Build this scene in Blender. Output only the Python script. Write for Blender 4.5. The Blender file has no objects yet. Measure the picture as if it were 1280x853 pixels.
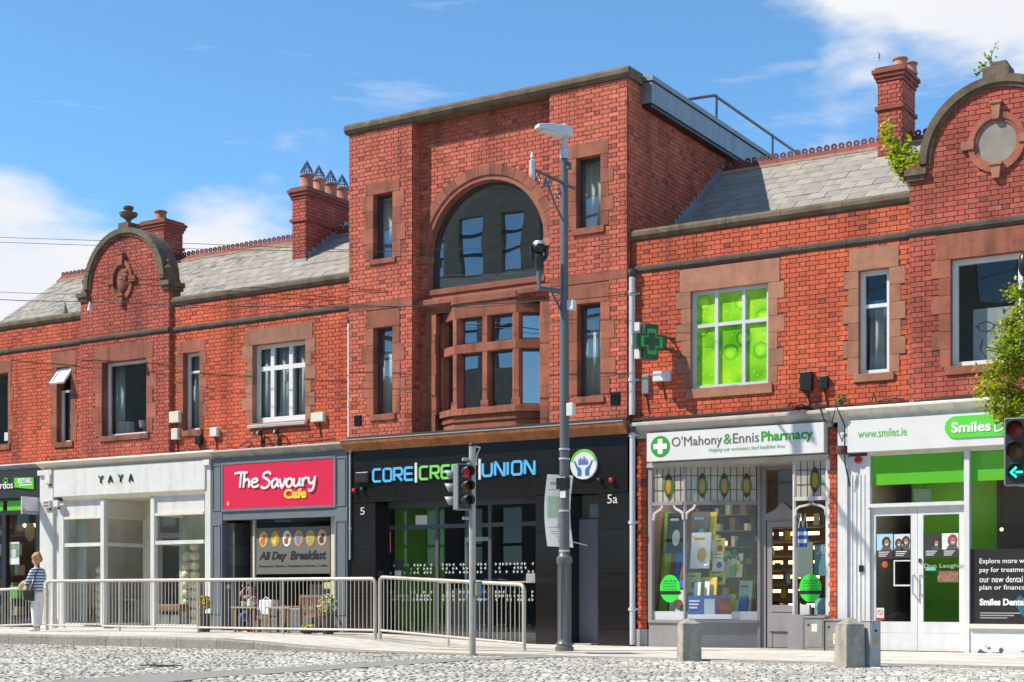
import bpy, bmesh, math, random
from mathutils import Vector, Matrix
random.seed(7)
scene = bpy.context.scene
COL = scene.collection
# ---------------- camera (solved from the facade's vanishing points) ----------------
FPX, YH, Z640, EYE = 1854.0, 745.0, 28.0, 0.9
TH = math.atan2(FPX, 2990.0)
SN, CS = math.sin(TH), math.cos(TH)
CX, CY = Z640*SN, -Z640*CS
cam = bpy.data.cameras.new('camera'); camo = bpy.data.objects.new('camera', cam); COL.objects.link(camo)
camo.location = (CX, CY, EYE); camo.rotation_euler = (math.pi/2, 0, TH)
cam.sensor_width = 36.0; cam.lens = 36.0*FPX/1280.0
cam.shift_y = (YH-426.5)/1280.0
cam.clip_end = 2000
scene.camera = camo
# ---------------- sky and sun ----------------
SUN = Vector((-0.70, -0.60, 1.0)).normalized()
w = bpy.data.worlds.new('World'); scene.world = w; w.use_nodes = True
nt = w.node_tree; N = nt.nodes; L = nt.links; N.clear()
out = N.new('ShaderNodeOutputWorld'); bg = N.new('ShaderNodeBackground'); bg.inputs[1].default_value = 0.12
sky = N.new('ShaderNodeTexSky'); sky.sky_type = 'NISHITA'; sky.sun_disc = False
sky.sun_elevation = math.asin(SUN.z); sky.sun_rotation = math.atan2(SUN.x, SUN.y)
sky.air_density = 0.75; sky.dust_density = 0.0; sky.ozone_density = 4.0; sky.altitude = 300
tc = N.new('ShaderNodeTexCoord')
def math_n(op, a, b=None, clamp=False):
    n = N.new('ShaderNodeMath'); n.operation = op; n.use_clamp = clamp
    for i, v in enumerate((a, b)):
        if v is None: continue
        if isinstance(v, (int, float)): n.inputs[i].default_value = v
        else: L.new(v, n.inputs[i])
    return n.outputs[0]
def sky_dir(px, py):
    a = (px-640)/FPX
    return Vector((a*CS-SN, a*SN+CS, (YH-py)/FPX)).normalized()
mp = N.new('ShaderNodeMapping'); mp.inputs['Scale'].default_value = (1, 1, 2.6); mp.inputs['Location'].default_value = (0.3, 1.7, 0.2)
L.new(tc.outputs['Generated'], mp.inputs[0])
nz = N.new('ShaderNodeTexNoise'); nz.inputs['Scale'].default_value = 4.2; nz.inputs['Detail'].default_value = 9; nz.inputs['Roughness'].default_value = 0.56
L.new(mp.outputs[0], nz.inputs[0])
dens = nz.outputs[0]
# the cloud banks that are in view, on top of the scattered ones
for (px, py, rad, amt) in ((30, 440, 7.0, .22), (270, 380, 6.0, .16), (1130, -90, 5.5, .24), (1300, -40, 5.0, .22), (1040, 195, 3.5, .07), (640, 60, 8.5, -.14), (120, 90, 7.0, -.12), (860, 150, 5.0, -.10)):
    d = sky_dir(px, py)
    vm = N.new('ShaderNodeVectorMath'); vm.operation = 'DISTANCE'
    L.new(tc.outputs['Generated'], vm.inputs[0]); vm.inputs[1].default_value = d
    r = math.radians(rad)
    k = math_n('SUBTRACT', 1.0, math_n('DIVIDE', vm.outputs['Value'], r), True)
    dens = math_n('ADD', dens, math_n('MULTIPLY', k, amt*1.5))
rmp = N.new('ShaderNodeValToRGB'); L.new(dens, rmp.inputs[0])
rmp.color_ramp.elements[0].position = .525; rmp.color_ramp.elements[0].color = (0, 0, 0, 1)
rmp.color_ramp.elements[1].position = .70; rmp.color_ramp.elements[1].color = (1, 1, 1, 1)
rmp.color_ramp.interpolation = 'EASE'
# thin high streaks
mp2 = N.new('ShaderNodeMapping'); mp2.inputs['Scale'].default_value = (1.2, 1.2, 9); L.new(tc.outputs['Generated'], mp2.inputs[0])
nz2 = N.new('ShaderNodeTexNoise'); nz2.inputs['Scale'].default_value = 5; nz2.inputs['Detail'].default_value = 7; nz2.inputs['Roughness'].default_value = .62
L.new(mp2.outputs[0], nz2.inputs[0])
rm2 = N.new('ShaderNodeValToRGB'); L.new(nz2.outputs[0], rm2.inputs[0])
rm2.color_ramp.elements[0].position = .60; rm2.color_ramp.elements[0].color = (0, 0, 0, 1)
rm2.color_ramp.elements[1].position = .80; rm2.color_ramp.elements[1].color = (.5, .5, .5, 1)
cover = math_n('MAXIMUM', rmp.outputs[0], rm2.outputs[0])
nz3 = N.new('ShaderNodeTexNoise'); nz3.inputs['Scale'].default_value = 11; nz3.inputs['Detail'].default_value = 5; L.new(mp.outputs[0], nz3.inputs[0])
shade = N.new('ShaderNodeMix'); shade.data_type = 'RGBA'
L.new(nz3.outputs[0], shade.inputs[0]); shade.inputs[6].default_value = (2.9, 3.1, 3.55, 1); shade.inputs[7].default_value = (3.9, 3.87, 3.8, 1)
mixc = N.new('ShaderNodeMix'); mixc.data_type = 'RGBA'
tint = N.new('ShaderNodeMix'); tint.data_type = 'RGBA'; tint.blend_type = 'MULTIPLY'; tint.inputs[0].default_value = 1
L.new(sky.outputs[0], tint.inputs[6]); tint.inputs[7].default_value = (.70, .93, .93, 1)
L.new(cover, mixc.inputs[0]); L.new(tint.outputs[2], mixc.inputs[6]); L.new(shade.outputs[2], mixc.inputs[7])
L.new(mixc.outputs[2], bg.inputs[0]); L.new(bg.outputs[0], out.inputs[0])
sl = bpy.data.lights.new('sun', 'SUN'); sl.energy = 3.1; sl.angle = math.radians(.53); sl.color = (1, .93, .81)
slo = bpy.data.objects.new('sun', sl); COL.objects.link(slo); slo.location = (-20, -15, 30)
slo.rotation_euler = SUN.to_track_quat('Z', 'Y').to_euler()
vs = scene.view_settings; vs.view_transform = 'Standard'; vs.look = 'None'; vs.gamma = 1; vs.exposure = 1.12
vs.use_curve_mapping = False
scene.render.resolution_x = 1024; scene.render.resolution_y = 682

# ---------------- photo pixel -> place ----------------
def ray(x, y):
    a = (x-640)/FPX
    return (a*CS-SN, a*SN+CS, (YH-y)/FPX)
def F(x, y, Y=0.0):                       # on a plane parallel to the facade
    d = ray(x, y); t = (Y-CY)/d[1]; return (CX+t*d[0], EYE+t*d[2])
def FX(x, Y=0.0): return F(x, 700, Y)[0]
def SW(x, y, X):                          # on a plane square to the facade
    d = ray(x, y); t = (X-CX)/d[0]; return (CY+t*d[1], EYE+t*d[2])
def G(x, y, z=0.0):                       # on the ground
    d = ray(x, y); t = (z-EYE)/d[2]; return (CX+t*d[0], CY+t*d[1])
def RP(x, y):                             # on the roof slope z = RZ0 + RS*Y
    d = ray(x, y); t = (RZ0+RS*CY-EYE)/(d[2]-RS*d[1]); return (CX+t*d[0], CY+t*d[1], EYE+t*d[2])
RZ0, RS = 6.583, 0.717
def R(xl, xr, yt, yb, Y=0.0, ref=None):   # rectangle on a facade plane: X0, X1, Z0, Z1
    rf = xl if ref is None else ref
    return (FX(xl, Y), FX(xr, Y), F(rf, yb, Y)[1], F(rf, yt, Y)[1])
def proj(X, Y, Z):
    dx, dy = X-CX, Y-CY
    r = dx*CS+dy*SN; wv = -dx*SN+dy*CS
    return (640+FPX*r/wv, YH-FPX*(Z-EYE)/wv, wv)

# ---------------- materials ----------------
MATS = {}
def M(name, col, rough=.6, metal=0., var=.12, scale=3., bump=0., bscale=60., spec=.5, emit=0., objrand=0., coat=0., stain=0.):
    if name in MATS: return MATS[name]
    m = bpy.data.materials.new(name); m.use_nodes = True; MATS[name] = m
    t = m.node_tree; n = t.nodes; l = t.links; b = n['Principled BSDF']
    b.inputs['Roughness'].default_value = rough; b.inputs['Metallic'].default_value = metal
    b.inputs['Specular IOR Level'].default_value = spec; b.inputs['Coat Weight'].default_value = coat
    tcn = n.new('ShaderNodeTexCoord')
    no = n.new('ShaderNodeTexNoise'); no.inputs['Scale'].default_value = scale; no.inputs['Detail'].default_value = 6
    no.inputs['Roughness'].default_value = .62
    l.new(tcn.outputs['Object'], no.inputs[0])
    mr = n.new('ShaderNodeMapRange'); mr.inputs['From Min'].default_value = .25; mr.inputs['From Max'].default_value = .75
    mr.inputs['To Min'].default_value = 1-var; mr.inputs['To Max'].default_value = 1+var
    l.new(no.outputs[0], mr.inputs[0])
    last = mr.outputs[0]
    if objrand:
        oi = n.new('ShaderNodeObjectInfo'); m2 = n.new('ShaderNodeMapRange')
        m2.inputs['To Min'].default_value = 1-objrand; m2.inputs['To Max'].default_value = 1+objrand
        l.new(oi.outputs['Random'], m2.inputs[0])
        mm = n.new('ShaderNodeMath'); mm.operation = 'MULTIPLY'; l.new(last, mm.inputs[0]); l.new(m2.outputs[0], mm.inputs[1]); last = mm.outputs[0]
    if stain:
        mpn = n.new('ShaderNodeMapping'); mpn.inputs['Scale'].default_value = (3.1, 3.1, .5); l.new(tcn.outputs['Object'], mpn.inputs[0])
        n3 = n.new('ShaderNodeTexNoise'); n3.inputs['Scale'].default_value = 1.6; n3.inputs['Detail'].default_value = 8; l.new(mpn.outputs[0], n3.inputs[0])
        m3 = n.new('ShaderNodeMapRange'); m3.inputs['From Min'].default_value = .5; m3.inputs['From Max'].default_value = .72
        m3.inputs['To Min'].default_value = 1; m3.inputs['To Max'].default_value = 1-stain; l.new(n3.outputs[0], m3.inputs[0])
        mm = n.new('ShaderNodeMath'); mm.operation = 'MULTIPLY'; l.new(last, mm.inputs[0]); l.new(m3.outputs[0], mm.inputs[1]); last = mm.outputs[0]
    vm = n.new('ShaderNodeVectorMath'); vm.operation = 'SCALE'
    vm.inputs[0].default_value = col[:3]; l.new(last, vm.inputs['Scale'])
    l.new(vm.outputs[0], b.inputs['Base Color'])
    if emit:
        b.inputs['Emission Color'].default_value = (*col[:3], 1); b.inputs['Emission Strength'].default_value = emit
    if bump:
        n2 = n.new('ShaderNodeTexNoise'); n2.inputs['Scale'].default_value = bscale; n2.inputs['Detail'].default_value = 5
        l.new(tcn.outputs['Object'], n2.inputs[0])
        bp = n.new('ShaderNodeBump'); bp.inputs['Strength'].default_value = bump; bp.inputs['Distance'].default_value = .02
        l.new(n2.outputs[0], bp.inputs['Height']); l.new(bp.outputs[0], b.inputs['Normal'])
    return m
def glass(name, refl=.08, tint=(.98, .99, .985), ripple=0.):
    if name in MATS: return MATS[name]
    m = bpy.data.materials.new(name); m.use_nodes = True; MATS[name] = m
    t = m.node_tree; n = t.nodes; l = t.links; n.remove(n['Principled BSDF']); o = n['Material Output']
    ge = n.new('ShaderNodeNewGeometry'); d = n.new('ShaderNodeVectorMath'); d.operation = 'DOT_PRODUCT'
    l.new(ge.outputs['Normal'], d.inputs[0]); l.new(ge.outputs['Incoming'], d.inputs[1])
    def mt(op, a, b=None):
        q = n.new('ShaderNodeMath'); q.operation = op
        for i, v in enumerate((a, b)):
            if v is None: continue
            if isinstance(v, (int, float)): q.inputs[i].default_value = v
            else: l.new(v, q.inputs[i])
        return q.outputs[0]
    c = mt('ABSOLUTE', d.outputs['Value'])
    k = mt('POWER', mt('SUBTRACT', 1., c), 5.)
    fr = mt('ADD', refl, mt('MULTIPLY', k, 1-refl))
    tr = n.new('ShaderNodeBsdfTransparent'); tr.inputs[0].default_value = (*tint, 1)
    gl = n.new('ShaderNodeBsdfGlossy'); gl.inputs['Roughness'].default_value = 0.0
    if ripple:
        tcn = n.new('ShaderNodeTexCoord'); no = n.new('ShaderNodeTexNoise'); no.inputs['Scale'].default_value = 1.1; no.inputs['Detail'].default_value = 1
        l.new(tcn.outputs['Object'], no.inputs[0])
        bp = n.new('ShaderNodeBump'); bp.inputs['Strength'].default_value = ripple; bp.inputs['Distance'].default_value = .1
        l.new(no.outputs[0], bp.inputs['Height']); l.new(bp.outputs[0], gl.inputs['Normal'])
    mx = n.new('ShaderNodeMixShader'); l.new(fr, mx.inputs[0]); l.new(tr.outputs[0], mx.inputs[1]); l.new(gl.outputs[0], mx.inputs[2])
    l.new(mx.outputs[0], o.inputs['Surface'])
    return m
def attr_mat(name, attr, rough=.75, var=.18, bump=.35, grime=.5):
    m = bpy.data.materials.new(name); m.use_nodes = True; MATS[name] = m
    t = m.node_tree; n = t.nodes; l = t.links; b = n['Principled BSDF']; b.inputs['Roughness'].default_value = rough
    b.inputs['Specular IOR Level'].default_value = .3
    at = n.new('ShaderNodeAttribute'); at.attribute_name = attr
    ge = n.new('ShaderNodeNewGeometry')
    no = n.new('ShaderNodeTexNoise'); no.inputs['Scale'].default_value = 14; no.inputs['Detail'].default_value = 6; l.new(ge.outputs['Position'], no.inputs[0])
    mr = n.new('ShaderNodeMapRange'); mr.inputs['From Min'].default_value = .25; mr.inputs['From Max'].default_value = .75
    mr.inputs['To Min'].default_value = 1-var; mr.inputs['To Max'].default_value = 1+var; l.new(no.outputs[0], mr.inputs[0])
    mpn = n.new('ShaderNodeMapping'); mpn.inputs['Scale'].default_value = (1.6, 1.6, .45); l.new(ge.outputs['Position'], mpn.inputs[0])
    n3 = n.new('ShaderNodeTexNoise'); n3.inputs['Scale'].default_value = 1.1; n3.inputs['Detail'].default_value = 7; l.new(mpn.outputs[0], n3.inputs[0])
    m3 = n.new('ShaderNodeMapRange'); m3.inputs['From Min'].default_value = .48; m3.inputs['From Max'].default_value = .75
    m3.inputs['To Min'].default_value = 1; m3.inputs['To Max'].default_value = 1-grime; l.new(n3.outputs[0], m3.inputs[0])
    mm = n.new('ShaderNodeMath'); mm.operation = 'MULTIPLY'; l.new(mr.outputs[0], mm.inputs[0]); l.new(m3.outputs[0], mm.inputs[1])
    n4 = n.new('ShaderNodeTexNoise'); n4.inputs['Scale'].default_value = .55; n4.inputs['Detail'].default_value = 5; l.new(ge.outputs['Position'], n4.inputs[0])
    m4 = n.new('ShaderNodeMapRange'); m4.inputs['From Min'].default_value = .3; m4.inputs['From Max'].default_value = .7; m4.inputs['To Min'].default_value = .82; m4.inputs['To Max'].default_value = 1.2; l.new(n4.outputs[0], m4.inputs[0])
    mq = n.new('ShaderNodeMath'); mq.operation = 'MULTIPLY'; l.new(mm.outputs[0], mq.inputs[0]); l.new(m4.outputs[0], mq.inputs[1]); mm = mq
    vm = n.new('ShaderNodeVectorMath'); vm.operation = 'SCALE'; l.new(at.outputs['Color'], vm.inputs[0]); l.new(mm.outputs[0], vm.inputs['Scale'])
    l.new(vm.outputs[0], b.inputs['Base Color'])
    n2 = n.new('ShaderNodeTexNoise'); n2.inputs['Scale'].default_value = 70; n2.inputs['Detail'].default_value = 4; l.new(ge.outputs['Position'], n2.inputs[0])
    bp = n.new('ShaderNodeBump'); bp.inputs['Strength'].default_value = bump; bp.inputs['Distance'].default_value = .01
    l.new(n2.outputs[0], bp.inputs['Height']); l.new(bp.outputs[0], b.inputs['Normal'])
    return m
brick_m = attr_mat('brick', 'tone')
mortar = M('mortar', (.20, .066, .044), .9, var=.3, scale=6)
sand_red = M('red_sandstone', (.28, .088, .050), .85, var=.38, scale=2.2, bump=.5, bscale=40, objrand=.2, stain=.5)
sand_tan = M('tan_sandstone', (.31, .14, .085), .85, var=.3, scale=2.5, bump=.4, bscale=40, objrand=.16, stain=.25)
sand_or = M('orange_sandstone', (.40, .15, .055), .85, var=.35, scale=3, bump=.5, bscale=40, objrand=.2, stain=.5)
cop_m = M('weathered_coping', (.135, .10, .065), .9, var=.45, scale=4, bump=.6, bscale=30, stain=.4)
string_m = M('dark_string_course', (.075, .055, .043), .9, var=.45, scale=4, bump=.6, bscale=30)  # dark brown, unevenly mottled
slate_m = M('slate', (.31, .28, .24), .75, var=.4, scale=5, bump=.4, bscale=25, objrand=.13, spec=.25, stain=.55)
ridge_m = M('ridge_clay', (.17, .04, .03), .8, var=.3, objrand=.2)
lead_m = M('lead', (.30, .31, .33), .55, metal=.3, var=.25)
clay_m = M('clay_pot', (.42, .17, .10), .8, var=.25, objrand=.15)
white_m = M('white_paint', (.62, .62, .595), .45, var=.07, scale=6, stain=.16)
cream_m = M('cream_paint', (.66, .62, .53), .5, var=.06, scale=5, stain=.1)
upvc_m = M('white_frame', (.68, .68, .68), .35, var=.04)
dark_fr = M('dark_grey_frame', (.045, .048, .058), .4, var=.1)
black_gr = M('black_granite', (.012, .010, .010), .13, var=.3, scale=30, spec=.5)
grey_paint = M('blue_grey_paint', (.13, .15, .175), .5, var=.08, stain=.15)
mauve_paint = M('warm_grey_paint', (.26, .24, .245), .55, var=.07, stain=.15)
steel_m = M('galvanised_rail', (.50, .46, .40), .45, metal=.35, var=.15, scale=12, stain=.2)
galv_m = M('galvanised_pole', (.42, .40, .36), .5, metal=.4, var=.15, scale=12)
lampgrey = M('lamp_post_paint', (.10, .11, .12), .4, var=.15, scale=8)
black_pl = M('black_plastic', (.012, .012, .013), .35, var=.1)
grey_pl = M('grey_plastic', (.18, .19, .20), .5, var=.1)
white_pl = M('white_plastic', (.63, .63, .62), .4, var=.06)
pipe_m = M('pale_grey_pipe', (.47, .48, .52), .4, var=.1)
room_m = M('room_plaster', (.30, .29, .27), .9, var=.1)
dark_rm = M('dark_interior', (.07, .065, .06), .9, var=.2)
floor_rm = M('shop_floor', (.20, .17, .14), .6, var=.2)
curtain_m = M('grey_curtain', (.45, .46, .46), .9, var=.2, scale=9)
glass_s = glass('shop_glass', .03)
glass_h = glass('house_glass', .05, (.88, .92, .92), .03)
glass_c = glass('coated_glass', .32, (.66, .72, .72), .018)
cable_m = M('black_cable', (.015, .015, .016), .6)

# ---------------- mesh builder ----------------
class MB:
    def __init__(s): s.v = []; s.f = []
    def add(s, vs, fs):
        o = len(s.v); s.v += [tuple(p) for p in vs]; s.f += [tuple(i+o for i in q) for q in fs]; return s
    def box(s, x0, x1, y0, y1, z0, z1):
        if x0 > x1: x0, x1 = x1, x0
        if y0 > y1: y0, y1 = y1, y0
        if z0 > z1: z0, z1 = z1, z0
        return s.add([(x0,y0,z0),(x1,y0,z0),(x1,y1,z0),(x0,y1,z0),(x0,y0,z1),(x1,y0,z1),(x1,y1,z1),(x0,y1,z1)],
              [(0,3,2,1),(4,5,6,7),(0,1,5,4),(1,2,6,5),(2,3,7,6),(3,0,4,7)])
    def prism(s, poly, y0, y1):            # poly: (x,z), counter-clockwise seen from the front (-Y)
        n = len(poly)
        a = sum(poly[i][0]*poly[(i+1) % n][1]-poly[(i+1) % n][0]*poly[i][1] for i in range(n))
        if a < 0: poly = poly[::-1]
        vs = [(x, y0, z) for x, z in poly]+[(x, y1, z) for x, z in poly]
        fs = [tuple(range(n)), tuple(range(2*n-1, n-1, -1))]
        fs += [(i, n+i, n+(i+1) % n, (i+1) % n) for i in range(n)]
        return s.add(vs, fs)
    def flat(s, poly, z0, z1):             # poly: (x,y) extruded up
        n = len(poly)
        a = sum(poly[i][0]*poly[(i+1) % n][1]-poly[(i+1) % n][0]*poly[i][1] for i in range(n))
        if a < 0: poly = poly[::-1]
        vs = [(x, y, z0) for x, y in poly]+[(x, y, z1) for x, y in poly]
        fs = [tuple(range(n-1, -1, -1)), tuple(range(n, 2*n))]
        fs += [(i, (i+1) % n, n+(i+1) % n, n+i) for i in range(n)]
        return s.add(vs, fs)
    def runx(s, prof, x0, x1):             # profile (y,z) run along X
        n = len(prof)
        a = sum(prof[i][0]*prof[(i+1) % n][1]-prof[(i+1) % n][0]*prof[i][1] for i in range(n))
        if a < 0: prof = prof[::-1]
        vs = [(x0, y, z) for y, z in prof]+[(x1, y, z) for y, z in prof]
        fs = [tuple(range(n-1, -1, -1)), tuple(range(n, 2*n))]+[(i, (i+1) % n, n+(i+1) % n, n+i) for i in range(n)]
        return s.add(vs, fs)
    def tube(s, pts, r, n=8, cap=True):
        pts = [Vector(p) for p in pts]; rs = r if isinstance(r, (list, tuple)) else [r]*len(pts)
        vs = []; up = None
        for i, p in enumerate(pts):
            d = (pts[min(i+1, len(pts)-1)]-pts[max(i-1, 0)]).normalized()
            if up is None:
                up = Vector((0, 0, 1)) if abs(d.z) < .9 else Vector((1, 0, 0))
            u = up-d*up.dot(d)
            if u.length < 1e-4: u = d.orthogonal()
            u.normalize(); up = u; q = d.cross(u)
            vs += [p+(u*math.cos(2*math.pi*k/n)+q*math.sin(2*math.pi*k/n))*rs[i] for k in range(n)]
        fs = []
        for i in range(len(pts)-1):
            for k in range(n):
                a, b = i*n+k, i*n+(k+1) % n
                fs.append((a, b, b+n, a+n))
        if cap: fs += [tuple(range(n-1, -1, -1)), tuple(range((len(pts)-1)*n, len(pts)*n))]
        return s.add(vs, fs)
    def lathe(s, prof, cx, cy, cz, n=16):  # prof: (r,z) bottom to top
        vs = []
        for r, z in prof: vs += [(cx+r*math.cos(2*math.pi*k/n), cy+r*math.sin(2*math.pi*k/n), cz+z) for k in range(n)]
        fs = []
        for i in range(len(prof)-1):
            for k in range(n):
                a, b = i*n+k, i*n+(k+1) % n
                fs.append((a, b, b+n, a+n))
        fs += [tuple(range(n-1, -1, -1)), tuple(range((len(prof)-1)*n, len(prof)*n))]
        return s.add(vs, fs)
    def ball(s, c, rx, ry=None, rz=None, n=12, m=8):
        ry = rx if ry is None else ry; rz = rx if rz is None else rz
        vs = [(c[0], c[1], c[2]-rz)]
        for i in range(1, m):
            a = math.pi*i/m-math.pi/2
            vs += [(c[0]+rx*math.cos(a)*math.cos(2*math.pi*k/n), c[1]+ry*math.cos(a)*math.sin(2*math.pi*k/n), c[2]+rz*math.sin(a)) for k in range(n)]
        vs.append((c[0], c[1], c[2]+rz)); t = len(vs)-1
        fs = [(0, 1+(k+1) % n, 1+k) for k in range(n)]
        for i in range(m-2):
            for k in range(n):
                a, b = 1+i*n+k, 1+i*n+(k+1) % n
                fs.append((a, b, b+n, a+n))
        o = 1+(m-2)*n
        fs += [(o+k, o+(k+1) % n, t) for k in range(n)]
        return s.add(vs, fs)
    def disc(s, cx, cz, rx, rz, y0, y1, n=28):
        return s.prism([(cx+rx*math.cos(2*math.pi*k/n), cz+rz*math.sin(2*math.pi*k/n)) for k in range(n)], y0, y1)
    def ring(s, cx, cz, r0, r1, y0, y1, a0=0, a1=360, n=24, kx=1., kz=1.):
        full = abs(a1-a0) >= 359.9
        A = [math.radians(a0+(a1-a0)*i/n) for i in range(n+(0 if full else 1))]
        vs = []
        for a in A:
            c, q = math.cos(a), math.sin(a)
            vs += [(cx+r0*c*kx, y0, cz+r0*q*kz), (cx+r1*c*kx, y0, cz+r1*q*kz), (cx+r1*c*kx, y1, cz+r1*q*kz), (cx+r0*c*kx, y1, cz+r0*q*kz)]
        fs = []; k = len(A)
        for i in range(k if full else k-1):
            a, b = 4*i, 4*((i+1) % k)
            fs += [(a, a+1, b+1, b), (a+1, a+2, b+2, b+1), (a+2, a+3, b+3, b+2), (a+3, a, b, b+3)]
        if not full: fs += [(0, 3, 2, 1), (4*(k-1), 4*(k-1)+1, 4*(k-1)+2, 4*(k-1)+3)]
        return s.add(vs, fs)
    def ribbon(s, pts, wd, y0, y1, closed=False):   # stroke in the (x,z) plane with mitred joints
        n = len(pts); Lp = []; Rp = []; P = [Vector(p) for p in pts]
        for i in range(n):
            if closed: a, b = P[i-1], P[(i+1) % n]
            else: a, b = P[max(i-1, 0)], P[min(i+1, n-1)]
            d0 = (P[i]-a) if (closed or i > 0) else (b-P[i]); d1 = (b-P[i]) if (closed or i < n-1) else (P[i]-a)
            d0 = d0.normalized(); d1 = d1.normalized()
            n0 = Vector((-d0.y, d0.x)); n1 = Vector((-d1.y, d1.x)); mm = n0+n1
            if mm.length < 1e-4: mm = n0
            mm.normalize(); k = wd/2/max(.45, mm.dot(n0))
            Lp.append(P[i]+mm*k); Rp.append(P[i]-mm*k)
        for i in range(n if closed else n-1):
            j = (i+1) % n
            q = [Rp[i], Rp[j], Lp[j], Lp[i]]
            s.prism([(p.x, p.y) for p in q], y0, y1)
        return s
    def build(s, name, mat, parent=None, smooth=False, stuff=False, bevel=0.):
        me = bpy.data.meshes.new(name); me.from_pydata(s.v, [], s.f); me.update()
        return put(name, me, mat, parent, smooth, stuff, bevel)
def put(name, me, mat, parent=None, smooth=False, stuff=False, bevel=0.):
    if mat is not None and not me.materials: me.materials.append(mat)
    o = bpy.data.objects.new(name, me); COL.objects.link(o)
    if parent is not None: attach(o, parent)
    if smooth:
        me.polygons.foreach_set('use_smooth', [True]*len(me.polygons))
        if hasattr(me, 'set_sharp_from_angle'): me.set_sharp_from_angle(angle=math.radians(40))
    if stuff: o['kind'] = 'stuff'
    if bevel:
        bv = o.modifiers.new('b', 'BEVEL'); bv.width = bevel; bv.segments = 2; bv.limit_method = 'ANGLE'
    return o
def wloc(p):
    v = Vector((0, 0, 0))
    while p is not None: v += p.location+(p.matrix_parent_inverse.translation if p.parent else Vector((0, 0, 0))); p = p.parent
    return v
def attach(o, parent):
    o.parent = parent; o.matrix_parent_inverse = Matrix.Translation(-wloc(parent)) if parent.get('_abs', 1) else Matrix()
def tag(o, label, cat, group=None):
    o['label'] = label; o['category'] = cat
    if group: o['group'] = group
    return o
def thing(name, label, cat, loc=(0, 0, 0), group=None):
    o = bpy.data.objects.new(name, None); COL.objects.link(o); o.location = loc; o.empty_display_size = .2
    return tag(o, label, cat, group)
def struct(o): o['kind'] = 'structure'; return o
def bx(name, mat, parent, x0, x1, y0, y1, z0, z1, bevel=0.):
    return MB().box(x0, x1, y0, y1, z0, z1).build(name, mat, parent, bevel=bevel)
def minus(rect, holes):                  # rectangle minus rectangles -> list of rectangles
    x0, x1, z0, z1 = rect
    xs = sorted({x0, x1} | {min(max(v, x0), x1) for h in holes for v in h[:2]})
    zs = sorted({z0, z1} | {min(max(v, z0), z1) for h in holes for v in h[2:]})
    res = []
    for i in range(len(xs)-1):
        run = None
        for j in range(len(zs)-1):
            cx, cz = (xs[i]+xs[i+1])/2, (zs[j]+zs[j+1])/2
            inside = any(h[0] < cx < h[1] and h[2] < cz < h[3] for h in holes)
            if xs[i+1]-xs[i] < 1e-5 or zs[j+1]-zs[j] < 1e-5: continue
            if inside: run = None
            elif run: run[3] = zs[j+1]
            else: run = [xs[i], xs[i+1], zs[j], zs[j+1]]; res.append(run)
    return res
_fonts = {}
def text(s, rect, Y, depth, mat, parent, name='lettering', bold=0., shear=0., ref=None):
    """letters filling rect (X0,X1,Z0,Z1) on plane Y, standing proud by depth"""
    cu = bpy.data.curves.new('t', 'FONT'); cu.body = s; cu.size = 1; cu.offset = bold; cu.shear = shear; cu.resolution_u = 3; cu.extrude = .5
    to = bpy.data.objects.new('t', cu); me = bpy.data.meshes.new_from_object(to)
    bpy.data.objects.remove(to); bpy.data.curves.remove(cu)
    xs = [v.co.x for v in me.vertices]; ys = [v.co.y for v in me.vertices]
    if not xs: return None
    a, b, c, d = min(xs), max(xs), min(ys), max(ys)
    kx = (rect[1]-rect[0])/(b-a); kz = (rect[3]-rect[2])/(d-c)
    for v in me.vertices:
        x, y, z = v.co
        v.co = (rect[0]+(x-a)*kx, Y-depth*(z+.5), rect[2]+(y-c)*kz)
    me.materials.clear()
    return put(name, me, mat, parent)

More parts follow.
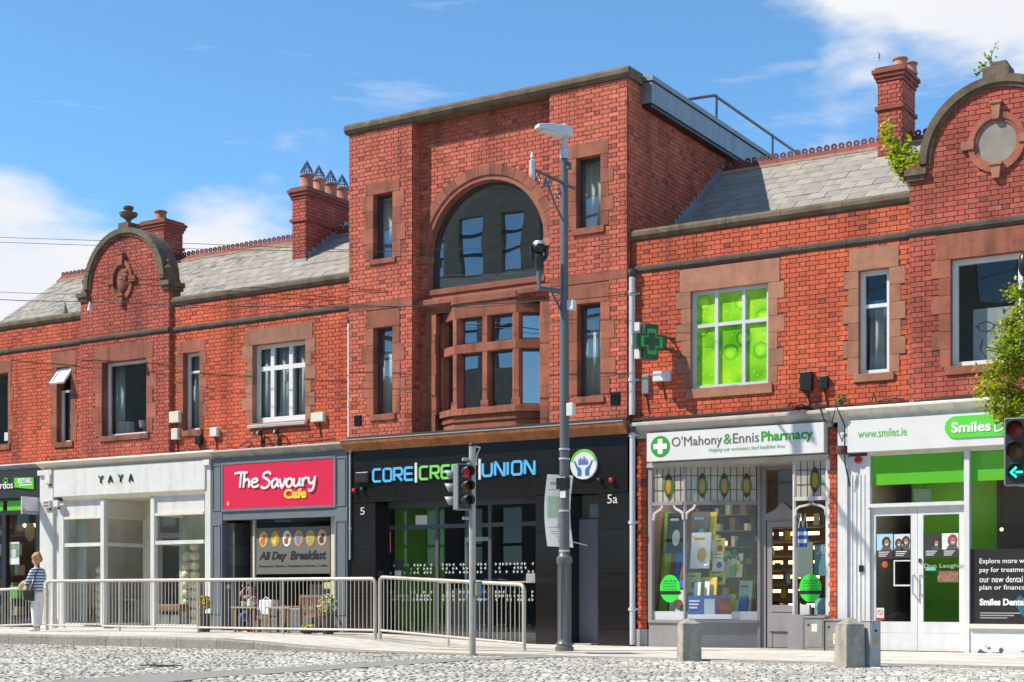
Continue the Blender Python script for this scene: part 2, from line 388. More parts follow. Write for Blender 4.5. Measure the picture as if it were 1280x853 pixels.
# ---------------- brickwork ----------------
CH, BL, BH, JT = .0815, .232, .112, .010
def tone(kind=0, header=False):
    r = random.random()
    if kind == 1: base = (.38, .085, .058); dark = .12 if header else .01
    elif kind == 2: base = (.46, .112, .068); dark = .18 if header else .02
    else: base = (.50, .098, .046); dark = .16 if header else .01
    if r < dark: base = random.choice(((.26, .068, .055), (.31, .072, .048), (.24, .072, .064), (.34, .075, .046)))
    elif r < dark+.10: base = (base[0]*1.08, base[1]*1.25, base[2]*1.15)
    k = random.uniform(.88, 1.12)
    return (base[0]*k, base[1]*k*random.uniform(.92, 1.08), base[2]*k)
class Bricks:
    def __init__(s): s.items = []
    def wall(s, axis, plane, u0, u1, z0, z1, holes=(), span=None, kind=0, zbase=0.):
        """axis 'f': faces -Y at Y=plane, u is X; axis 's': faces +X at X=plane, u is Y"""
        k0 = int(math.ceil((z0-zbase)/CH-.3)); k1 = int(math.floor((z1-zbase)/CH+.2))
        for k in range(k0, k1):
            za, zb = zbase+k*CH, zbase+(k+1)*CH-JT; zm = (za+zb)/2
            zb = min(zb, z1); za = max(za, z0)
            iv = [(u0, u1)] if span is None else span(zm)
            for h in holes:
                if callable(h): hs = h(zm)
                else: hs = [(h[0], h[1])] if h[2] < zm < h[3] else []
                for (a, b) in hs:
                    iv2 = []
                    for (p, q) in iv:
                        if b <= p or a >= q: iv2.append((p, q)); continue
                        if a-p > .02: iv2.append((p, a))
                        if q-b > .02: iv2.append((b, q))
                    iv = iv2
            unit = BL+BH
            st = u0-1-(k % 2)*(BL/2+BH/2)
            u = st
            i = 0
            while u < u1+1:
                ln = BL if i % 2 == 0 else BH
                for (p, q) in iv:
                    a, b = max(u, p), min(u+ln-JT, q)
                    if b-a > .025: s.items.append((axis, plane, a, b, za, zb, kind))
                u += ln; i += 1
    def finish(s, owner, wall_part, limit=300):
        full = BL-JT
        cand = []
        for n, it in enumerate(s.items):
            ax, pl, a, b, za, zb, kd = it
            if abs((b-a)-full) > 1e-4 or abs(zb-za-(CH-JT)) > 1e-4: continue
            P = ((a+b)/2, pl, (za+zb)/2) if ax == 'f' else (pl, (a+b)/2, (za+zb)/2)
            x, y, wv = proj(*P)
            if 5 < x < 1275 and 5 < y < 850 and ax == 'f': cand.append((wv, n))
        cand.sort(); pick = {n for _, n in cand[:limit]}
        cache = {}
        V = []; Fc = []; T = []
        for n, it in enumerate(s.items):
            ax, pl, a, b, za, zb, kd = it
            pr = .007+random.uniform(-.002, .003)
            if n in pick:
                key = (kd, random.randrange(14))
                if key not in cache:
                    me = bpy.data.meshes.new('brick')
                    l, h = full, CH-JT; e = .004
                    vs = [(0,.012,0),(l,.012,0),(l,.012,h),(0,.012,h),(0,-.007,0),(l,-.007,0),(l,-.007,h),(0,-.007,h),
                          (e,-.011,e),(l-e,-.011,e),(l-e,-.011,h-e),(e,-.011,h-e)]
                    fs = [(0,1,5,4),(1,2,6,5),(2,3,7,6),(3,0,4,7),(4,5,9,8),(5,6,10,9),(6,7,11,10),(7,4,8,11),(8,9,10,11)]
                    me.from_pydata(vs, [], fs); me.update(); t = tone(kd)
                    at = me.attributes.new('tone', 'FLOAT_COLOR', 'FACE'); at.data.foreach_set('color', [*t, 1.]*len(fs))
                    me.materials.append(brick_m); cache[key] = me
                o = bpy.data.objects.new('brick', cache[key]); COL.objects.link(o)
                o.location = (a, pl+random.uniform(-.002, .002), za); attach(o, wall_part)
                continue
            i = len(V); e = .004; p0 = pr; p1 = pr+.004
            if ax == 'f':
                V += [(a,pl+.012,za),(b,pl+.012,za),(b,pl+.012,zb),(a,pl+.012,zb),(a,pl-p0,za),(b,pl-p0,za),(b,pl-p0,zb),(a,pl-p0,zb),
                      (a+e,pl-p1,za+e),(b-e,pl-p1,za+e),(b-e,pl-p1,zb-e),(a+e,pl-p1,zb-e)]
            else:
                V += [(pl-.012,a,za),(pl-.012,b,za),(pl-.012,b,zb),(pl-.012,a,zb),(pl+p0,a,za),(pl+p0,b,za),(pl+p0,b,zb),(pl+p0,a,zb),
                      (pl+p1,a+e,za+e),(pl+p1,b-e,za+e),(pl+p1,b-e,zb-e),(pl+p1,a+e,zb-e)]
            fs = [(0,1,5,4),(1,2,6,5),(2,3,7,6),(3,0,4,7),(4,5,9,8),(5,6,10,9),(6,7,11,10),(7,4,8,11),(8,9,10,11)]
            Fc += [tuple(q+i for q in f) for f in fs]; T += [*tone(kd, b-a < BH+.01), 1.]*len(fs)
        me = bpy.data.meshes.new('brickwork'); me.from_pydata(V, [], Fc); me.update()
        at = me.attributes.new('tone', 'FLOAT_COLOR', 'FACE'); at.data.foreach_set('color', T)
        return put('brickwork', me, brick_m, owner, stuff=True)
# ================= GROUND =================
KERB_Y = -4.7
def zp(X):                                # footpath level: raised on the left, ramps down to flush
    if X < -3.6: return .16
    if X > .4: return .0
    t = (X+3.6)/4.0; return .16*(1-t*t*(3-2*t))
slab_m = M('paving_slab', (.57, .535, .475), .8, var=.12, scale=4, bump=.25, bscale=50, objrand=.12, stain=.32)
path_m = M('paving_joint', (.24, .22, .19), .95, var=.2)
kerb_m = M('granite_kerb', (.27, .25, .22), .85, var=.4, scale=20, bump=.4, objrand=.12, stain=.25)
sett_m = attr_mat('granite_sett', 'tone', .85, .3, .5, .3)
asph_m = M('worn_asphalt', (.29, .28, .255), .9, var=.25, scale=14, bump=.7, bscale=120)
road_m = M('sett_joint_grit', (.34, .32, .28), .95, var=.35, scale=25, bump=.6, bscale=90)
gut_m = M('red_gutter_brick', (.20, .105, .08), .85, var=.3, objrand=.2)
road = struct(MB().add([(-300, -400, -.021), (300, -400, -.021), (300, 300, -.021), (-300, 300, -.021)], [(0, 1, 2, 3)]).build('road', road_m))
# footpath bed: strip mesh following zp
xs = [-26+i*.4 for i in range(111)]
mb = MB()
for i in range(len(xs)-1):
    a, b = xs[i], xs[i+1]; za, zb = zp(a)-.012, zp(b)-.012
    mb.add([(a, KERB_Y+.02, za), (b, KERB_Y+.02, zb), (b, 9, zb), (a, 9, za)], [(0, 1, 2, 3)])
foot = struct(mb.build('footpath', path_m))
# slabs
def patch(x0, x1, y0, y1, th=.02, up=0.):
    return [(x0, y0, zp(x0)+up), (x1, y0, zp(x1)+up), (x1, y1, zp(x1)+up), (x0, y1, zp(x0)+up),
            (x0, y0, zp(x0)-th), (x1, y0, zp(x1)-th), (x1, y1, zp(x1)-th), (x0, y1, zp(x0)-th)]
PF = [(0, 1, 2, 3), (0, 4, 5, 1), (1, 5, 6, 2), (2, 6, 7, 3), (3, 7, 4, 0)]
SL, SD = .92, .62
slab_cache = {}
row = 0; y = KERB_Y+.34
slabs_far = MB(); nslab = 0
while y < -.1:
    d = min(SD, -.06-y)
    x = -17-(row % 2)*.46
    while x < 12.4:
        x1 = x+SL-.008; ya, yb = y, y+d-.008
        p = proj(x+.4, y, 0); inv = -40 < p[0] < 1320
        flatp = (x > .4) or (x1 < -3.6)
        if inv and nslab < 300 and d == SD and flatp:
            if 's' not in slab_cache:
                me = bpy.data.meshes.new('paving_slab'); me.from_pydata([(0,0,0),(SL-.008,0,0),(SL-.008,SD-.008,0),(0,SD-.008,0),(0,0,-.02),(SL-.008,0,-.02),(SL-.008,SD-.008,-.02),(0,SD-.008,-.02)], [], PF)
                me.materials.append(slab_m); slab_cache['s'] = me
            o = bpy.data.objects.new('paving_slab', slab_cache['s']); COL.objects.link(o)
            o.location = (x, ya, zp(x)+random.uniform(-.0015, .0015)); attach(o, foot); nslab += 1
        elif inv and nslab < 300:
            MB().add(patch(x, x1, ya, yb), PF).build('paving_slab', slab_m, foot); nslab += 1
        else: slabs_far.add(patch(x, x1, ya, yb), PF)
        x += SL
    y += SD; row += 1
if slabs_far.v: slabs_far.build('outer_paving', slab_m, foot, stuff=True)
# kerb stones: standing on the left, sinking to flush on the right
x = -20.
while x < 12:
    l = random.uniform(.85, 1.1)
    if -16.5 < x:
        mb = MB(); x1 = x+l-.01; za, zb = zp(x), zp(x1)
        mb.add([(x, KERB_Y, -.1), (x1, KERB_Y, -.1), (x1, KERB_Y+.33, -.1), (x, KERB_Y+.33, -.1),
                (x, KERB_Y, za-.02), (x1, KERB_Y, zb-.02), (x1, KERB_Y+.02, zb+.003), (x1, KERB_Y+.33, zb+.003), (x, KERB_Y+.33, za+.003), (x, KERB_Y+.02, za+.003)],
               [(0, 1, 5, 4), (4, 5, 6, 9), (9, 6, 7, 8), (1, 2, 7, 6, 5), (0, 4, 9, 8, 3), (2, 3, 8, 7)])
        mb.build('kerb_stone', kerb_m, foot)
    x += l
# red brick gutter line by the flush kerb
x = -.6
while x < 4.2:
    bx('gutter_brick', gut_m, foot, x, x+.24, KERB_Y-.20, KERB_Y-.09, -.06, -.005); x += .25
x = 0.2
while x < 3.6:
    bx('gutter_brick', gut_m, foot, x, x+.24, -3.35, -3.24, -.03, zp(x)+.006 if x > .4 else zp(x)+.004); x += .25
# asphalt strip through the setts
band = [G(60, 862, -.03), G(220, 848, -.03), G(420, 836, -.03), G(560, 827, -.03), G(700, 822, -.03), G(840, 822, -.03)]
bw = [1.5, 1.1, .85, .8, .55, .15]
mb = MB(); ups = []; los = []
for i, p in enumerate(band):
    a = Vector(band[max(i-1, 0)]); b = Vector(band[min(i+1, len(band)-1)]); d = (b-a).normalized(); n_ = Vector((-d.y, d.x)); c = Vector(p)
    ups.append(c+n_*bw[i]*.5); los.append(c-n_*bw[i]*.5)
for i in range(len(band)-1):
    q = [los[i], los[i+1], ups[i+1], ups[i]]
    mb.add([(v.x, v.y, -.004) for v in q], [(0, 1, 2, 3)])
struct(mb.build('asphalt_strip', asph_m))
def in_band(x, y):
    P = Vector((x, y))
    for i in range(len(band)-1):
        a, b = Vector(band[i]), Vector(band[i+1]); d = b-a; t = max(0, min(1, (P-a).dot(d)/d.length_squared))
        if (P-(a+d*t)).length < (bw[i]*(1-t)+bw[i+1]*t)*.5+.03: return True
    return False
# setts: rounded stones, one by one in uneven courses
V = []; Fc = []; T = []
y = KERB_Y-.26
rnd = random.Random(3)
while y > -15.5:
    dp = rnd.uniform(.08, .105)
    x = -16+rnd.uniform(0, .1)
    while x < 12:
        ln = rnd.uniform(.09, .16)
        pr = proj(x, y, 0)
        if -30 < pr[0] < 1310 and pr[1] < 870 and not in_band(x+ln/2, y-dp/2):
            g = .012; x0, x1, y0, y1 = x+g*rnd.uniform(.2, 1.6), x+ln-g*.6, y-dp+g*rnd.uniform(.3, 1.2), y-g*.4
            t = -.008+rnd.uniform(-.005, .006); e = rnd.uniform(.007, .016); i = len(V); tl = rnd.uniform(-.006, .006)
            V += [(x0, y0, -.04), (x1, y0, -.04), (x1, y1, -.04), (x0, y1, -.04),
                  (x0+.004, y0+.004, t-.014), (x1-.004, y0+.004, t-.014), (x1-.004, y1-.004, t-.014), (x0+.004, y1-.004, t-.014),
                  (x0+e, y0+e, t+tl), (x1-e, y0+e, t-tl), (x1-e, y1-e, t+rnd.uniform(-.006, .006)), (x0+e, y1-e, t)]
            Fc += [tuple(q+i for q in f) for f in ((0,1,5,4),(1,2,6,5),(2,3,7,6),(3,0,4,7),(4,5,9,8),(5,6,10,9),(6,7,11,10),(7,4,8,11),(8,9,10,11))]
            g_ = rnd.uniform(.36, .58)*(.55 if rnd.random() < .1 else 1); T += [g_, g_*.965, g_*.86, 1.]*9
        x += ln
    y -= dp
me = bpy.data.meshes.new('setts'); me.from_pydata(V, [], Fc); me.update()
so = put('setts', me, sett_m, road, smooth=False, stuff=True); at_ = me.attributes.new('tone', 'FLOAT_COLOR', 'FACE'); at_.data.foreach_set('color', T)
bx('drain_cover', M('cast_iron', (.04, .038, .035), .6, metal=.5), road, *[G(200, 832, 0)[0]-.28, G(200, 832, 0)[0]+.28], G(200, 832, 0)[1]-.09, G(200, 832, 0)[1]+.09, -.05, .006)

# ================= WINDOW / SURROUND BUILDERS =================
def window(bld, rect, Y, fm, fw=.06, vert=(), hor=(), gm=None, dep=.07, bar=None, name='window', lab=None, low=None):
    """frame part with one pane sub-part per light. vert: X of bars, hor: Z of bars"""
    x0, x1, z0, z1 = rect; bar = bar or fw*.8; low = low or fw
    m = MB()
    m.box(x0, x0+fw, Y, Y+dep, z0, z1); m.box(x1-fw, x1, Y, Y+dep, z0, z1)
    m.box(x0+fw, x1-fw, Y, Y+dep, z1-fw, z1); m.box(x0+fw, x1-fw, Y, Y+dep, z0, z0+low)
    xs_ = [x0+fw]+[v for b in vert for v in (b-bar/2, b+bar/2)]+[x1-fw]
    zs_ = [z0+low]+[v for b in hor for v in (b-bar/2, b+bar/2)]+[z1-fw]
    for b in vert: m.box(b-bar/2, b+bar/2, Y+.002, Y+dep-.002, z0+low, z1-fw)
    for b in hor:
        for i in range(0, len(xs_), 2): m.box(xs_[i], xs_[i+1], Y+.004, Y+dep-.004, b-bar/2, b+bar/2)
    fr = m.build(name, fm, bld)
    if lab: fr['label'] = lab
    for i in range(0, len(xs_), 2):
        for j in range(0, len(zs_), 2):
            bx('pane', gm or glass_h, fr, xs_[i]-.005, xs_[i+1]+.005, Y+dep*.5, Y+dep*.5+.006, zs_[j]-.005, zs_[j+1]+.005)
    return fr
def surround(bld, rect, Y, mat, lint=(.28, .2), jw=(.17, .26), n=5, sill=.12, proud=.016, dep=.2, left=True, right=True, silln='sill', sides=None):
    """lintel, alternating jamb stones and sill round an opening; returns the rects the bricks must leave free"""
    x0, x1, z0, z1 = rect; holes = [rect]
    lh, lo = lint; j = .004
    a, b = x0-(lo if left else 0), x1+(lo if right else 0)
    bx('lintel', mat, bld, a, b, Y-proud-.004, Y+dep, z1, z1+lh, bevel=.006); holes.append((a, b, z1, z1+lh))
    h = (z1-z0)/n
    for k in range(n):
        wd = jw[k % 2]+random.uniform(-.015, .015)
        if left:
            bx('jamb_stone', mat, bld, x0-wd, x0, Y-proud-random.uniform(0, .004), Y+dep, z0+k*h, z0+(k+1)*h-j, bevel=.006); holes.append((x0-wd, x0, z0+k*h, z0+(k+1)*h))
        if right:
            wd = jw[(k+1) % 2 if sides else k % 2]+random.uniform(-.015, .015)
            bx('jamb_stone', mat, bld, x1, x1+wd, Y-proud-random.uniform(0, .004), Y+dep, z0+k*h, z0+(k+1)*h-j, bevel=.006); holes.append((x1, x1+wd, z0+k*h, z0+(k+1)*h))
    if sill:
        bx(silln, mat, bld, x0-(.08 if left else 0), x1+(.08 if right else 0), Y-proud-.03, Y+dep, z0-sill, z0, bevel=.006); holes.append((x0-.08, x1+.08, z0-sill, z0))
    return holes
def curtain(bld, x0, x1, z0, z1, Y, mat=None, name='curtain'):
    m = MB(); n = max(6, int((x1-x0)/.035)); 
    vs = []; 
    for i in range(n+1):
        x = x0+(x1-x0)*i/n; y = Y+.025*math.sin(i*1.7)+.012*math.sin(i*.9+1)
        vs += [(x, y, z0), (x, y, z1)]
    m.add(vs, [(2*i, 2*i+2, 2*i+3, 2*i+1) for i in range(n)])
    o = m.build(name, mat or curtain_m, bld, smooth=True)
    s = o.modifiers.new('s', 'SOLIDIFY'); s.thickness = .006
    return o
def room(bld, x0, x1, z0, z1, y0, y1, mat, name='room'):
    """open-fronted room box: back, sides, floor and ceiling, each with thickness"""
    m = MB(); t = .06
    m.box(x0, x1, y1, y1+t, z0, z1); m.box(x0-t, x0-.001, y0, y1, z0, z1); m.box(x1+.001, x1+t, y0, y1, z0, z1)
    m.box(x0, x1, y0, y1, z0-t, z0-.001); m.box(x0, x1, y0, y1, z1+.001, z1+t)
    return m.build(name, mat, bld)

# ================= ROOF PIECES =================
def slates(bld, spans, y0, y1, name_roof='roof', skip=None):
    """roof deck + individual slates. spans: list of (x0,x1)"""
    ang = math.atan(RS); ca, sa = math.cos(ang), math.sin(ang)
    m = MB()
    lo, hi = min(s[0] for s in spans), max(s[1] for s in spans)
    ztop = RZ0+RS*y1
    prof = [(y0, RZ0+RS*y0-.03), (y1, ztop-.03), (2*y1-y0, RZ0+RS*y0-.03), (2*y1-y0, RZ0+RS*y0-.12), (y1, ztop-.12), (y0, RZ0+RS*y0-.12)]
    m.runx(prof, lo, hi)
    rf = m.build(name_roof, M('roof_deck', (.06, .06, .065), .8), bld)
    EXP, WD, LEN = .29, .33, .50
    n = int((y1-y0)/ca/EXP)+1
    me = bpy.data.meshes.new('slate')
    e = .004
    vs = [(0,0,0),(WD-.006,0,0),(WD-.006,LEN,0),(0,LEN,0),(e,-.0,.009),(WD-.006-e,-.0,.009),(WD-.006,LEN,.006),(0,LEN,.006)]
    fs = [(0,3,2,1),(4,5,6,7),(0,1,5,4),(1,2,6,5),(2,3,7,6),(3,0,4,7)]
    me.from_pydata(vs, [], fs); me.materials.append(slate_m)
    pcs = []
    for k in range(n):
        for (a, b) in spans:
            x = a-(k % 2)*WD/2
            while x < b:
                x0, x1 = max(x, a), min(x+WD, b); yy = y0+k*EXP*ca
                if x1-x0 > .05 and yy+.2*ca < y1:
                    p = proj(x0, yy, RZ0+RS*yy); hid = bool(skip and skip((x0+x1)/2, yy+.2)) or not (-20 < p[0] < 1300)
                    pcs.append((hid, p[2], x0, x1, yy))
                x += WD
    pcs.sort(); far = MB()
    for i, (hid, _, x0, x1, yy) in enumerate(pcs):
        loc = Vector((x0, yy, RZ0+RS*yy+random.uniform(-.003, .006))); eu = (ang-.012, random.uniform(-.008, .008), random.uniform(-.008, .008)); sc = ((x1-x0)/WD, min(1., ((y1-yy)/ca)/LEN), 1)
        if i < 300 and not hid:
            o = bpy.data.objects.new('slate', me); COL.objects.link(o); o.location = loc; o.rotation_euler = eu; o.scale = sc; attach(o, rf)
        else:
            import mathutils
            mt = Matrix.Translation(loc) @ mathutils.Euler(eu).to_matrix().to_4x4() @ Matrix.Diagonal((*sc, 1)); far.add([mt @ Vector(v) for v in vs], fs)
    if far.v: far.build('slating', slate_m, rf, stuff=True)
    return rf
def ridge(bld, spans, y1):
    zr = RZ0+RS*y1
    me = bpy.data.meshes.new('ridge_tile'); m = MB(); l = .30
    m.runx([(-.13, -.10), (-.02, .03), (.02, .03), (.13, -.10), (.10, -.12), (0, -.01), (-.10, -.12)], 0, l-.008)
    for k in range(2):                    # pierced crest: two scallops with a hole between the cheeks
        cx = l*(.25+.5*k)
        m.ring(cx, .085, .022, .062, -.014, .014, n=10)
        m.box(cx-.05, cx+.05, -.013, .013, .02, .05)
    me.from_pydata(m.v, [], m.f); me.materials.append(ridge_m)
    for (a, b) in spans:
        x = a
        while x < b-.05:
            o = bpy.data.objects.new('ridge_tile', me); COL.objects.link(o); o.location = (x, y1, zr+.05+random.uniform(-.004, .004))
            o.scale = (min(1, (b-x)/l), 1, 1); attach(o, bld); x += l
        bx('ridge_mortar', M('ridge_mortar_stone', (.40, .24, .16), .9, var=.3), bld, a, b, y1-.17, y1-.02, zr-.10, zr-.045)
def coping(bld, x0, x1, Y, z0, z1, over=.10, name='coping', mat=None, back=.45):
    """weathered coping laid in lengths with a sloped top and drip moulding"""
    x = x0
    while x < x1-.01:
        l = min(random.uniform(.8, 1.2), x1-x)
        if x1-(x+l) < .3: l = x1-x
        MB().runx([(Y-over*.45, z0), (Y-over, z0+(z1-z0)*.35), (Y-over, z0+(z1-z0)*.72), (Y-over*.6, z1), (Y+back, z1+.01), (Y+back, z0)], x, x+l-.006).build(name, mat or cop_m, bld)
        x += l
def chimney(bld, x0, x1, y0, y1, z0, z1, BR, pots, pot_h, pot_r, band=True, guard=False):
    st = thing_part('chimney_stack', MB().box(x0+.004, x1-.004, y0+.004, y1-.004, z0-.5, z1), mortar, bld)
    BR.wall('f', y0, x0, x1, z0-.5, z1-.18, kind=1, zbase=z0); BR.wall('s', x1, y0, y1, z0-.5, z1-.18, kind=1, zbase=z0)
    m = MB()
    for k in range(3): m.box(x0-.03*(k+1), x1+.03*(k+1), y0-.03*(k+1), y1+.03*(k+1), z1-.20+k*.075, z1-.13+k*.075)
    m.build('chimney_cornice', M('chimney_brick_trim', (.26, .06, .04), .85, var=.3), st)
    if band:
        zb = z0+(z1-z0)*.56
        MB().box(x0-.045, x1+.045, y0-.045, y1+.045, zb, zb+.07).build('chimney_band', M('chimney_brick_trim', (.26, .06, .04)), st)
    MB().box(x0-.04, x1+.04, y0-.04, y1+.04, z1+.02, z1+.07).build('chimney_flaunching', cop_m, st)
    for (px, py) in pots:
        p = MB().lathe([(pot_r*1.1, 0), (pot_r*1.1, .04), (pot_r, .06), (pot_r*.95, pot_h*.85), (pot_r*1.12, pot_h*.88), (pot_r*1.12, pot_h), (pot_r*.8, pot_h), (pot_r*.8, pot_h-.06)], px, py, z1+.06, 14).build('chimney_pot', clay_m, st, smooth=True)
        if guard:
            g = MB(); zz = z1+.06+pot_h
            for k in range(14):
                a = 2*math.pi*k/14; g.tube([(px+pot_r*math.cos(a), py+pot_r*math.sin(a), zz-.02), (px+pot_r*.9*math.cos(a), py+pot_r*.9*math.sin(a), zz+.09), (px, py, zz+.34)], .009, 5)
            for t, h in ((.95, .05), (.78, .13), (.55, .20), (.3, .27)): g.tube([(px+pot_r*t*math.cos(2*math.pi*k/12), py+pot_r*t*math.sin(2*math.pi*k/12), zz+h) for k in range(13)], .006, 5)
            g.build('wire_cowl', M('blue_grey_wire', (.10, .14, .22), .4, metal=.5), p)
    return st
def thing_part(name, mb, mat, parent): return mb.build(name, mat, parent)

# ================= LEFT TERRACE =================
XL0, XC0, XC1, XR1 = -17.0, FX(436.5, -.12), FX(784, -.12), 13.0
WB = 3.95
Z_SHOP, Z_STR, Z_COP0, Z_COP1 = 3.78, 6.78, 7.28, 7.45
bL = thing('brick_terrace', 'red brick terrace with round-topped gable above the white and grey shopfronts', 'building', (-10, 0, 0))
brL = Bricks()
GY = -.09                                  # the gable bay stands a little proud
gx0, gx1 = FX(101, GY), FX(212, GY)
gA, gB = FX(111, GY), FX(203.5, GY); gc = (gA+gB)/2; gr = (gB-gA)/2; gz = F(157, 291, GY)[1]-gr
holesL = []; holesG = []
w1 = R(-22, 10.5, 466, 556, 0, 10); w2 = R(71.5, 89, 460, 553.5); w4 = R(229.5, 250, 442, 539); w5 = R(316, 382, 432, 530)
w3 = R(128, 183.5, 454, 546, GY)
holesL += surround(bL, w1, 0, sand_red, (.3, .12), (.12, .2), 5)
holesL += surround(bL, w2, 0, sand_red, (.36, .2), (.18, .24), 5)
holesL += surround(bL, w4, 0, sand_red, (.26, .16), (.14, .2), 6)
holesL += surround(bL, w5, 0, sand_tan, (.34, .2), (.16, .27), 6)
holesG += surround(bL, w3, GY, sand_red, (.36, .22), (.2, .3), 5)
wallL = MB()
def ex(r): return (r[0]-.005, r[1]+.005, r[2]-.005, r[3]+.005)
for r in minus((XL0, XC0, WB, Z_COP0), [ex(w1), ex(w2), ex(w4), ex(w5), (gx0, gx1, 0, 20)]): wallL.box(r[0], r[1], 0, .25, r[2], r[3])
for r in minus((gx0, gx1, WB, gz), [ex(w3)]): wallL.box(r[0], r[1], GY, .25, r[2], r[3])
wallL.prism([(gc+gr*.98*math.cos(math.radians(a)), gz+gr*.98*math.sin(math.radians(a))) for a in range(0, 181, 9)], GY, .20)
wallL = wallL.build('wall', mortar, bL)
brL.wall('f', 0, XL0, gx0, WB+.01, Z_COP0, holesL)
brL.wall('f', 0, gx1, XC0, WB+.01, Z_COP0, holesL, kind=0)
brL.wall('s', gx1, GY+.01, .0, WB+.01, gz)
def gspan(zm):
    if zm < gz: return [(gx0, gx1)]
    h = gr**2-(zm-gz)**2
    return [(gc-math.sqrt(h)+.02, gc+math.sqrt(h)-.02)] if h > .01 else []
mc = (FX(153.5, GY), F(153.5, 351, GY)[1])
def medh(c, rx, rz):
    def f(zm):
        t = 1-((zm-c[1])/rz)**2
        return [(c[0]-rx*math.sqrt(t), c[0]+rx*math.sqrt(t))] if t > 0 else []
    return f
brL.wall('f', GY, gx0, gx1, WB+.01, gz+gr, holesG+[medh(mc, .33, .45)], span=gspan, kind=1)
# string course and copings
for (a, b, yy) in ((XL0, gx0, 0), (gx0, gx1, GY), (gx1, XC0, 0)):
    coping(bL, a, b, yy, Z_STR-.10, Z_STR+.02, .05, 'string_course', string_m, .01)
coping(bL, XL0, gx0, 0, Z_COP0, Z_COP1, .075, back=.34); coping(bL, gx1, XC0, 0, Z_COP0, Z_COP1, .075, back=.34)
# gable: arched coping in segments, shoulders, finials, cartouche
def gable_trim(bld, cx, cz, r, Yp, x0, x1, urn, med, oval):
    n = 13
    for k in range(n):
        a0, a1 = 180*k/n, 180*(k+1)/n-.12
        MB().ring(cx, cz, r-.02, r+.10, Yp-.085, Yp+.42, a0, a1, n=4).build('gable_coping', cop_m, bld)
        MB().ring(cx, cz, r-.08, r-.02, Yp-.05, Yp+.1, a0, a1, n=4).build('gable_moulding', cop_m, bld)
    for s, a, b in ((-1, x0-.06, cx-r+.02), (1, cx+r-.02, x1+.06)):
        MB().box(a, b, Yp-.10, Yp+.42, cz-.16, cz-.06).box(a+.03, b-.03, Yp-.06, Yp+.40, cz-.24, cz-.16).build('shoulder_coping', cop_m, bld)
        q = (a+b)/2-s*.02
        if urn: MB().lathe([(.10, 0), (.10, .1), (.05, .13), (.10, .22), (.12, .3), (.05, .36), (.03, .4), (.05, .44), (0.01, .5)], q, Yp+.06, cz-.06, 12).build('finial', cop_m, bld, smooth=True)
    if urn:
        MB().box(cx-.16, cx+.16, Yp-.06, Yp+.3, cz+r+.1, cz+r+.22).build('urn_plinth', cop_m, bld)
        MB().lathe([(.07, 0), (.05, .06), (.08, .1), (.19, .17), (.21, .24), (.10, .27), (.08, .3), (.12, .34), (.12, .38), (.02, .42)], cx, Yp+.1, cz+r+.22, 14).build('urn', cop_m, bld, smooth=True)
    else:
        MB().box(cx-.22, cx+.18, Yp-.05, Yp+.32, cz+r+.1, cz+r+.25).box(cx-.1, cx+.13, Yp, Yp+.25, cz+r+.25, cz+r+.33).build('finial_stump', cop_m, bld)
    mx, mz, rx, rz = med
    o = MB(); o.ring(mx, mz, .80, 1.0, Yp-.05, Yp+.05, n=32, kx=rx, kz=rz); o.ring(mx, mz, .70, .80, Yp-.028, Yp+.05, n=32, kx=rx, kz=rz)
    fr = o.build('medallion_frame', sand_red, bld)
    MB().disc(mx, mz, rx*.7, rz*.7, Yp-.004, Yp+.05).build('medallion_panel', sand_red if oval else M('cement_patch', (.25, .225, .19), .9, var=.2, stain=.2), bld)
    for (dx, dz, wd, ht) in ((0, rz, .13, .24), (0, -rz, .14, .2), (-rx, 0, .2, .13), (rx, 0, .2, .13)):
        m = MB(); x, z = mx+dx, mz+dz
        if dx == 0: m.prism([(x-wd*.38, z-ht*.5), (x+wd*.38, z-ht*.5), (x+wd*.55, z+ht*.5), (x-wd*.55, z+ht*.5)], Yp-.09, Yp+.04).box(x-wd*.7, x+wd*.7, Yp-.11, Yp+.03, z+ht*.5, z+ht*.5+.04)
        else: m.box(x-wd*.5, x+wd*.5, Yp-.075, Yp+.04, z-ht*.5, z+ht*.5)
        m.build('keystone', sand_tan if not oval else sand_red, bld)
gable_trim(bL, gc, gz, gr, GY, gx0, gx1, True, (mc[0], mc[1], .34, .46), True)
if 1:                                       # carved relief on the cartouche
    m = MB()
    for k in range(5): m.ball((mc[0]+random.uniform(-.12, .12), GY-.01, mc[1]-.2+.1*k), .09, .035, .07, 8, 6)
    m.ball((mc[0], GY-.02, mc[1]-.05), .15, .05, .2, 12, 8); m.build('carving', sand_red, bL, smooth=True)
# windows
RV = .13
window(bL, w1, RV, dark_fr, .05, gm=glass_h)
wz = w2[2]+(w2[3]-w2[2])*.70
window(bL, (w2[0], w2[1], w2[2], wz), RV, upvc_m, .05)
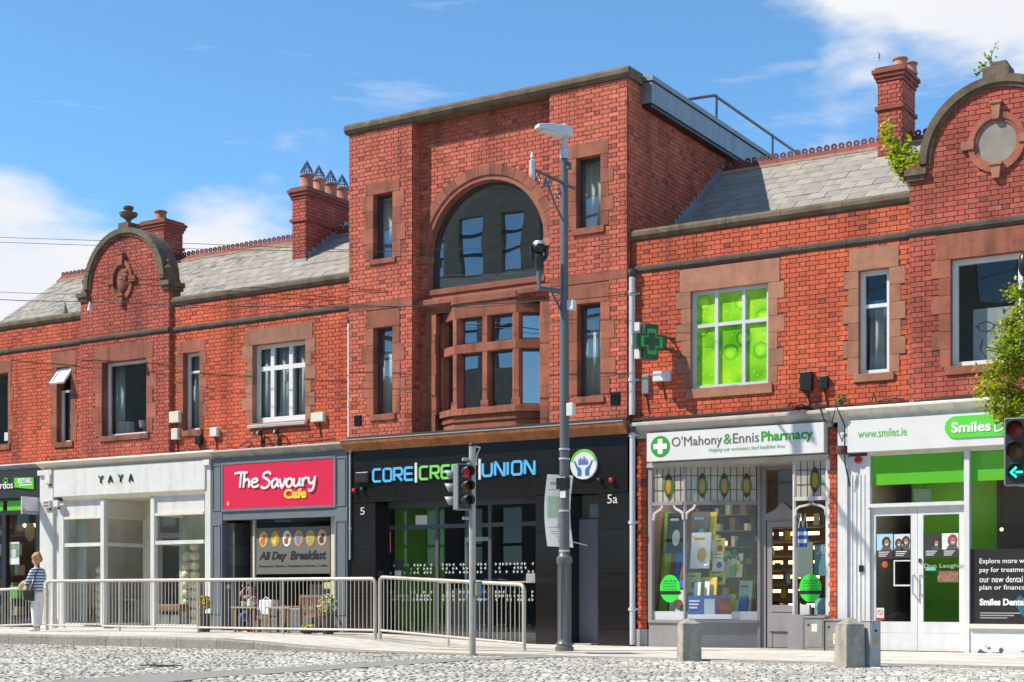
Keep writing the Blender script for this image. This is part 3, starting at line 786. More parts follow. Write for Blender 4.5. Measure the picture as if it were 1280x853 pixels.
# top-hung casement standing open
cas = MB(); hW = w2[1]-w2[0]; hh = w2[3]-wz
def tilt(pts, z_h, y_h, ang): return [(x, y_h-(z_h-z)*math.sin(ang)+y*math.cos(ang), z_h-(z_h-z)*math.cos(ang)-y*math.sin(ang)) for (x, y, z) in pts]
m = MB()
for (a, b, c, d) in ((w2[0], w2[0]+.05, wz+.03, w2[3]), (w2[1]-.05, w2[1], wz+.03, w2[3]), (w2[0]+.05, w2[1]-.05, w2[3]-.05, w2[3]), (w2[0]+.05, w2[1]-.05, wz+.03, wz+.08)): m.box(a, b, 0, .05, c, d)
m.v = tilt(m.v, w2[3], RV-.07, math.radians(38)); cw = m.build('open_casement', upvc_m, bL)
m = MB().box(w2[0]+.045, w2[1]-.045, .02, .026, wz+.07, w2[3]-.045); m.v = tilt(m.v, w2[3], RV-.07, math.radians(38)); m.build('pane', M('frosted_pane', (.62, .66, .68), .3), cw)
bx('window_head', upvc_m, bL, w2[0], w2[1], RV, RV+.07, w2[3]-.035, w2[3])
window(bL, w3, RV-.05, upvc_m, .06, gm=glass_h)
window(bL, w4, RV, upvc_m, .06, hor=[w4[2]+(w4[3]-w4[2])*.76])
window(bL, w5, RV, upvc_m, .075, vert=[FX(340.5, RV), FX(363.5, RV)], hor=[w5[2]+(w5[3]-w5[2])*.70], bar=.095, low=.13)
MB().runx([(-.10, w5[2]-.10), (-.12, w5[2]-.05), (.12, w5[2]+.01), (.12, w5[2]-.10)], w5[0]-.06, w5[1]+.05).build('painted_sill', upvc_m, bL)
for (a, b) in ((w5[0]+.02, w5[0]+.42), (w5[0]+.5, w5[1]-.5), (w5[1]-.42, w5[1]-.02)): curtain(bL, a, b, w5[2], w5[3], RV+.16)
curtain(bL, w4[0]-.1, w4[0]+.26, w4[2], w4[3], RV+.2); curtain(bL, w2[0], w2[1]-.05, w2[2], wz, RV+.2)
curtain(bL, w3[0]-.1, w3[0]+.30, w3[2], w3[3], RV+.2); bx('notice', white_pl, bL, w1[1]-.33, w1[1]-.08, RV+.02, RV+.025, w1[2]+.12, w1[2]+.32)
room(bL, XL0+.1, XC0-.1, 4.12, 6.9, .27, 3.0, room_m)
# things on the bay window's sill
bx('paper_box', white_pl, bL, w3[0]+.22, w3[0]+.42, RV+.2, RV+.35, w3[2]+.09, w3[2]+.36)
MB().lathe([(.10, 0), (.12, .16)], w3[0]+.80, RV+.28, w3[2]+.2, 14).build('small_lampshade', M('mauve_shade', (.45, .33, .42), .8), bL)
MB().lathe([(.05, 0), (.02, .03), (.02, .12)], w3[0]+.80, RV+.28, w3[2]+.08, 10).build('small_lamp_base', white_pl, bL)
# roof, ridges, chimneys
slates(bL, [(XL0, gx0+.1), (gx0+.1, XC0)], .55, 4.1, skip=lambda x, y: gx0+.3 < x < gx1-.4 and y < 2.6)
ridge(bL, [(XL0, XC0)], 4.1)
c1 = (FX(178, 3.7), FX(206, 3.7)); c1z = F(190, 275, 3.7)[1]
chimney(bL, c1[0], c1[1]-.02, 3.7, 4.35, 9.0, c1z-.08, brL, [((c1[0]+c1[1])/2-.05, 4.0)], .30, .15)
c2p = RP(373, 327); c2y = c2p[1]; c2 = (FX(365.3, c2y), FX(382.5, c2y)); c2z = F(374, 238, c2y)[1]
chimney(bL, c2[0], c2[1], c2y, c2y+2.35, c2p[2], c2z, brL, [((c2[0]+c2[1])/2, c2y+.28+.44*k) for k in range(5)], .36, .155, guard=True)
for k in range(9):                         # stepped lead flashing up the big stack
    y0_ = c2y+.04+k*.17
    MB().prism([(0, 0), (.2, 0), (.2, .16), (0, .16)], 0, .01)
    bx('flashing', lead_m, bL, c2[1]+.012, c2[1]+.022, y0_, y0_+.16, RZ0+RS*y0_-.02, RZ0+RS*y0_+.20)
bx('flashing', lead_m, bL, c2[0]-.05, c2[1]+.05, c2y-.06, c2y-.02, c2p[2]-.12, c2p[2]+.04)
brL.finish(bL, wallL)
MB().box(XL0, XC0, 8.2, 8.4, 0, 7.0).box(XL0-.2, XL0, .3, 8.4, 0, 7.4).build('rear_wall', mortar, bL)

# ================= CREDIT UNION BUILDING =================
PY, RY = -.12, .13
CT0, CT1 = 10.19, 10.376
bC = thing('tall_brick_building', 'tall red brick building with big arched window, between the two terraces', 'building', ((XC0+XC1)/2, 0, 0))
brC = Bricks()
px0, px1 = FX(515.5, PY), FX(687, PY)
wins = [R(467, 491, 244, 325.5, PY), R(720.8, 751, 198.5, 287, PY), R(467.3, 491, 410.5, 519, PY), R(722, 751, 381, 497, PY)]
holes = []
holes += surround(bC, wins[0], PY, sand_red, (.24, .18), (.2, .3), 4, sill=.1)
holes += surround(bC, wins[1], PY, sand_red, (.26, .16), (.16, .27), 5, sill=.12)
holes += surround(bC, wins[2], PY, sand_red, (.34, .18), (.18, .3), 5, sill=.12)
holes += surround(bC, wins[3], PY, sand_red, (.34, .18), (.18, .3), 5, sill=.12)
for a, b in ((XC0, px0), (px1, XC1)):
    x = a+.002
    while x < b-.02:
        l = min(.62, b-x); bx('band_stone', sand_red, bC, x, x+l-.004, PY-.014, PY+.1, 6.60, 6.76); x += l
    holes.append((a, b, 6.60, 6.765))
AX0, AX1 = FX(535.5, RY), FX(680.5, RY); ac = (AX0+AX1)/2; ar = (AX1-AX0)/2; az = F(541, 321, RY)[1]; ab = F(541, 363, RY)[1]
BZ0, BZ1 = Z_SHOP+.22, 6.42                # bay zone
wall = MB()
for a, b, hs in ((XC0, px0, (wins[0], wins[2])), (px1, XC1, (wins[1], wins[3]))):
    for r in minus((a, b, WB, CT0), [ex(h) for h in hs]): wall.box(r[0], r[1], PY, .30, r[2], r[3])
for r in minus((px0, px1, WB, CT0), [(AX0, AX1, ab-.005, az), (AX0-.02, AX1+.02, WB-.1, BZ1), (AX0, AX1, az, az+ar)]): wall.box(r[0], r[1], RY, .30, r[2], r[3])
n = 24                                      # spandrels above the arch
for k in range(n):
    a0, a1 = math.pi*k/n, math.pi*(k+1)/n
    p0 = (ac+ar*math.cos(a0), az+ar*math.sin(a0)); p1 = (ac+ar*math.cos(a1), az+ar*math.sin(a1))
    wall.prism([p0, (p0[0], az+ar), (p1[0], az+ar), p1], RY, .30)
wall.box(XC1-.25, XC1, .301, 8.5, 3.8, CT0).box(XC0, XC0+.25, .301, 8.5, 3.8, CT0).box(XC0, XC1, 8.5, 8.7, 0, CT0)
wallC = wall.build('wall', M('pale_red_mortar', (.30, .105, .075), .9, var=.25, scale=6), bC)
brC.wall('f', PY, XC0, px0, WB+.01, CT0, holes, kind=2); brC.wall('f', PY, px1, XC1, WB+.01, CT0, holes, kind=2)
brC.wall('s', px0, PY+.012, RY, WB+.01, CT0, kind=2)
ro = ar+.28
def archh(zm):
    if zm < ab-.12: return []
    if zm < az: return [(AX0, AX1)]
    h = ro**2-(zm-az)**2
    return [(ac-math.sqrt(h), ac+math.sqrt(h))] if h > 0 else []
brC.wall('f', RY, px0, px1, 4.0, CT0, [archh, (px0+.14, px1, 3.9, BZ1+.12), (px0, px1, 6.56, 6.80)], kind=2)
brC.wall('s', XC1, PY+.012, 8.5, 3.9, CT0, [(-.0, .2, 0, 7.45)], kind=2)
# arch: voussoirs with an inner chamfered order, imposts, jamb bricks
nv = 17
for k in range(nv):
    a0, a1 = 180*k/nv, 180*(k+1)/nv-.35
    MB().ring(ac, az, ar+.09, ro, RY-.022-random.uniform(0, .006), RY+.1, a0, a1, n=3).build('voussoir', sand_red, bC)
    MB().ring(ac, az, ar-.015, ar+.085, RY+.02, RY+.20, a0, a1, n=3).build('inner_voussoir', sand_red, bC)
for s, xx in ((-1, AX0), (1, AX1)):
    a, b = (xx-.28, xx) if s < 0 else (xx, min(xx+.33, px1-.005))
    bx('impost', sand_tan, bC, a, b+(.02 if s < 0 else 0), RY-.06, RY+.18, az-.12, az+.02, bevel=.01)
bx('arch_sill_string', sand_red, bC, px0+.01, px1-.01, RY-.12, RY+.16, 6.58, 6.70, bevel=.02)
bx('arch_sill', sand_red, bC, AX0-.05, AX1+.02, RY-.03, RY+.2, 6.79, ab, bevel=.01)
# arched window: frame, mullions of the lower casement line, one large pane
fr = MB(); fw = .065; FYc = RY+.17
fr.ring(ac, az, ar-fw, ar+.01, FYc, FYc+.07, 0, 180, n=28)
fr.box(AX0, AX0+fw, FYc, FYc+.07, ab, az); fr.box(AX1-fw, AX1, FYc, FYc+.07, ab, az); fr.box(AX0+fw, AX1-fw, FYc, FYc+.07, ab, ab+fw)
fr = fr.build('arched_window', dark_fr, bC)
MB().prism([(ac+(ar-.05)*math.cos(math.radians(a)), az+(ar-.05)*math.sin(math.radians(a))) for a in range(0, 181, 6)]+[(AX0+.05, ab+.05), (AX1-.05, ab+.05)], FYc+.03, FYc+.036).build('pane', glass_c, fr)
MB().ring(ac, az, ar-.02, ar+.06, FYc+.08, FYc+.42, 0, 180, n=28).box(AX0-.06, AX0+.02, FYc+.08, FYc+.42, ab, az).build('pale_reveal', M('pale_green_plaster', (.55, .58, .50), .8), bC)
# canted stone bay of eight lights
BYF = RY-.09
xa, xb = FX(569, BYF), FX(645, BYF); dxc, dyc = .43, .24
plan = [(xa-dxc, BYF+dyc), (xa, BYF), (xb, BYF), (xb+dxc, BYF+dyc)]
bayz = [F(577, 512, BYF)[1], F(577, 442.5, BYF)[1], F(577, 431.5, BYF)[1], F(577, 398.5, BYF)[1]]
def bay_ring(z0, z1, o, name, mat=sand_red, bk=.3):
    pts = [(plan[0][0]-.12, plan[0][1]+.02-o*.3), (plan[0][0]-o*.3, plan[0][1]-o), (plan[1][0]-o*.35, plan[1][1]-o), (plan[2][0]+o*.35, plan[2][1]-o), (plan[3][0]+o*.3, plan[3][1]-o), (plan[3][0]+.06, plan[3][1]+.02-o*.3)]
    pts += [(plan[3][0]+.06, plan[3][1]+bk), (plan[0][0]-.12, plan[0][1]+bk)]
    return MB().flat(pts, z0, z1).build(name, mat, bC, bevel=.008)
bay_ring(3.9, bayz[0]-.26, .03, 'bay_apron'); bay_ring(bayz[0]-.26, bayz[0]-.13, .06, 'bay_moulding'); bay_ring(bayz[0]-.13, bayz[0], .11, 'bay_sill')
bay_ring(bayz[1], bayz[2], .02, 'bay_transom')
bay_ring(bayz[3], bayz[3]+.28, .015, 'bay_lintel'); bay_ring(bayz[3]+.28, bayz[3]+.40, .05, 'bay_cornice')
def mull(x, y, wd, ang, z0, z1, name='bay_mullion', foot=True):
    m = MB(); c, s_ = math.cos(ang), math.sin(ang)
    def pt(u, v): return (x+u*c-v*s_, y+u*s_+v*c)
    m.flat([pt(-wd/2, .02), pt(-wd*.3, -.03), pt(wd*.3, -.03), pt(wd/2, .02), pt(wd/2, .16), pt(-wd/2, .16)], z0, z1)
    if foot: m.flat([pt(-wd*.52, -.05), pt(wd*.52, -.05), pt(wd*.52, .1), pt(-wd*.52, .1)], z0, z0+.14)
    m.build(name, sand_red, bC, bevel=.006)
for (z0, z1, ft) in ((bayz[0], bayz[1], True), (bayz[2], bayz[3], False)):
    al = math.atan2(dyc, dxc)
    mull(xa, BYF+.02, .17, -al*.5, z0, z1, foot=ft); mull(xb, BYF+.02, .17, al*.5, z0, z1, foot=ft); mull((xa+xb)/2, BYF+.015, .17, 0, z0, z1, foot=ft)
    mull(plan[0][0]-.05, plan[0][1]-.0, .13, -al, z0, z1, 'bay_jamb', False); mull(plan[3][0]+.03, plan[3][1]+.0, .16, al, z0, z1, 'bay_jamb', False)
    def light(x0, y0, x1, y1):
        d = Vector((x1-x0, y1-y0)); ln = d.length; d.normalize(); nrm = Vector((-d.y, d.x))
        def P(u, v): q = Vector((x0, y0))+d*u+nrm*v; return (q.x, q.y)
        f = MB(); ws = .045; off = .10
        for (u0, u1, c, e) in ((0, ws, z0, z1), (ln-ws, ln, z0, z1), (ws, ln-ws, z0, z0+ws), (ws, ln-ws, z1-ws, z1)):
            f.flat([P(u0, off), P(u1, off), P(u1, off+.05), P(u0, off+.05)], c, e)
        f = f.build('bay_window', dark_fr, bC)
        MB().flat([P(ws-.005, off+.02), P(ln-ws+.005, off+.02), P(ln-ws+.005, off+.026), P(ws-.005, off+.026)], z0+ws-.005, z1-ws+.005).build('pane', glass_c, f)
    light(plan[0][0], plan[0][1], xa, BYF); light(xa, BYF, (xa+xb)/2, BYF); light((xa+xb)/2, BYF, xb, BYF); light(xb, BYF, plan[3][0], plan[3][1])
x = px0+.002                                # sandstone jamb blocks beside the bay
for k in range(6):
    h = (BZ1-4.05)/6
    bx('bay_side_stone', sand_red, bC, px0+.012, plan[0][0]-.1+.02*(k % 2), RY-.01, RY+.2, 4.05+k*h, 4.05+(k+1)*h-.004)
    bx('bay_side_stone', sand_red, bC, plan[3][0]+.05, px1+.0, RY-.01, RY+.2, 4.05+k*h, 4.05+(k+1)*h-.004)
bx('bay_head_stone', sand_red, bC, px0+.14, px1, RY-.012, RY+.12, BZ1, BZ1+.12)
for i, r in enumerate(wins):
    window(bC, r, PY+.14, dark_fr, .055, hor=([r[2]+(r[3]-r[2])*.72] if i > 1 else []), gm=glass('grey_glass', .22, (.9, .93, .92), .02))
    curtain(bC, r[0]-.12, r[1]-.12, r[2], r[3], PY+.34, M('pale_blind', (.78, .80, .74), .9), 'blind')
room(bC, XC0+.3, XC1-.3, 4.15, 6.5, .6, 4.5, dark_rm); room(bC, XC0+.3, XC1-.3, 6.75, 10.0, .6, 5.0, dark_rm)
# parapet coping, grey metal eaves box along the side, roof rail
coping(bC, XC0-.07, XC1+.07, PY, CT0, CT1, .09, back=.5)
MB().box(XC0, XC1, .3, 8.6, CT0-.1, CT0+.05).build('flat_roof', lead_m, bC)
zin = M('grey_zinc', (.23, .25, .27), .4, metal=.4, var=.12, stain=.2)
fb = MB(); y0_ = SW(800.9, 96.7, XC1+.22)[0]
bx('eaves_box', zin, bC, XC1+.013, XC1+.22, .42, 8.6, 9.86, 10.24)
bx('eaves_capping', zin, bC, XC1-.2, XC1+.25, .40, 8.6, 10.26, 10.345)
bx('eaves_soffit', black_pl, bC, XC1+.013, XC1+.19, .45, 8.6, 9.80, 9.855)
m = MB(); rx_ = XC1-.05
ry0 = 3.7; m.tube([(rx_-.5, ry0-.1, 10.95), (rx_, ry0+.1, 11.0), (rx_, 9.5, 11.0)], .03, 8)
for yy in (3.9, 6.9, 9.3): m.tube([(rx_, yy, 10.2), (rx_, yy, 11.04)], .025, 8)
m.build('roof_rail', M('dark_steel', (.08, .085, .10), .4, metal=.5), bC)
brC.finish(bC, wallC)

# ================= RIGHT TERRACE =================
bR = thing('brick_terrace', 'red brick terrace with green-filled window, tall chimney and round medallion gable', 'building', (7, 0, 0))
brR = Bricks()
hx0 = FX(1137, GY); hc = FX(1247, GY); hx1 = 2*hc-hx0; hr = 1.12; hz = F(1262, 90, GY)[1]-.13-hr
v6 = R(863.6, 960.5, 365, 487); v7 = R(1073.5, 1111.8, 339, 468.5)
v8 = R(1188.5, 1300, 324.6, 459, GY); v8 = (v8[0], 2*hc-v8[0], v8[2], v8[3])
hR = surround(bR, v6, 0, sand_tan, (.40, .21), (.17, .28), 6, sill=.17) + surround(bR, v7, 0, sand_tan, (.36, .16), (.18, .26), 6, sill=.13)
hG = surround(bR, v8, GY, sand_red, (.40, .24), (.18, .3), 6, sill=.13)
wl = MB()
for r in minus((XC1+.001, XR1, WB, Z_COP0), [ex(v6), ex(v7), (hx0, hx1, 0, 20)]): wl.box(r[0], r[1], 0, .25, r[2], r[3])
for r in minus((hx0, hx1, WB, hz), [ex(v8)]): wl.box(r[0], r[1], GY, .25, r[2], r[3])
wl.prism([(hc+hr*.98*math.cos(math.radians(a)), hz+hr*.98*math.sin(math.radians(a))) for a in range(0, 181, 9)], GY, .2)
wallR = wl.build('wall', mortar, bR)
brR.wall('f', 0, XC1+.02, hx0, WB+.01, Z_COP0, hR); brR.wall('f', 0, hx1, XR1, WB+.01, Z_COP0)
def hspan(zm):
    if zm < hz: return [(hx0, hx1)]
    h = hr**2-(zm-hz)**2
    return [(hc-math.sqrt(h)+.02, hc+math.sqrt(h)-.02)] if h > .01 else []
md = (FX(1246, GY), F(1246, 178, GY)[1])
brR.wall('f', GY, hx0, hx1, WB+.01, hz+hr, hG+[medh(md, .43, .46)], span=hspan, kind=1)
for (a, b, yy) in ((XC1+.01, hx0, 0), (hx0, hx1, GY), (hx1, XR1, 0)): coping(bR, a, b, yy, Z_STR-.11, Z_STR+.02, .05, 'string_course', string_m, .01)
coping(bR, XC1+.012, hx0, 0, Z_COP0, Z_COP1, .075, back=.34); coping(bR, hx1, XR1, 0, Z_COP0, Z_COP1, .075, back=.34)
gable_trim(bR, hc, hz, hr, GY, hx0, hx1, False, (md[0], md[1], .44, .47), False)
alu = M('pale_aluminium', (.60, .61, .64), .4, metal=.2, var=.05)
def drops():
    """printed film: green with water drops"""
    m = bpy.data.materials.new('green_droplet_film'); m.use_nodes = True; t = m.node_tree; n = t.nodes; l = t.links; b = n['Principled BSDF']
    b.inputs['Roughness'].default_value = .3
    tcn = n.new('ShaderNodeTexCoord')
    sp = n.new('ShaderNodeSeparateXYZ'); cb = n.new('ShaderNodeCombineXYZ'); l.new(tcn.outputs['Object'], sp.inputs[0]); l.new(sp.outputs[0], cb.inputs[0]); l.new(sp.outputs[2], cb.inputs[1])
    vo = n.new('ShaderNodeTexVoronoi'); vo.voronoi_dimensions = '2D'; vo.inputs['Scale'].default_value = 1.7; l.new(cb.outputs[0], vo.inputs[0])
    vo2 = n.new('ShaderNodeTexVoronoi'); vo2.voronoi_dimensions = '2D'; vo2.inputs['Scale'].default_value = 5.5; l.new(cb.outputs[0], vo2.inputs[0])
    no = n.new('ShaderNodeTexNoise'); no.inputs['Scale'].default_value = 1.4; l.new(tcn.outputs['Object'], no.inputs[0])
    def ramp(src, els):
        r = n.new('ShaderNodeValToRGB'); l.new(src, r.inputs[0]); e = r.color_ramp.elements
        while len(e) < len(els): e.new(.5)
        for q, (p, c) in zip(e, els): q.position = p; q.color = (*c, 1)
        return r.outputs[0]
    base = ramp(no.outputs[0], [(.32, (.09, .38, .005)), (.5, (.26, .66, .015)), (.68, (.50, .82, .04))])
    d1 = ramp(vo.outputs['Distance'], [(0, (.95, .95, .95)), (.13, (.7, .7, .7)), (.23, (.12, .12, .12)), (.27, (.5, .5, .5)), (.29, (.5, .5, .5))])
    d2 = ramp(vo2.outputs['Distance'], [(0, (1, 1, 1)), (.11, (.85, .85, .85)), (.15, (.3, .3, .3)), (.18, (.5, .5, .5))])
    mx = n.new('ShaderNodeMix'); mx.data_type = 'RGBA'; mx.blend_type = 'OVERLAY'; mx.inputs[0].default_value = .75; l.new(base, mx.inputs[6]); l.new(d1, mx.inputs[7])
    mx2 = n.new('ShaderNodeMix'); mx2.data_type = 'RGBA'; mx2.blend_type = 'OVERLAY'; mx2.inputs[0].default_value = .6; l.new(mx.outputs[2], mx2.inputs[6]); l.new(d2, mx2.inputs[7])
    l.new(mx2.outputs[2], b.inputs['Base Color']); return m
film = drops()
window(bR, v6, .07, alu, .06, vert=[FX(895.5, .07), FX(929.5, .07)], hor=[v6[2]+(v6[3]-v6[2])*.645], gm=glass_s, bar=.06)
bx('window_film', film, bR, v6[0]+.03, v6[1]-.03, .125, .13, v6[2]+.03, v6[3]-.03)
window(bR, v7, .10, upvc_m, .075, hor=[v7[2]+(v7[3]-v7[2])*.66])
curtain(bR, v7[0]+.08, v7[0]+.36, v7[2], v7[3]-.45, .34); curtain(bR, v7[1]-.25, v7[1]-.06, v7[2], v7[3]-.5, .36, M('dark_curtain', (.06, .065, .075), .9))
window(bR, v8, .02, upvc_m, .085, vert=[v8[0]+(v8[1]-v8[0])*.72], gm=glass_h)
# photo panel of a laughing face standing inside the gable window
fp = MB().box(v8[0]+.25, v8[0]+1.0, .30, .33, v8[2]+.02, v8[2]+.95).build('photo_panel', M('photo_grey', (.42, .43, .44), .5, var=.25, scale=2.5), bR)
fx, fz = v8[0]+.62, v8[2]+.52; dk = M('photo_dark', (.05, .05, .055), .5)
m = MB()
for s in (-1, 1): m.ring(fx+s*.17, fz+.14, .115, .13, .29, .3, n=20, kz=.62)
m.box(fx-.045, fx+.045, .29, .3, fz+.15, fz+.165).box(fx-.34, fx-.29, .29, .3, fz+.15, fz+.165); m.build('spectacles', dk, fp)
MB().disc(fx, fz-.19, .17, .075, .29, .3).build('open_mouth', dk, fp); MB().disc(fx, fz-.17, .145, .04, .284, .289).build('teeth', white_pl, fp)
MB().ribbon([(fx+.03, fz+.12), (fx+.055, fz-.02), (fx-.03, fz-.05)], .02, .29, .3).build('nose_line', dk, fp)
MB().ribbon([(fx-.22, fz-.06), (fx-.25, fz-.22), (fx-.15, fz-.38), (fx, fz-.42), (fx+.16, fz-.38), (fx+.25, fz-.22), (fx+.22, fz-.05)], .016, .29, .3).build('face_line', dk, fp)
room(bR, XC1+.3, XR1-.2, 4.12, 6.9, .36, 3.0, room_m)
slates(bR, [(XC1+.02, XR1)], .55, 4.1, skip=lambda x, y: x > hx0+.4 and y < 2.9)
ridge(bR, [(XC1+.02, XR1)], 4.1)
k0 = FX(1097, 3.6), FX(1127, 3.6); kz = F(1110, 88, 3.6)[1]
ch = chimney(bR, k0[0], k0[1], 3.6, 4.42, 9.1, kz, brR, [(k0[0]+.34, 3.9), (k0[0]+.42, 4.25)], .22, .13)
k = 0
yy = 1.45
while yy < 4.0:                             # stepped flashing against the tall building
    bx('flashing', lead_m, bR, XC1+.014, XC1+.026, yy, yy+.15, RZ0+RS*yy-.05, RZ0+RS*yy+.20); yy += .17
MB().add([(XC1+.02, .6, RZ0+RS*.6+.03), (XC1+.22, .6, RZ0+RS*.6+.03), (XC1+.22, 4.0, RZ0+RS*4.0+.03), (XC1+.02, 4.0, RZ0+RS*4.0+.03), (XC1+.02, .6, RZ0+RS*.6), (XC1+.22, .6, RZ0+RS*.6), (XC1+.22, 4.0, RZ0+RS*4.0), (XC1+.02, 4.0, RZ0+RS*4.0)],
         [(0,1,2,3),(4,7,6,5),(0,4,5,1),(1,5,6,2),(2,6,7,3),(3,7,4,0)]).build('flashing', lead_m, bR)
brR.finish(bR, wallR)
MB().box(XC1+.05, XR1, 8.2, 8.4, 0, 7.0).box(XR1, XR1+.2, .3, 8.4, 0, 7.4).build('rear_wall', mortar, bR)

# ================= BUILDING ACROSS THE STREET (seen only mirrored in the glass) =================
bO = thing('stone_building', 'tall grey stone building across the street, mirrored in the arched window', 'building', (-18, -29, 0))
st_m = M('grey_stone', (.26, .23, .19), .9, var=.25)
ox0, ox1, oy = -27., -8.5, -28.
hs = []
for f_ in range(5):
    for k in range(9): 
        a = ox0+.8+k*1.95; hs.append((a, a+1.1, 2.2+f_*4.1, 4.6+f_*4.1))
m = MB()
for r in minus((ox0, ox1, 0, 22.5), hs): m.box(r[0], r[1], oy-.4, oy, r[2], r[3])
m.box(ox0, ox1, oy-9, oy-8.8, 0, 22.5).box(ox0, ox0+.3, oy-8.8, oy-.4, 0, 22.5).box(ox1-.3, ox1, oy-8.8, oy-.4, 0, 22.5)
m.build('wall', st_m, bO)
for z in (1.6, 5.8, 14., 18.): bx('string_course', M('pale_stone_band', (.45, .43, .36), .8), bO, ox0, ox1, oy-.02, oy+.25, z, z+.35)
bx('cornice', M('pale_stone_band', (.45, .43, .36)), bO, ox0-.3, ox1+.3, oy-.4, oy+.5, 22.5, 23.1); bx('roof', lead_m, bO, ox0, ox1, oy-9, oy-.4, 22.5, 22.7)
gm_ = M('sky_mirror_glass', (.75, .78, .8), .02, metal=1., var=0)
for h in hs:
    f_ = MB(); f_.box(h[0], h[1], oy-.2, oy-.12, h[2]+.78, h[2]+.9); f_.box(h[0], h[1], oy-.2, oy-.12, h[2]+1.62, h[2]+1.74); f_ = f_.build('window', dark_fr, bO)
    bx('pane', gm_, f_, h[0], h[1], oy-.18, oy-.17, h[2], h[3])

def opposite(lab, x0, x1, h, yq_, col, nm):
    b = thing('rendered_building', lab, 'building', ((x0+x1)/2, yq_, 0)); n_ = int((x1-x0)/3.3); hs = []
    for f_ in range(int((h-2.5)/3.4)):
        for k in range(n_): a = x0+.9+k*(x1-x0)/n_; hs.append((a, a+1.3, 4.3+f_*3.4, 6.2+f_*3.4))
    m = MB()
    for r in minus((x0, x1, 0, h), hs): m.box(r[0], r[1], yq_-.35, yq_, r[2], r[3])
    m.box(x0, x1, yq_-8, yq_-7.8, 0, h).box(x0, x0+.3, yq_-7.8, yq_-.35, 0, h).box(x1-.3, x1, yq_-7.8, yq_-.35, 0, h); m.build('wall', M(nm, col, .9, var=.15), b)
    bx('roof', lead_m, b, x0, x1, yq_-8, yq_-.36, h, h+.2); bx('cornice', M('pale_stone_band', (.45, .43, .36)), b, x0-.2, x1+.2, yq_-.3, yq_+.35, h-.01, h+.4); bx('shop_band', dark_fr, b, x0+.3, x1-.3, yq_+.01, yq_+.2, .4, 3.4)
    for q in hs: f_ = bx('window', upvc_m, b, q[0], q[1], yq_-.2, yq_-.14, (q[2]+q[3])/2-.04, (q[2]+q[3])/2+.04); bx('pane', gm_, f_, q[0], q[1], yq_-.18, yq_-.17, q[2], q[3])
opposite('buff rendered building across the street, right of the grey stone one', -7.6, 8.5, 13.2, -28.5, (.44, .39, .31), 'buff_render')
opposite('pale grey rendered building across the street, left of the grey stone one', -60., -28.5, 12.5, -28.5, (.42, .42, .41), 'pale_render')
# ================= SHOPFRONTS =================
def pb(name, mat, par, xl, xr, yt, yb, Y0, Y1, ref=None, bevel=0.):
    r = R(xl, xr, yt, yb, Y0, ref); return bx(name, mat, par, r[0], r[1], Y0, Y1, r[2], r[3], bevel)
def cornice(par, x0, x1, zt, h, out_, mat, Y=0., name='cornice'):
    return MB().runx([(Y+.05, zt-h), (Y-.05, zt-h), (Y-.07, zt-h*.75), (Y-out_*.55, zt-h*.55), (Y-out_*.8, zt-h*.3), (Y-out_, zt-h*.22), (Y-out_, zt-.02), (Y-out_*.9, zt), (Y+.05, zt+.02)], x0, x1).build(name, mat, par)
def goods(par, x0, x1, y0, y1, z0, z1, rows, seed, pal, name='display_goods', fill=.8):
    """shelves crowded with small things behind the glass"""
    rr = random.Random(seed); sh = MB()
    mbs = [MB() for _ in pal]
    for k in range(rows):
        z = z0+(z1-z0)*k/rows
        sh.box(x0, x1, y0, y1, z, z+.02)
        x = x0+.02
        while x < x1-.05:
            w_ = rr.uniform(.04, .14); h = rr.uniform(.08, .85*(z1-z0)/rows)
            if rr.random() < fill: rr.choice(mbs).box(x, x+w_*.9, y0+rr.uniform(.02, .1), y1-.02, z+.021, z+.02+h)
            x += w_
    sh.build('shelf', M('shelf_wood', (.22, .15, .09), .6), par)
    for m, p in zip(mbs, pal):
        if m.v: m.build(name, p, par, stuff=True)
PAL = [M('goods_%s' % n, c, .5, objrand=.1) for n, c in (('red', (.35, .04, .03)), ('blue', (.04, .10, .30)), ('cream', (.55, .5, .38)), ('brown', (.20, .10, .05)), ('green', (.06, .20, .05)), ('white', (.65, .65, .63)), ('yellow', (.55, .38, .04)), ('dark', (.04, .04, .045)))]
green_b = M('bright_green', (.10, .50, .012), .45, var=.05)
ink = M('black_ink', (.012, .012, .012), .5); wink = M('white_ink', (.80, .80, .78), .5)

# ---- charity shop at the left edge ----
s0 = thing('shopfront', 'black charity shopfront with green strip at left edge, behind the standing woman', 'shopfront', (-14.8, 0, .16))
X0, X1 = XL0+.1, FX(49.3, -.1)
cornice(s0, X0, X1, 4.02, .16, .18, lead_m)
zf1, zf0 = 3.86, F(25, 622, -.12)[1]
bx('fascia', M('black_board', (.015, .013, .014), .5), s0, X0, X1, -.12, .1, zf0, zf1)
blk = M('black_frame_paint', (.012, .012, .014), .4)
bx('head_rail', blk, s0, X0, X1, -.04, .06, zf0-.06, zf0)
zg0 = F(25, 638, 0)[1]
for (a, b) in ((FX(9, 0), FX(49.3, 0)), (X0+.2, FX(3.5, 0))): bx('green_transom_panel', green_b, s0, a, b, .0, .03, zg0, zf0-.06)
bx('transom', blk, s0, X0, X1, -.03, .06, zg0-.10, zg0)
bx('post', blk, s0, FX(3.5, 0), FX(9, 0), -.04, .08, .16, zg0-.10); bx('post', blk, s0, FX(46.5, 0), X1, -.05, .08, .16, zg0-.10); bx('stall_riser', blk, s0, X0, X1, -.03, .08, .14, .34)
bx('pane', glass_s, s0, FX(9, 0), FX(46.5, 0), .02, .026, .34, zg0-.1); bx('pane', glass_s, s0, X0, FX(3.5, 0), .02, .026, .34, zg0-.1)
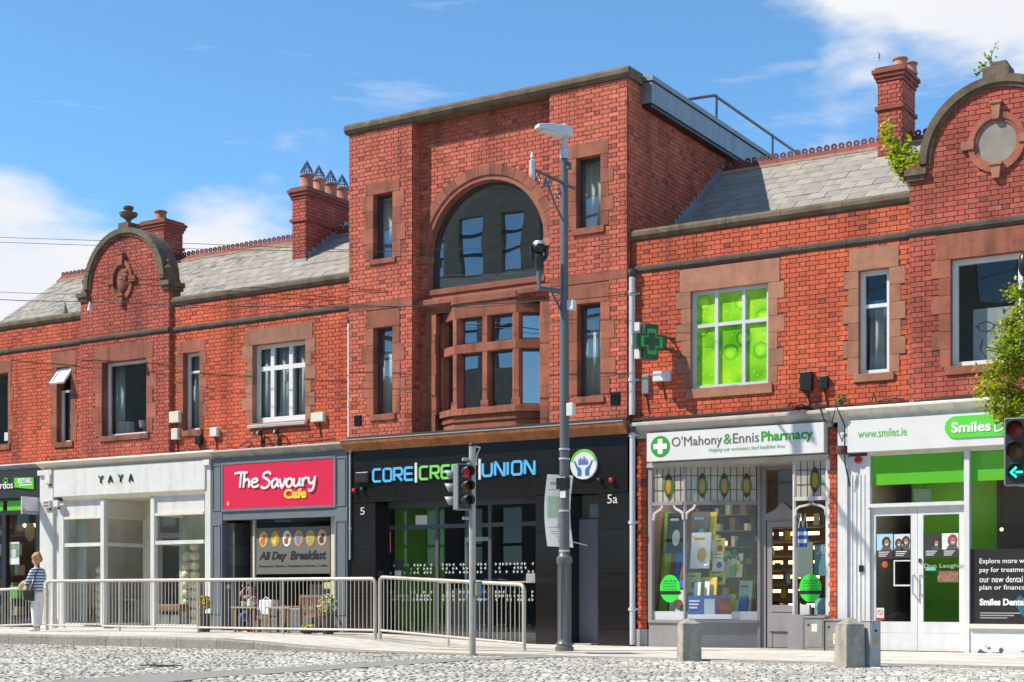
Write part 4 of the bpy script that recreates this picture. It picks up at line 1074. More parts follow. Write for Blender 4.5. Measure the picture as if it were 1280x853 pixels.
room(s0, X0, X1, .17, 3.5, .09, 3.6, M('warm_shop_wall', (.25, .17, .10), .9))
goods(s0, FX(9, .8), X1-.1, 1.9, 2.2, .4, 2.9, 5, 11, PAL); goods(s0, X0+.3, FX(3, .8), 1.2, 1.5, .4, 2.9, 5, 12, PAL)
MB().disc(FX(37, .4), F(37, 665, .4)[1], .17, .22, .4, .43).build('straw_hat', M('straw', (.45, .28, .08), .8), s0)
pb('window_poster', wink, s0, 12, 24, 678, 706, .035, .04); pb('poster_photo', M('poster_green', (.20, .32, .18), .6, var=.5, scale=8), s0, 12.6, 23.4, 680, 697, .030, .034)
MB().ball((FX(17, .028), .03, F(17, 684, .03)[1]), .045, .006, .055).build('poster_head', M('poster_skin', (.5, .32, .22), .6), s0)
pb('poster_torso', M('poster_lilac', (.6, .58, .68), .6), s0, 14.5, 20, 687, 697, .026, .03)
pb('green_crate', green_b, s0, 10, 25, 733, 748, .25, .5)
for px_ in (31, 43):
    MB().tube([(FX(px_, .5), .5, 3.4), (FX(px_, .5), .5, F(px_, 655, .5)[1])], .006, 5).build('pendant_cord', cable_m, s0)
    MB().ball((FX(px_, .5), .5, F(px_, 657, .5)[1]), .05).build('pendant_bulb', M('warm_bulb', (1, .72, .35), .4, emit=1.2), s0, smooth=True)
sg = thing('shop_sign', 'black fascia lettering with slanted green retail tag', 'sign', (FX(20, -.13), -.13, 3.5))
text('Barnardos', R(-20, 16.5, 602, 611, -.135, 10), -.13, .02, wink, sg)
MB().prism([(FX(18.5, -.14), F(18, 609.5, -.14)[1]), (FX(42.5, -.14), F(18, 611.5, -.14)[1]-.03), (FX(42, -.14), F(18, 598.5, -.14)[1]), (FX(17.8, -.14), F(18, 597.5, -.14)[1])], -.15, -.122).build('green_tag', green_b, sg)
text('RETAIL', R(23, 40, 598.2, 604.5, -.15, 30), -.152, .008, wink, sg, bold=.02)
MB().box(FX(24.5, -.15), FX(40.5, -.15), -.158, -.152, F(30, 607.3, -.15)[1], F(30, 606, -.15)[1]).build('tag_underline', wink, sg)
MB().ring(FX(7, -.14), F(7, 601, -.14)[1], .05, .07, -.14, -.122, 0, 180, n=10).box(FX(7, -.14)-.07, FX(7, -.14)-.05, -.14, -.122, F(7, 604, -.14)[1], F(7, 601, -.14)[1]).box(FX(7, -.14)+.05, FX(7, -.14)+.07, -.14, -.122, F(7, 604, -.14)[1], F(7, 601, -.14)[1]).build('green_crest', green_b, sg)
hb = thing('hanging_sign', 'white square board projecting beside the black charity fascia', 'sign', (X1-.03, -.5, 3.0))
ha, hb0 = SW(27, 620.5, X1-.03), SW(49, 643, X1-.03)
hz1, hz0 = ha[1], SW(27, 642.6, X1-.03)[1]
bx('board', white_pl, hb, X1-.05, X1-.03, ha[0], hb0[0]+.02, hz0, hz1)
bx('bracket', blk, hb, X1-.048, X1-.032, hb0[0]+.02, .0, hz1-.05, hz1)
me_t = text('Barnardos', (0, abs(hb0[0]-ha[0])*.9, 0, .14), 0, .004, M('grey_ink', (.12, .12, .13), .5), hb)
for v in me_t.data.vertices:
    x, y, z = v.co; v.co = (X1-.03-y+.001, ha[0]+.04+x, hz1-.42+z)

# ---- white boutique ----
s1 = thing('shopfront', 'white painted shopfront with recessed door, between black charity shop and grey cafe', 'shopfront', (-10.3, 0, .16))
A0, A1 = FX(50, -.1), FX(263.5, -.1)
cornice(s1, A0, FX(268, -.2), 4.02, .19, .24, cream_m, name='cornice')
zfa, zfb = 3.83, F(68, 621.5, -.14)[1]
bx('fascia', white_m, s1, FX(67, -.14), FX(256, -.14), -.14, .1, zfb, zfa, .006)
MB().runx([(-.13, zfb), (-.02, zfb-.09), (.1, zfb-.09), (.1, zfb)], FX(77, -.1), FX(256, -.1)).build('cream_bevel', cream_m, s1)
zt = zp(-10)
for (a, b) in ((FX(50, -.1), FX(66.5, -.1)), (FX(256.5, -.1), A1)):
    bx('pilaster', white_m, s1, a, b, -.11, .12, zt-.02, zfa, .008)
    bx('pilaster_plinth', white_m, s1, a-.01, b+.01, -.14, .12, zt-.02, zt+.3)
    bx('console_block', cream_m, s1, a-.01, b+.01, -.17, .1, zfa-.12, zfa-.001)
bx('pilaster_panel', white_m, s1, FX(66.5, -.1), FX(77, -.1), -.05, .12, zt-.02, zfb-.09)
zh1, zh0 = F(100, 645.5, 0)[1], F(100, 649, 0)[1]; zt1, zt0 = F(100, 679, 0)[1], F(100, 683.5, 0)[1]
zlow = F(100, 779, 0)[1]
P0, P2 = FX(131, .03), FX(193.5, .03)
L0, R1 = FX(77, .03), FX(256.5, .03)
LY = 1.25
def front_bay(a, b):
    bx('head_panel', white_m, s1, a, b, .0, .06, zh1, zfb-.09); bx('head_rail', cream_m, s1, a, b, -.04, .07, zh0, zh1-.001)
    bx('transom', white_m, s1, a, b, -.03, .06, zt0, zt1); bx('stall_riser', white_m, s1, a, b, -.02, .08, zt-.02, zlow)
    bx('pane', glass_s, s1, a, b, .02, .026, zt1, zh0); bx('pane', glass_s, s1, a, b, .02, .026, zlow, zt0)
front_bay(L0, P0-.06); front_bay(P2+.06, R1)
for x in (P0, P2): bx('post', white_m, s1, x-.06, x+.06, -.05, .07, zt-.02, zfb-.09, .01)
for x, s in ((P0, 1), (P2, -1)):               # glazed returns into the lobby
    bx('head_panel', cream_m, s1, x-.025, x+.025, .07, LY, zh1, zfb-.09); bx('head_rail', cream_m, s1, x-.04, x+.04, .07, LY, zh0, zh1-.001)
    bx('transom', white_m, s1, x-.03, x+.03, .07, LY, zt0, zt1); bx('stall_riser', white_m, s1, x-.04, x+.04, .07, LY, zt-.02, zlow)
    bx('pane', glass_s, s1, x-.003, x+.003, .07, LY, zt1, zh0); bx('pane', glass_s, s1, x-.003, x+.003, .07, LY, zlow, zt0)
    bx('jamb', cream_m, s1, x-.05, x+.05, LY, LY+.12, zt, zfb-.09)
bx('lobby_ceiling', cream_m, s1, P0, P2, .07, LY+.1, zfb-.085, zfb-.05)
bx('lobby_back_panel', cream_m, s1, P0+.05, P0+.42, LY+.01, LY+.10, zt, zfb-.09)
dr = MB(); d0, d1 = P0+.46, P2-.06
dr.box(d0, d0+.1, LY+.02, LY+.07, zt, zt+2.2).box(d1-.1, d1, LY+.02, LY+.07, zt, zt+2.2).box(d0+.1, d1-.1, LY+.02, LY+.07, zt+2.08, zt+2.2).box(d0+.1, d1-.1, LY+.02, LY+.07, zt, zt+.3)
dr = dr.build('door', M('grey_door', (.30, .31, .32), .5), s1); bx('pane', glass_s, dr, d0+.1, d1-.1, LY+.04, LY+.046, zt+.3, zt+2.08)
room(s1, L0, R1, zt+.02, 3.5, .09, 5.0, M('pale_shop_wall', (.50, .48, .43), .9))
bx('dark_partition', M('shop_grey_wall', (.16, .155, .15), .9), s1, L0+.1, P0+.9, 2.6, 2.66, zt+.02, 3.3)
bx('green_partition', M('sage_wall', (.34, .42, .34), .9), s1, FX(224, .9), FX(232, .9), .9, 1.8, zt+.05, 3.3)
bx('mirror_frame', M('pale_aqua', (.45, .55, .52), .3), s1, L0+.15, L0+.42, .35, .40, zt+.1, 3.2)
YL = thing('shop_sign', 'four widely spaced black capital letters on the white fascia', 'sign', (FX(145, -.15), -.15, 3.4))
for ch_, xa_, xb_ in (('Y', 123, 129), ('A', 135, 141.3), ('Y', 147.5, 153.8), ('A', 160.8, 166.6)):
    text(ch_, R(xa_, xb_, 595, 604.2, -.15, 126), -.142, .025, ink, YL, 'letter', bold=.0)
# stacks of round paper lamps inside the window
cr_ball = M('cream_ball', (.62, .58, .42), .6, var=.08)
for sx, sy, nb, r_ in ((243.5, .6, 9, .112), (233., .95, 8, .112)):
    t_ = thing('ball_lamp_stack', 'column of cream round balls, %s in the white shop window' % ('the taller nearer one' if nb == 9 else 'the shorter one behind'), 'lamp', (FX(sx, sy), sy, zt), 'ball columns in the shop window')
    zz = zt+.03
    bx('base', dark_fr, t_, FX(sx, sy)-.12, FX(sx, sy)+.12, sy-.12, sy+.12, zt+.02, zz)
    for k in range(nb): MB().ball((FX(sx, sy), sy, zz+r_*(1+1.9*k)), r_, n=18, m=12).build('ball', cr_ball, t_, smooth=True)
t_ = thing('ball_lamp_stack', 'column of cream balls left of the boutique lobby', 'lamp', (FX(124, .7), .7, zt), 'ball columns in the shop window')
for k in range(7): MB().ball((FX(124, .7), .7, zt+.14+.2*k), .105, n=16, m=10).build('ball', cr_ball, t_, smooth=True)
bx('base', dark_fr, t_, FX(124, .7)-.1, FX(124, .7)+.1, .6, .8, zt+.02, zt+.04)
for (a, b, yy, zz, lab) in ((205, 232, .7, .55, 'low brown upholstered stool in the boutique right window'), (98, 118, .7, .45, 'low wooden stool in the boutique left window')):
    o = thing('stool', lab, 'stool', (FX((a+b)/2, yy), yy, zt))
    x0, x1 = FX(a, yy), FX(b, yy)
    bx('seat', M('brown_leather', (.22, .10, .05), .6), o, x0, x1, yy-.18, yy+.18, zt+zz-.16, zt+zz, .03)
    for sx in (x0+.05, x1-.05):
        for sy in (-.13, .13): MB().tube([(sx, yy+sy, zt+.02), (sx, yy+sy, zt+zz-.15)], .018, 6).build('leg', dark_fr, o)
o = thing('console_table', 'narrow white console table at the back of the boutique lobby window', 'table', (FX(150, 1.9), 1.9, zt))
bx('top', white_pl, o, FX(136, 1.9), FX(176, 1.9), 1.75, 2.05, zt+.62, zt+.67)
for sx in (FX(138, 1.9), FX(174, 1.9)): bx('leg', white_pl, o, sx, sx+.04, 1.78, 2.02, zt+.02, zt+.62)
for k, px_ in enumerate((98, 102)):
    o = thing('pendant_lamp', 'small dark pendant, %s of the pair in the boutique left window' % ('left' if k == 0 else 'right'), 'lamp', (FX(px_, 1.2), 1.2, 2.6))
    zz = F(px_, 690, 1.2)[1]-.05*k
    MB().tube([(FX(px_, 1.2), 1.2, 3.48), (FX(px_, 1.2), 1.2, zz+.1)], .006, 5).build('cord', cable_m, o); MB().lathe([(.09, 0), (.07, .08), (.02, .14)], FX(px_, 1.2), 1.2, zz, 12).build('shade', dark_fr, o)
for (nm, lab, r_) in (('alarm_box', 'tall white alarm box at top of the boutique left pilaster', (55.5, 62, 588, 605)), ('alarm_box', 'white alarm box with red print on boutique left pilaster', (53.5, 61.5, 625.5, 635.5)), ('junction_box', 'small white junction box with rusty bracket beside boutique window', (66, 72, 626, 634))):
    o = thing(nm, lab, 'box', (FX(r_[0], -.12), -.12, 3)); pb('casing', white_pl, o, r_[0], r_[1], r_[2], r_[3], -.18, -.108, bevel=.012)
    pb('mount', M('rusty_grey', (.12, .10, .09), .8), o, r_[1]-.2, r_[1]+1.4, r_[2]+1, r_[3]+3, -.14, -.108)
    if 'red' in lab: text('888', R(54.2, 60.5, 627, 630, -.18, 54), -.181, .004, M('red_print', (.45, .05, .05), .6), o); text('888', R(54.2, 60.5, 631, 634, -.18, 54), -.181, .004, M('red_print', (.45, .05, .05)), o)

# ---- cafe ----
s2 = thing('shopfront', 'grey cafe shopfront with crimson sign panel and lobby at its left', 'shopfront', (-5.6, 0, .16))
B0, B1 = FX(264, -.1), FX(434, -.1)
stone_c = M('grey_limestone', (.38, .37, .34), .85, var=.2, stain=.3)
cornice(s2, B0+.05, B1+.06, 4.0, .17, .24, stone_c)
zt = .16
gf1, gf0 = 3.83, F(300, 650, -.1)[1]
for (a, b) in ((264, 277.5), (418, 434)):
    x0, x1 = FX(a, -.1), FX(b, -.1)
    bx('pilaster', grey_paint, s2, x0, x1, -.10, .14, zt-.02, gf1)
    for (z0, z1) in ((F(300, 638, -.1)[1], gf1-.12), (zt+.35, F(300, 655, -.1)[1])):
        m = MB(); 
        for (p, q, r_, s_) in ((x0+.04, x1-.04, z1-.025, z1), (x0+.04, x1-.04, z0, z0+.025), (x0+.04, x0+.06, z0+.025, z1-.025), (x1-.06, x1-.04, z0+.025, z1-.025)): m.box(p, q, -.115, -.098, r_, s_)
        m.build('panel_moulding', grey_paint, s2)
    bx('plinth', grey_paint, s2, x0-.015, x1+.015, -.125, .14, zt-.02, zt+.3)
bx('fascia_frame', grey_paint, s2, FX(277.5, -.1), FX(418, -.1), -.09, .12, gf0, gf1)
m = MB(); sx0, sx1, sz0, sz1 = R(278.5, 417, 581.5, 637, -.12)
for r in minus((sx0-.05, sx1+.05, sz0-.05, sz1+.05), [(sx0, sx1, sz0, sz1)]): m.box(r[0], r[1], -.125, -.09, r[2], r[3])
m.build('sign_surround', grey_paint, s2)
bx('head_rail', grey_paint, s2, FX(277.5, -.1), FX(418, -.1), -.07, .1, F(300, 648.5, -.1)[1]-.02, gf0)
csn = thing('shop_sign', 'crimson panel sign with white brush lettering and yellow word below', 'sign', ((sx0+sx1)/2, -.11, sz0))
bx('panel', M('crimson_panel', (.60, .012, .06), .4, var=.04), csn, sx0, sx1, -.115, -.085, sz0, sz1)
# hand-brushed lettering drawn stroke by stroke; unit box: x in letter widths, z 0..1 (x-height .55)
brush = {'T': [[(0, .95), (.35, 1.0), (.8, .98)], [(.42, .98), (.38, .5), (.36, .0)]], 'h': [[(.1, 1.), (.08, .5), (.06, 0)], [(.07, .3), (.2, .5), (.36, .5), (.4, .3), (.4, 0)]],
 'e': [[(.06, .28), (.3, .34), (.4, .44), (.3, .55), (.12, .48), (.04, .26), (.14, .04), (.34, .02), (.5, .14)]], 'S': [[(.62, .86), (.48, 1.02), (.2, .95), (.14, .74), (.4, .56), (.58, .36), (.46, .1), (.2, .0), (0, .12)]],
 'a': [[(.42, .5), (.24, .56), (.06, .36), (.08, .08), (.24, .04), (.4, .3), (.43, .52)], [(.43, .5), (.44, .2), (.54, .04)]], 'v': [[(.02, .54), (.16, .04), (.24, .04), (.42, .56)]],
 'o': [[(.24, .55), (.06, .42), (.05, .12), (.22, .02), (.4, .16), (.4, .42), (.26, .55)]], 'u': [[(.05, .54), (.05, .16), (.16, .03), (.3, .1), (.4, .32), (.42, .54)], [(.42, .5), (.42, .16), (.5, .04)]],
 'r': [[(.08, .54), (.1, .0)], [(.1, .3), (.2, .5), (.38, .52)]], 'y': [[(.04, .56), (.08, .28), (.22, .16), (.4, .3)], [(.46, .6), (.42, .2), (.36, -.16), (.2, -.3), (.06, -.22)]]}
def brush_text(s, xpx0, xpx1, zb, h, par, mat, slope=0.):
    adv = {'T': .52, 'S': .68, 'h': .5, 'e': .52, ' ': .18, 'a': .54, 'v': .45, 'o': .48, 'u': .54, 'r': .42, 'y': .5}
    tot = sum(adv[c] for c in s); X0, X1 = FX(xpx0, -.12), FX(xpx1, -.12); k = (X1-X0)/tot; x = X0; i = 0
    for c in s:
        m = MB()
        for st_ in brush.get(c, []):
            p = [Vector(q) for q in st_]; pts = []
            for j in range(len(p)-1):                     # smooth the stroke
                a = p[max(j-1, 0)]; b = p[j]; d = p[j+1]; e = p[min(j+2, len(p)-1)]
                for t in (0, .25, .5, .75):
                    pts.append(.5*((2*b)+(d-a)*t+(2*a-5*b+4*d-e)*t*t+(-a+3*b-3*d+e)*t**3))
            pts.append(p[-1]); i += 1
            zoff = zb+slope*(x-X0)
            m.ribbon([(x+q.x*k+q.y*h*.06, zoff+q.y*h) for q in pts], h*.135, -.136-.0012*i, -.114)
        if m.v: m.build('letter', mat, par)
        x += adv[c]*k
zb = F(300, 609.5, -.12)[1]; hh_ = F(300, 590.5, -.12)[1]-zb
brush_text('The', 293, 324.5, zb-.01, hh_, csn, wink); brush_text('Savoury', 326.5, 395, zb-.045, hh_*1.02, csn, wink, .0)
text('Cafe', R(355, 383.5, 611.5, 624, -.12, 355), -.117, .014, M('sign_yellow', (.85, .50, .05), .5), csn, bold=.045)
text('6', R(283.8, 287, 626.5, 632.5, -.12), -.117, .008, M('sign_yellow', (.85, .50, .05)), csn, bold=.03)
# lobby with dark tiles, window to its right
tile_m = M('dark_wall_tile', (.11, .105, .10), .3, var=.15, objrand=.15)
c0, c1 = FX(277.5, 0), FX(316, .12)
lx = FX(291, .0)
for k in range(6):
    z0 = zt+k*.46; bx('wall_tile', tile_m, s2, c0, lx, .05, .07, z0, min(z0+.455, gf0-.06))
    for q in range(3): bx('wall_tile', tile_m, s2, lx-.02, lx+.0, .071+q*.42, .071+q*.42+.415, z0, min(z0+.455, gf0-.06))
m = MB().box(lx+.02, lx+.10, 1.32, 1.38, zt, zt+2.1).box(c1-.1, c1-.02, 1.32, 1.38, zt, zt+2.1).box(lx+.1, c1-.1, 1.32, 1.38, zt+2.0, zt+2.1).box(lx+.1, c1-.1, 1.32, 1.38, zt, zt+.5)
dr = m.build('door', grey_paint, s2); bx('pane', glass_s, dr, lx+.1, c1-.1, 1.345, 1.351, zt+.5, zt+2.0); bx('lobby_fanlight', dark_fr, s2, lx, c1, 1.33, 1.38, zt+2.101, gf0)
creamy = M('cream_window_frame', (.62, .56, .44), .5)
WY = .12; wx0, wx1 = c1, FX(418.5, WY); wzt, wzb = F(318, 646, WY)[1], .62
fr = MB(); fr.box(wx0, wx0+.045, WY, WY+.07, wzb, wzt); fr.box(wx1-.10, wx1, WY, WY+.07, wzb, wzt); fr.box(wx0+.045, wx1-.10, WY, WY+.07, wzt-.05, wzt); fr.box(wx0+.045, wx1-.10, WY, WY+.07, wzb, wzb+.06)
fr = fr.build('window', creamy, s2)
for px_ in (331.5, 371, 408): bx('frame_clip', dark_fr, fr, FX(px_-1.6, WY), FX(px_+1.6, WY), WY-.006, WY+.02, wzt-.08, wzt-.001)
bx('pane', glass_s, fr, wx0+.04, wx1-.09, WY+.03, WY+.036, wzb+.05, wzt-.04)
bx('stall_riser', grey_paint, s2, wx0, wx1, .05, .2, zt, wzb); 
bx('window_side_post', dark_fr, s2, wx0-.06, wx0-.002, WY, 1.32, zt, gf0-.02)
vinyl = M('grey_vinyl', (.14, .14, .125), .5, var=.05)
vr = R(319.5, 411.5, 660.5, 718, WY, 319.5)
bx('vinyl_band', vinyl, fr, vr[0], vr[1], WY+.024, WY+.028, vr[2], vr[3])
text('All Day', R(323.5, 357.5, 690, 703, WY, 323.5), WY+.022, .004, ink, fr, bold=.03, shear=.22)
text('Breakfast', R(362, 407, 688.6, 700, WY, 362), WY+.022, .004, ink, fr, bold=.03, shear=.22)
text('Restaurant | Paninis | Omelettes | Pastries | Coffee', R(323, 408.5, 706.8, 710.2, WY, 323), WY+.022, .003, ink, fr, bold=.01)
food = [((.55, .10, .03), (.55, .42, .10)), ((.70, .50, .06), (.45, .30, .03)), ((.35, .12, .04), (.75, .70, .60)), ((.08, .25, .50), (.60, .25, .06)), ((.25, .40, .08), (.60, .30, .05)), ((.06, .04, .03), (.65, .35, .22))]
for k, (ca_, cb_) in enumerate(food):
    px_ = 328.6+14.65*k; py_ = 674.5-.45*k; x, z = FX(px_, WY), F(px_, py_, WY)[1]
    f_ = MB().disc(x, z, .115, .165, WY+.018, WY+.023, 20).build('food_picture', M('plate_edge_%d' % k, tuple(min(1, v*1.1+.1) for v in cb_), .5), fr)
    MB().disc(x, z-.01, .10, .145, WY+.0145, WY+.0175, 18).build('plate', M('food_a_%d' % k, cb_, .5, var=.5, scale=14), f_)
    MB().disc(x-.015, z-.045, .06, .07, WY+.011, WY+.0142, 12).build('food', M('food_b_%d' % k, ca_, .5, var=.5, scale=18), f_)
    MB().disc(x+.03, z+.05, .045, .05, WY+.011, WY+.0142, 10).build('food', M('food_b_%d' % k, ca_), f_)
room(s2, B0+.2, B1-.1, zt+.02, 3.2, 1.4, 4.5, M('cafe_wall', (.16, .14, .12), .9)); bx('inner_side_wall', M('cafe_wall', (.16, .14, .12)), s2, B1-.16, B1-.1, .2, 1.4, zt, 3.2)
bx('ceiling', M('cafe_wall', (.16, .14, .12)), s2, B0+.2, B1-.1, .2, 1.4, gf0+.0, gf0+.05)
bx('counter', M('counter_white', (.5, .5, .48), .5), s2, wx0+.9, wx1-.3, .9, 1.2, zt+.02, 1.15); bx('green_card', M('lime_card', (.45, .62, .20), .6), s2, FX(405, WY), FX(413, WY), WY-.004, WY+.022, F(405, 736, WY)[1], F(405, 728, WY)[1])
bx('wall_notice', white_pl, s2, FX(283, .03), FX(287, .03), .03, .049, F(285, 736, .03)[1], F(285, 731, .03)[1])

# ---- credit union ----
s3 = thing('shopfront', 'polished black granite shopfront with dark framed glazing, under the arched window', 'shopfront', ((XC0+XC1)/2, 0, .1))
D0, D1 = FX(438.5, -.1), FX(786.5, -.1)
SY = -.16
x = D0-.06
while x < D1:                                   # stone cornice in lengths, lead on top
    l = min(random.uniform(.5, .75), D1+.02-x)
    MB().runx([(SY+.1, 3.80), (SY-.04, 3.80), (SY-.10, 3.86), (SY-.20, 3.93), (SY-.22, 3.99), (SY+.1, 4.0)], x, x+l-.005).build('cornice_stone', sand_or, s3); x += l
bx('lead_flashing', lead_m, s3, D0-.06, D1+.02, SY-.23, SY+.06, 4.0, 4.022); MB().tube([(D0, SY-.0, 4.06), (-.6, SY-.02, 4.055), (D1, SY, 4.07)], .035, 6).build('cable_run', cable_m, s3)
fz0 = F(440, 629, SY)[1]; fz1 = 3.80
xsn = [D0, FX(495, SY), FX(575, SY), FX(660, SY), FX(720, SY), D1]
for i in range(5): bx('fascia_panel', black_gr, s3, xsn[i]+.003, xsn[i+1]-.003, SY+random.uniform(0, .002), .1, fz0, fz1-.001)
def pier(a, b, zb, splits, y1=.1):
    zs = [zb]+splits+[fz0-.008]
    for i in range(len(zs)-1): bx('granite_panel', black_gr, s3, a, b, SY+random.uniform(.004, .008), y1, zs[i]+.003, zs[i+1]-.003)
gy = .30
pier(FX(439.5, SY), FX(469, SY), zp(-3.3)-.02, [.9, F(440, 687, SY)[1]], .5)
pier(FX(669.5, SY), FX(712, SY), .0, [.55, 1.3, 2.1], .5)
pier(FX(748, SY), FX(785.8, SY), -.02, [.30, 1.3, 2.1], .5)
gx0_, gx1_ = FX(476, gy), FX(672, gy)
gl0, gzt = .1, fz0-.05
ff = MB(); mu = [FX(487, gy), FX(546, gy), FX(612, gy)]; ztr = F(487, 660, gy)[1]
ff.box(gx0_, gx1_, gy-.02, gy+.06, gzt-.06, gzt+.06); ff.box(gx0_, gx0_+.14, gy, gy+.06, gl0, gzt-.06)
for v in mu[1:]: ff.box(v-.035, v+.035, gy, gy+.06, gl0, gzt-.06)
edges = [gx0_+.14, mu[1]-.035, mu[1]+.035, mu[2]-.035, mu[2]+.035, gx1_-.0]
for i in (0, 2, 4): ff.box(edges[i], edges[i+1], gy+.002, gy+.058, ztr-.04, ztr+.04); ff.box(edges[i], edges[i+1], gy+.002, gy+.058, gl0, gl0+.1)
ff = ff.build('glazing_frame', M('anthracite_frame', (.075, .078, .092), .4, var=.08), s3)
tri = MB(); rr = random.Random(5)
for i in (0, 2, 4):
    bx('pane', glass_s, ff, edges[i], edges[i+1], gy+.025, gy+.031, ztr+.04, gzt-.06); bx('pane', glass_s, ff, edges[i], edges[i+1], gy+.025, gy+.031, gl0+.1, ztr-.04)
    for zc in (F(550, 711, gy)[1], F(550, 745, gy)[1]):
        x = edges[i]+.1
        while x < edges[i+1]-.08:
            for q in (-.075, 0, .075):
                if rr.random() < .72:
                    s = .032; sg_ = rr.choice((-1, 1)); tri.prism([(x-sg_*s*.7, zc+q-s), (x+sg_*s*.7, zc+q), (x-sg_*s*.7, zc+q+s)], gy+.020, gy+.0245)
            x += .082
tri.build('window_pattern', M('frosted_print', (.42, .46, .45), .6), s3, stuff=True)
bx('door_rail', steel_m, ff, edges[2]+.05, edges[5]-.1, gy-.05, gy-.025, 1.15, 1.18)
bx('orange_strip', M('coral_strip', (.75, .18, .10), .5), ff, FX(487.5, gy), FX(488.6, gy), gy-.01, gy-.001, F(488, 691, gy)[1], F(488, 664, gy)[1])
bx('intercom', dark_fr, ff, FX(495, gy), FX(504, gy), gy-.01, gy+.02, F(495, 713, gy)[1], F(495, 700, gy)[1]); bx('window_notice', white_pl, ff, FX(519, gy), FX(533.5, gy), gy+.015, gy+.02, F(519, 656.5, gy)[1], F(519, 644.5, gy)[1])
bx('small_notice', white_pl, ff, FX(493, gy), FX(501, gy), gy+.012, gy+.018, F(493, 720, gy)[1], F(493, 713.5, gy)[1]); bx('push_plate', M('steel_plate', (.45, .45, .43), .4, metal=.5), ff, FX(658, gy), FX(669, gy), gy-.01, gy+.02, F(658, 729, gy)[1], F(658, 717, gy)[1])
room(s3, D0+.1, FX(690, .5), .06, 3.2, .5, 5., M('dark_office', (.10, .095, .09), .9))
bx('green_wall', M('green_wall_paint', (.13, .33, .015), .6), s3, FX(492, 1.0), FX(545, 1.6), 1.9, 1.95, .1, 3.1); bx('green_wall', M('green_wall_paint', (.13, .33, .015)), s3, D0+.45, D0+.5, .5, 1.95, .1, 3.1)
bx('reception_desk', M('pale_desk', (.35, .36, .34), .5), s3, FX(560, 1.8), FX(600, 1.8), 1.8, 2.3, .06, 1.05)
m = MB(); 
for r in minus(R(581, 613, 672, 750, 1.1, 581), [R(583.5, 610.5, 677, 748, 1.1, 581)]): m.box(r[0], r[1], 1.1, 1.13, r[2], r[3])
m.build('pale_green_door_frame', M('aqua_frame', (.35, .55, .46), .5), s3)
# side door 5a
dz1 = F(716, 624, .2)[1]; dzt = F(716, 650, .2)[1]
bx('side_door', M('slate_blue_door', (.17, .17, .21), .45, var=.06), s3, FX(712.5, .2), FX(747.5, .2), .2, .26, .02, dzt)
bx('side_fanlight', glass_s, s3, FX(712.5, .2), FX(747.5, .2), .22, .226, dzt+.03, fz0); bx('fanlight_bar', dark_fr, s3, FX(712.5, .2), FX(747.5, .2), .19, .25, dzt, dzt+.03); bx('fanlight_blind', M('olive_blind', (.16, .155, .12), .7), s3, FX(712.5, .2), FX(747.5, .2), .32, .33, dzt, fz0)
bx('threshold', stone_c, s3, FX(712, .2), FX(748, .2), -.1, .3, -.02, .03)
# letters
csn = thing('shop_sign', 'raised blue and green square letters with pale dividers on black fascia', 'sign', (-.5, SY, 3.3))
blue_l = M('sky_blue_letter', (.10, .42, .72), .4, var=.04); green_l = M('leaf_green_letter', (.20, .58, .12), .4, var=.04); pale_l = M('pale_divider', (.62, .63, .64), .4)
lz0, lz1 = F(466, 602.5, SY)[1], F(466, 587.5, SY)[1]; lh = lz1-lz0
SQ = {'C': [[(1, 1), (.18, 1), (0, .85), (0, .15), (.18, 0), (1, 0)]], 'O': [[(.15, 1), (0, .85), (0, .15), (.15, 0), (.85, 0), (1, .15), (1, .85), (.85, 1), (.14, 1)]], 'R': [[(0, 0), (0, 1), (.85, 1), (1, .86), (1, .58), (.85, .45), (.12, .45)], [(.5, .38), (1, -.03)]],
 'E': [[(1, 1), (.15, 1), (0, .85), (0, .15), (.15, 0), (1, 0)], [(.1, .5), (.92, .5)]], 'D': [[(0, 0), (0, 1), (.75, 1), (1, .8), (1, .2), (.75, 0), (.1, 0)]], 'I': [[(0, 0), (0, 1)]], 'T': [[(-.1, 1), (1.1, 1)], [(.5, .9), (.5, 0)]],
 'U': [[(0, 1), (0, .2), (.18, 0), (.82, 0), (1, .2), (1, 1)]], 'N': [[(0, 0), (0, 1), (.12, 1), (.88, 0), (1, 0), (1, 1)]]}
def sq_text(s, xp0, xp1, mat):
    wds = {'I': .12}; sp = .36; tot = sum(wds.get(c, 1) for c in s)+sp*(len(s)-1); A, B = FX(xp0, SY), FX(xp1, SY); k = (B-A)/tot; x = A
    for c in s:
        w_ = wds.get(c, 1)*k; m = MB()
        for i, st_ in enumerate(SQ[c]): m.ribbon([(x+(p[0]*(w_ if c != 'I' else 0)), lz0+lh*p[1]) for p in st_], lh*.19, SY-.035-.001*i, SY+.004)
        m.build('letter', mat, csn); x += w_+sp*k
sq_text('CORE', 467.5, 517, blue_l); sq_text('CREDIT', 526, 596, green_l); sq_text('UNION', 604.5, 669, blue_l)
for px_ in (520.8, 600.4): bx('divider', pale_l, csn, FX(px_-1.3, SY), FX(px_+1.3, SY), SY-.03, SY+.004, lz0-.06, lz1+.09)
lg = thing('logo_disc', 'round white disc with green arc and two blue hands on black fascia', 'sign', (FX(731, SY), SY, 3.1))
lx_, lz_ = FX(730.8, SY), F(730.8, 580.8, SY)[1]; lr = .272
MB().disc(lx_, lz_, lr, lr, SY-.05, SY+.002, 40).build('disc', white_pl, lg)
MB().ring(lx_, lz_, lr*.86, lr*.985, SY-.056, SY-.0505, 12, 168, n=24).build('green_arc', green_b, lg)
hbm = M('logo_blue', (.02, .12, .38), .5)
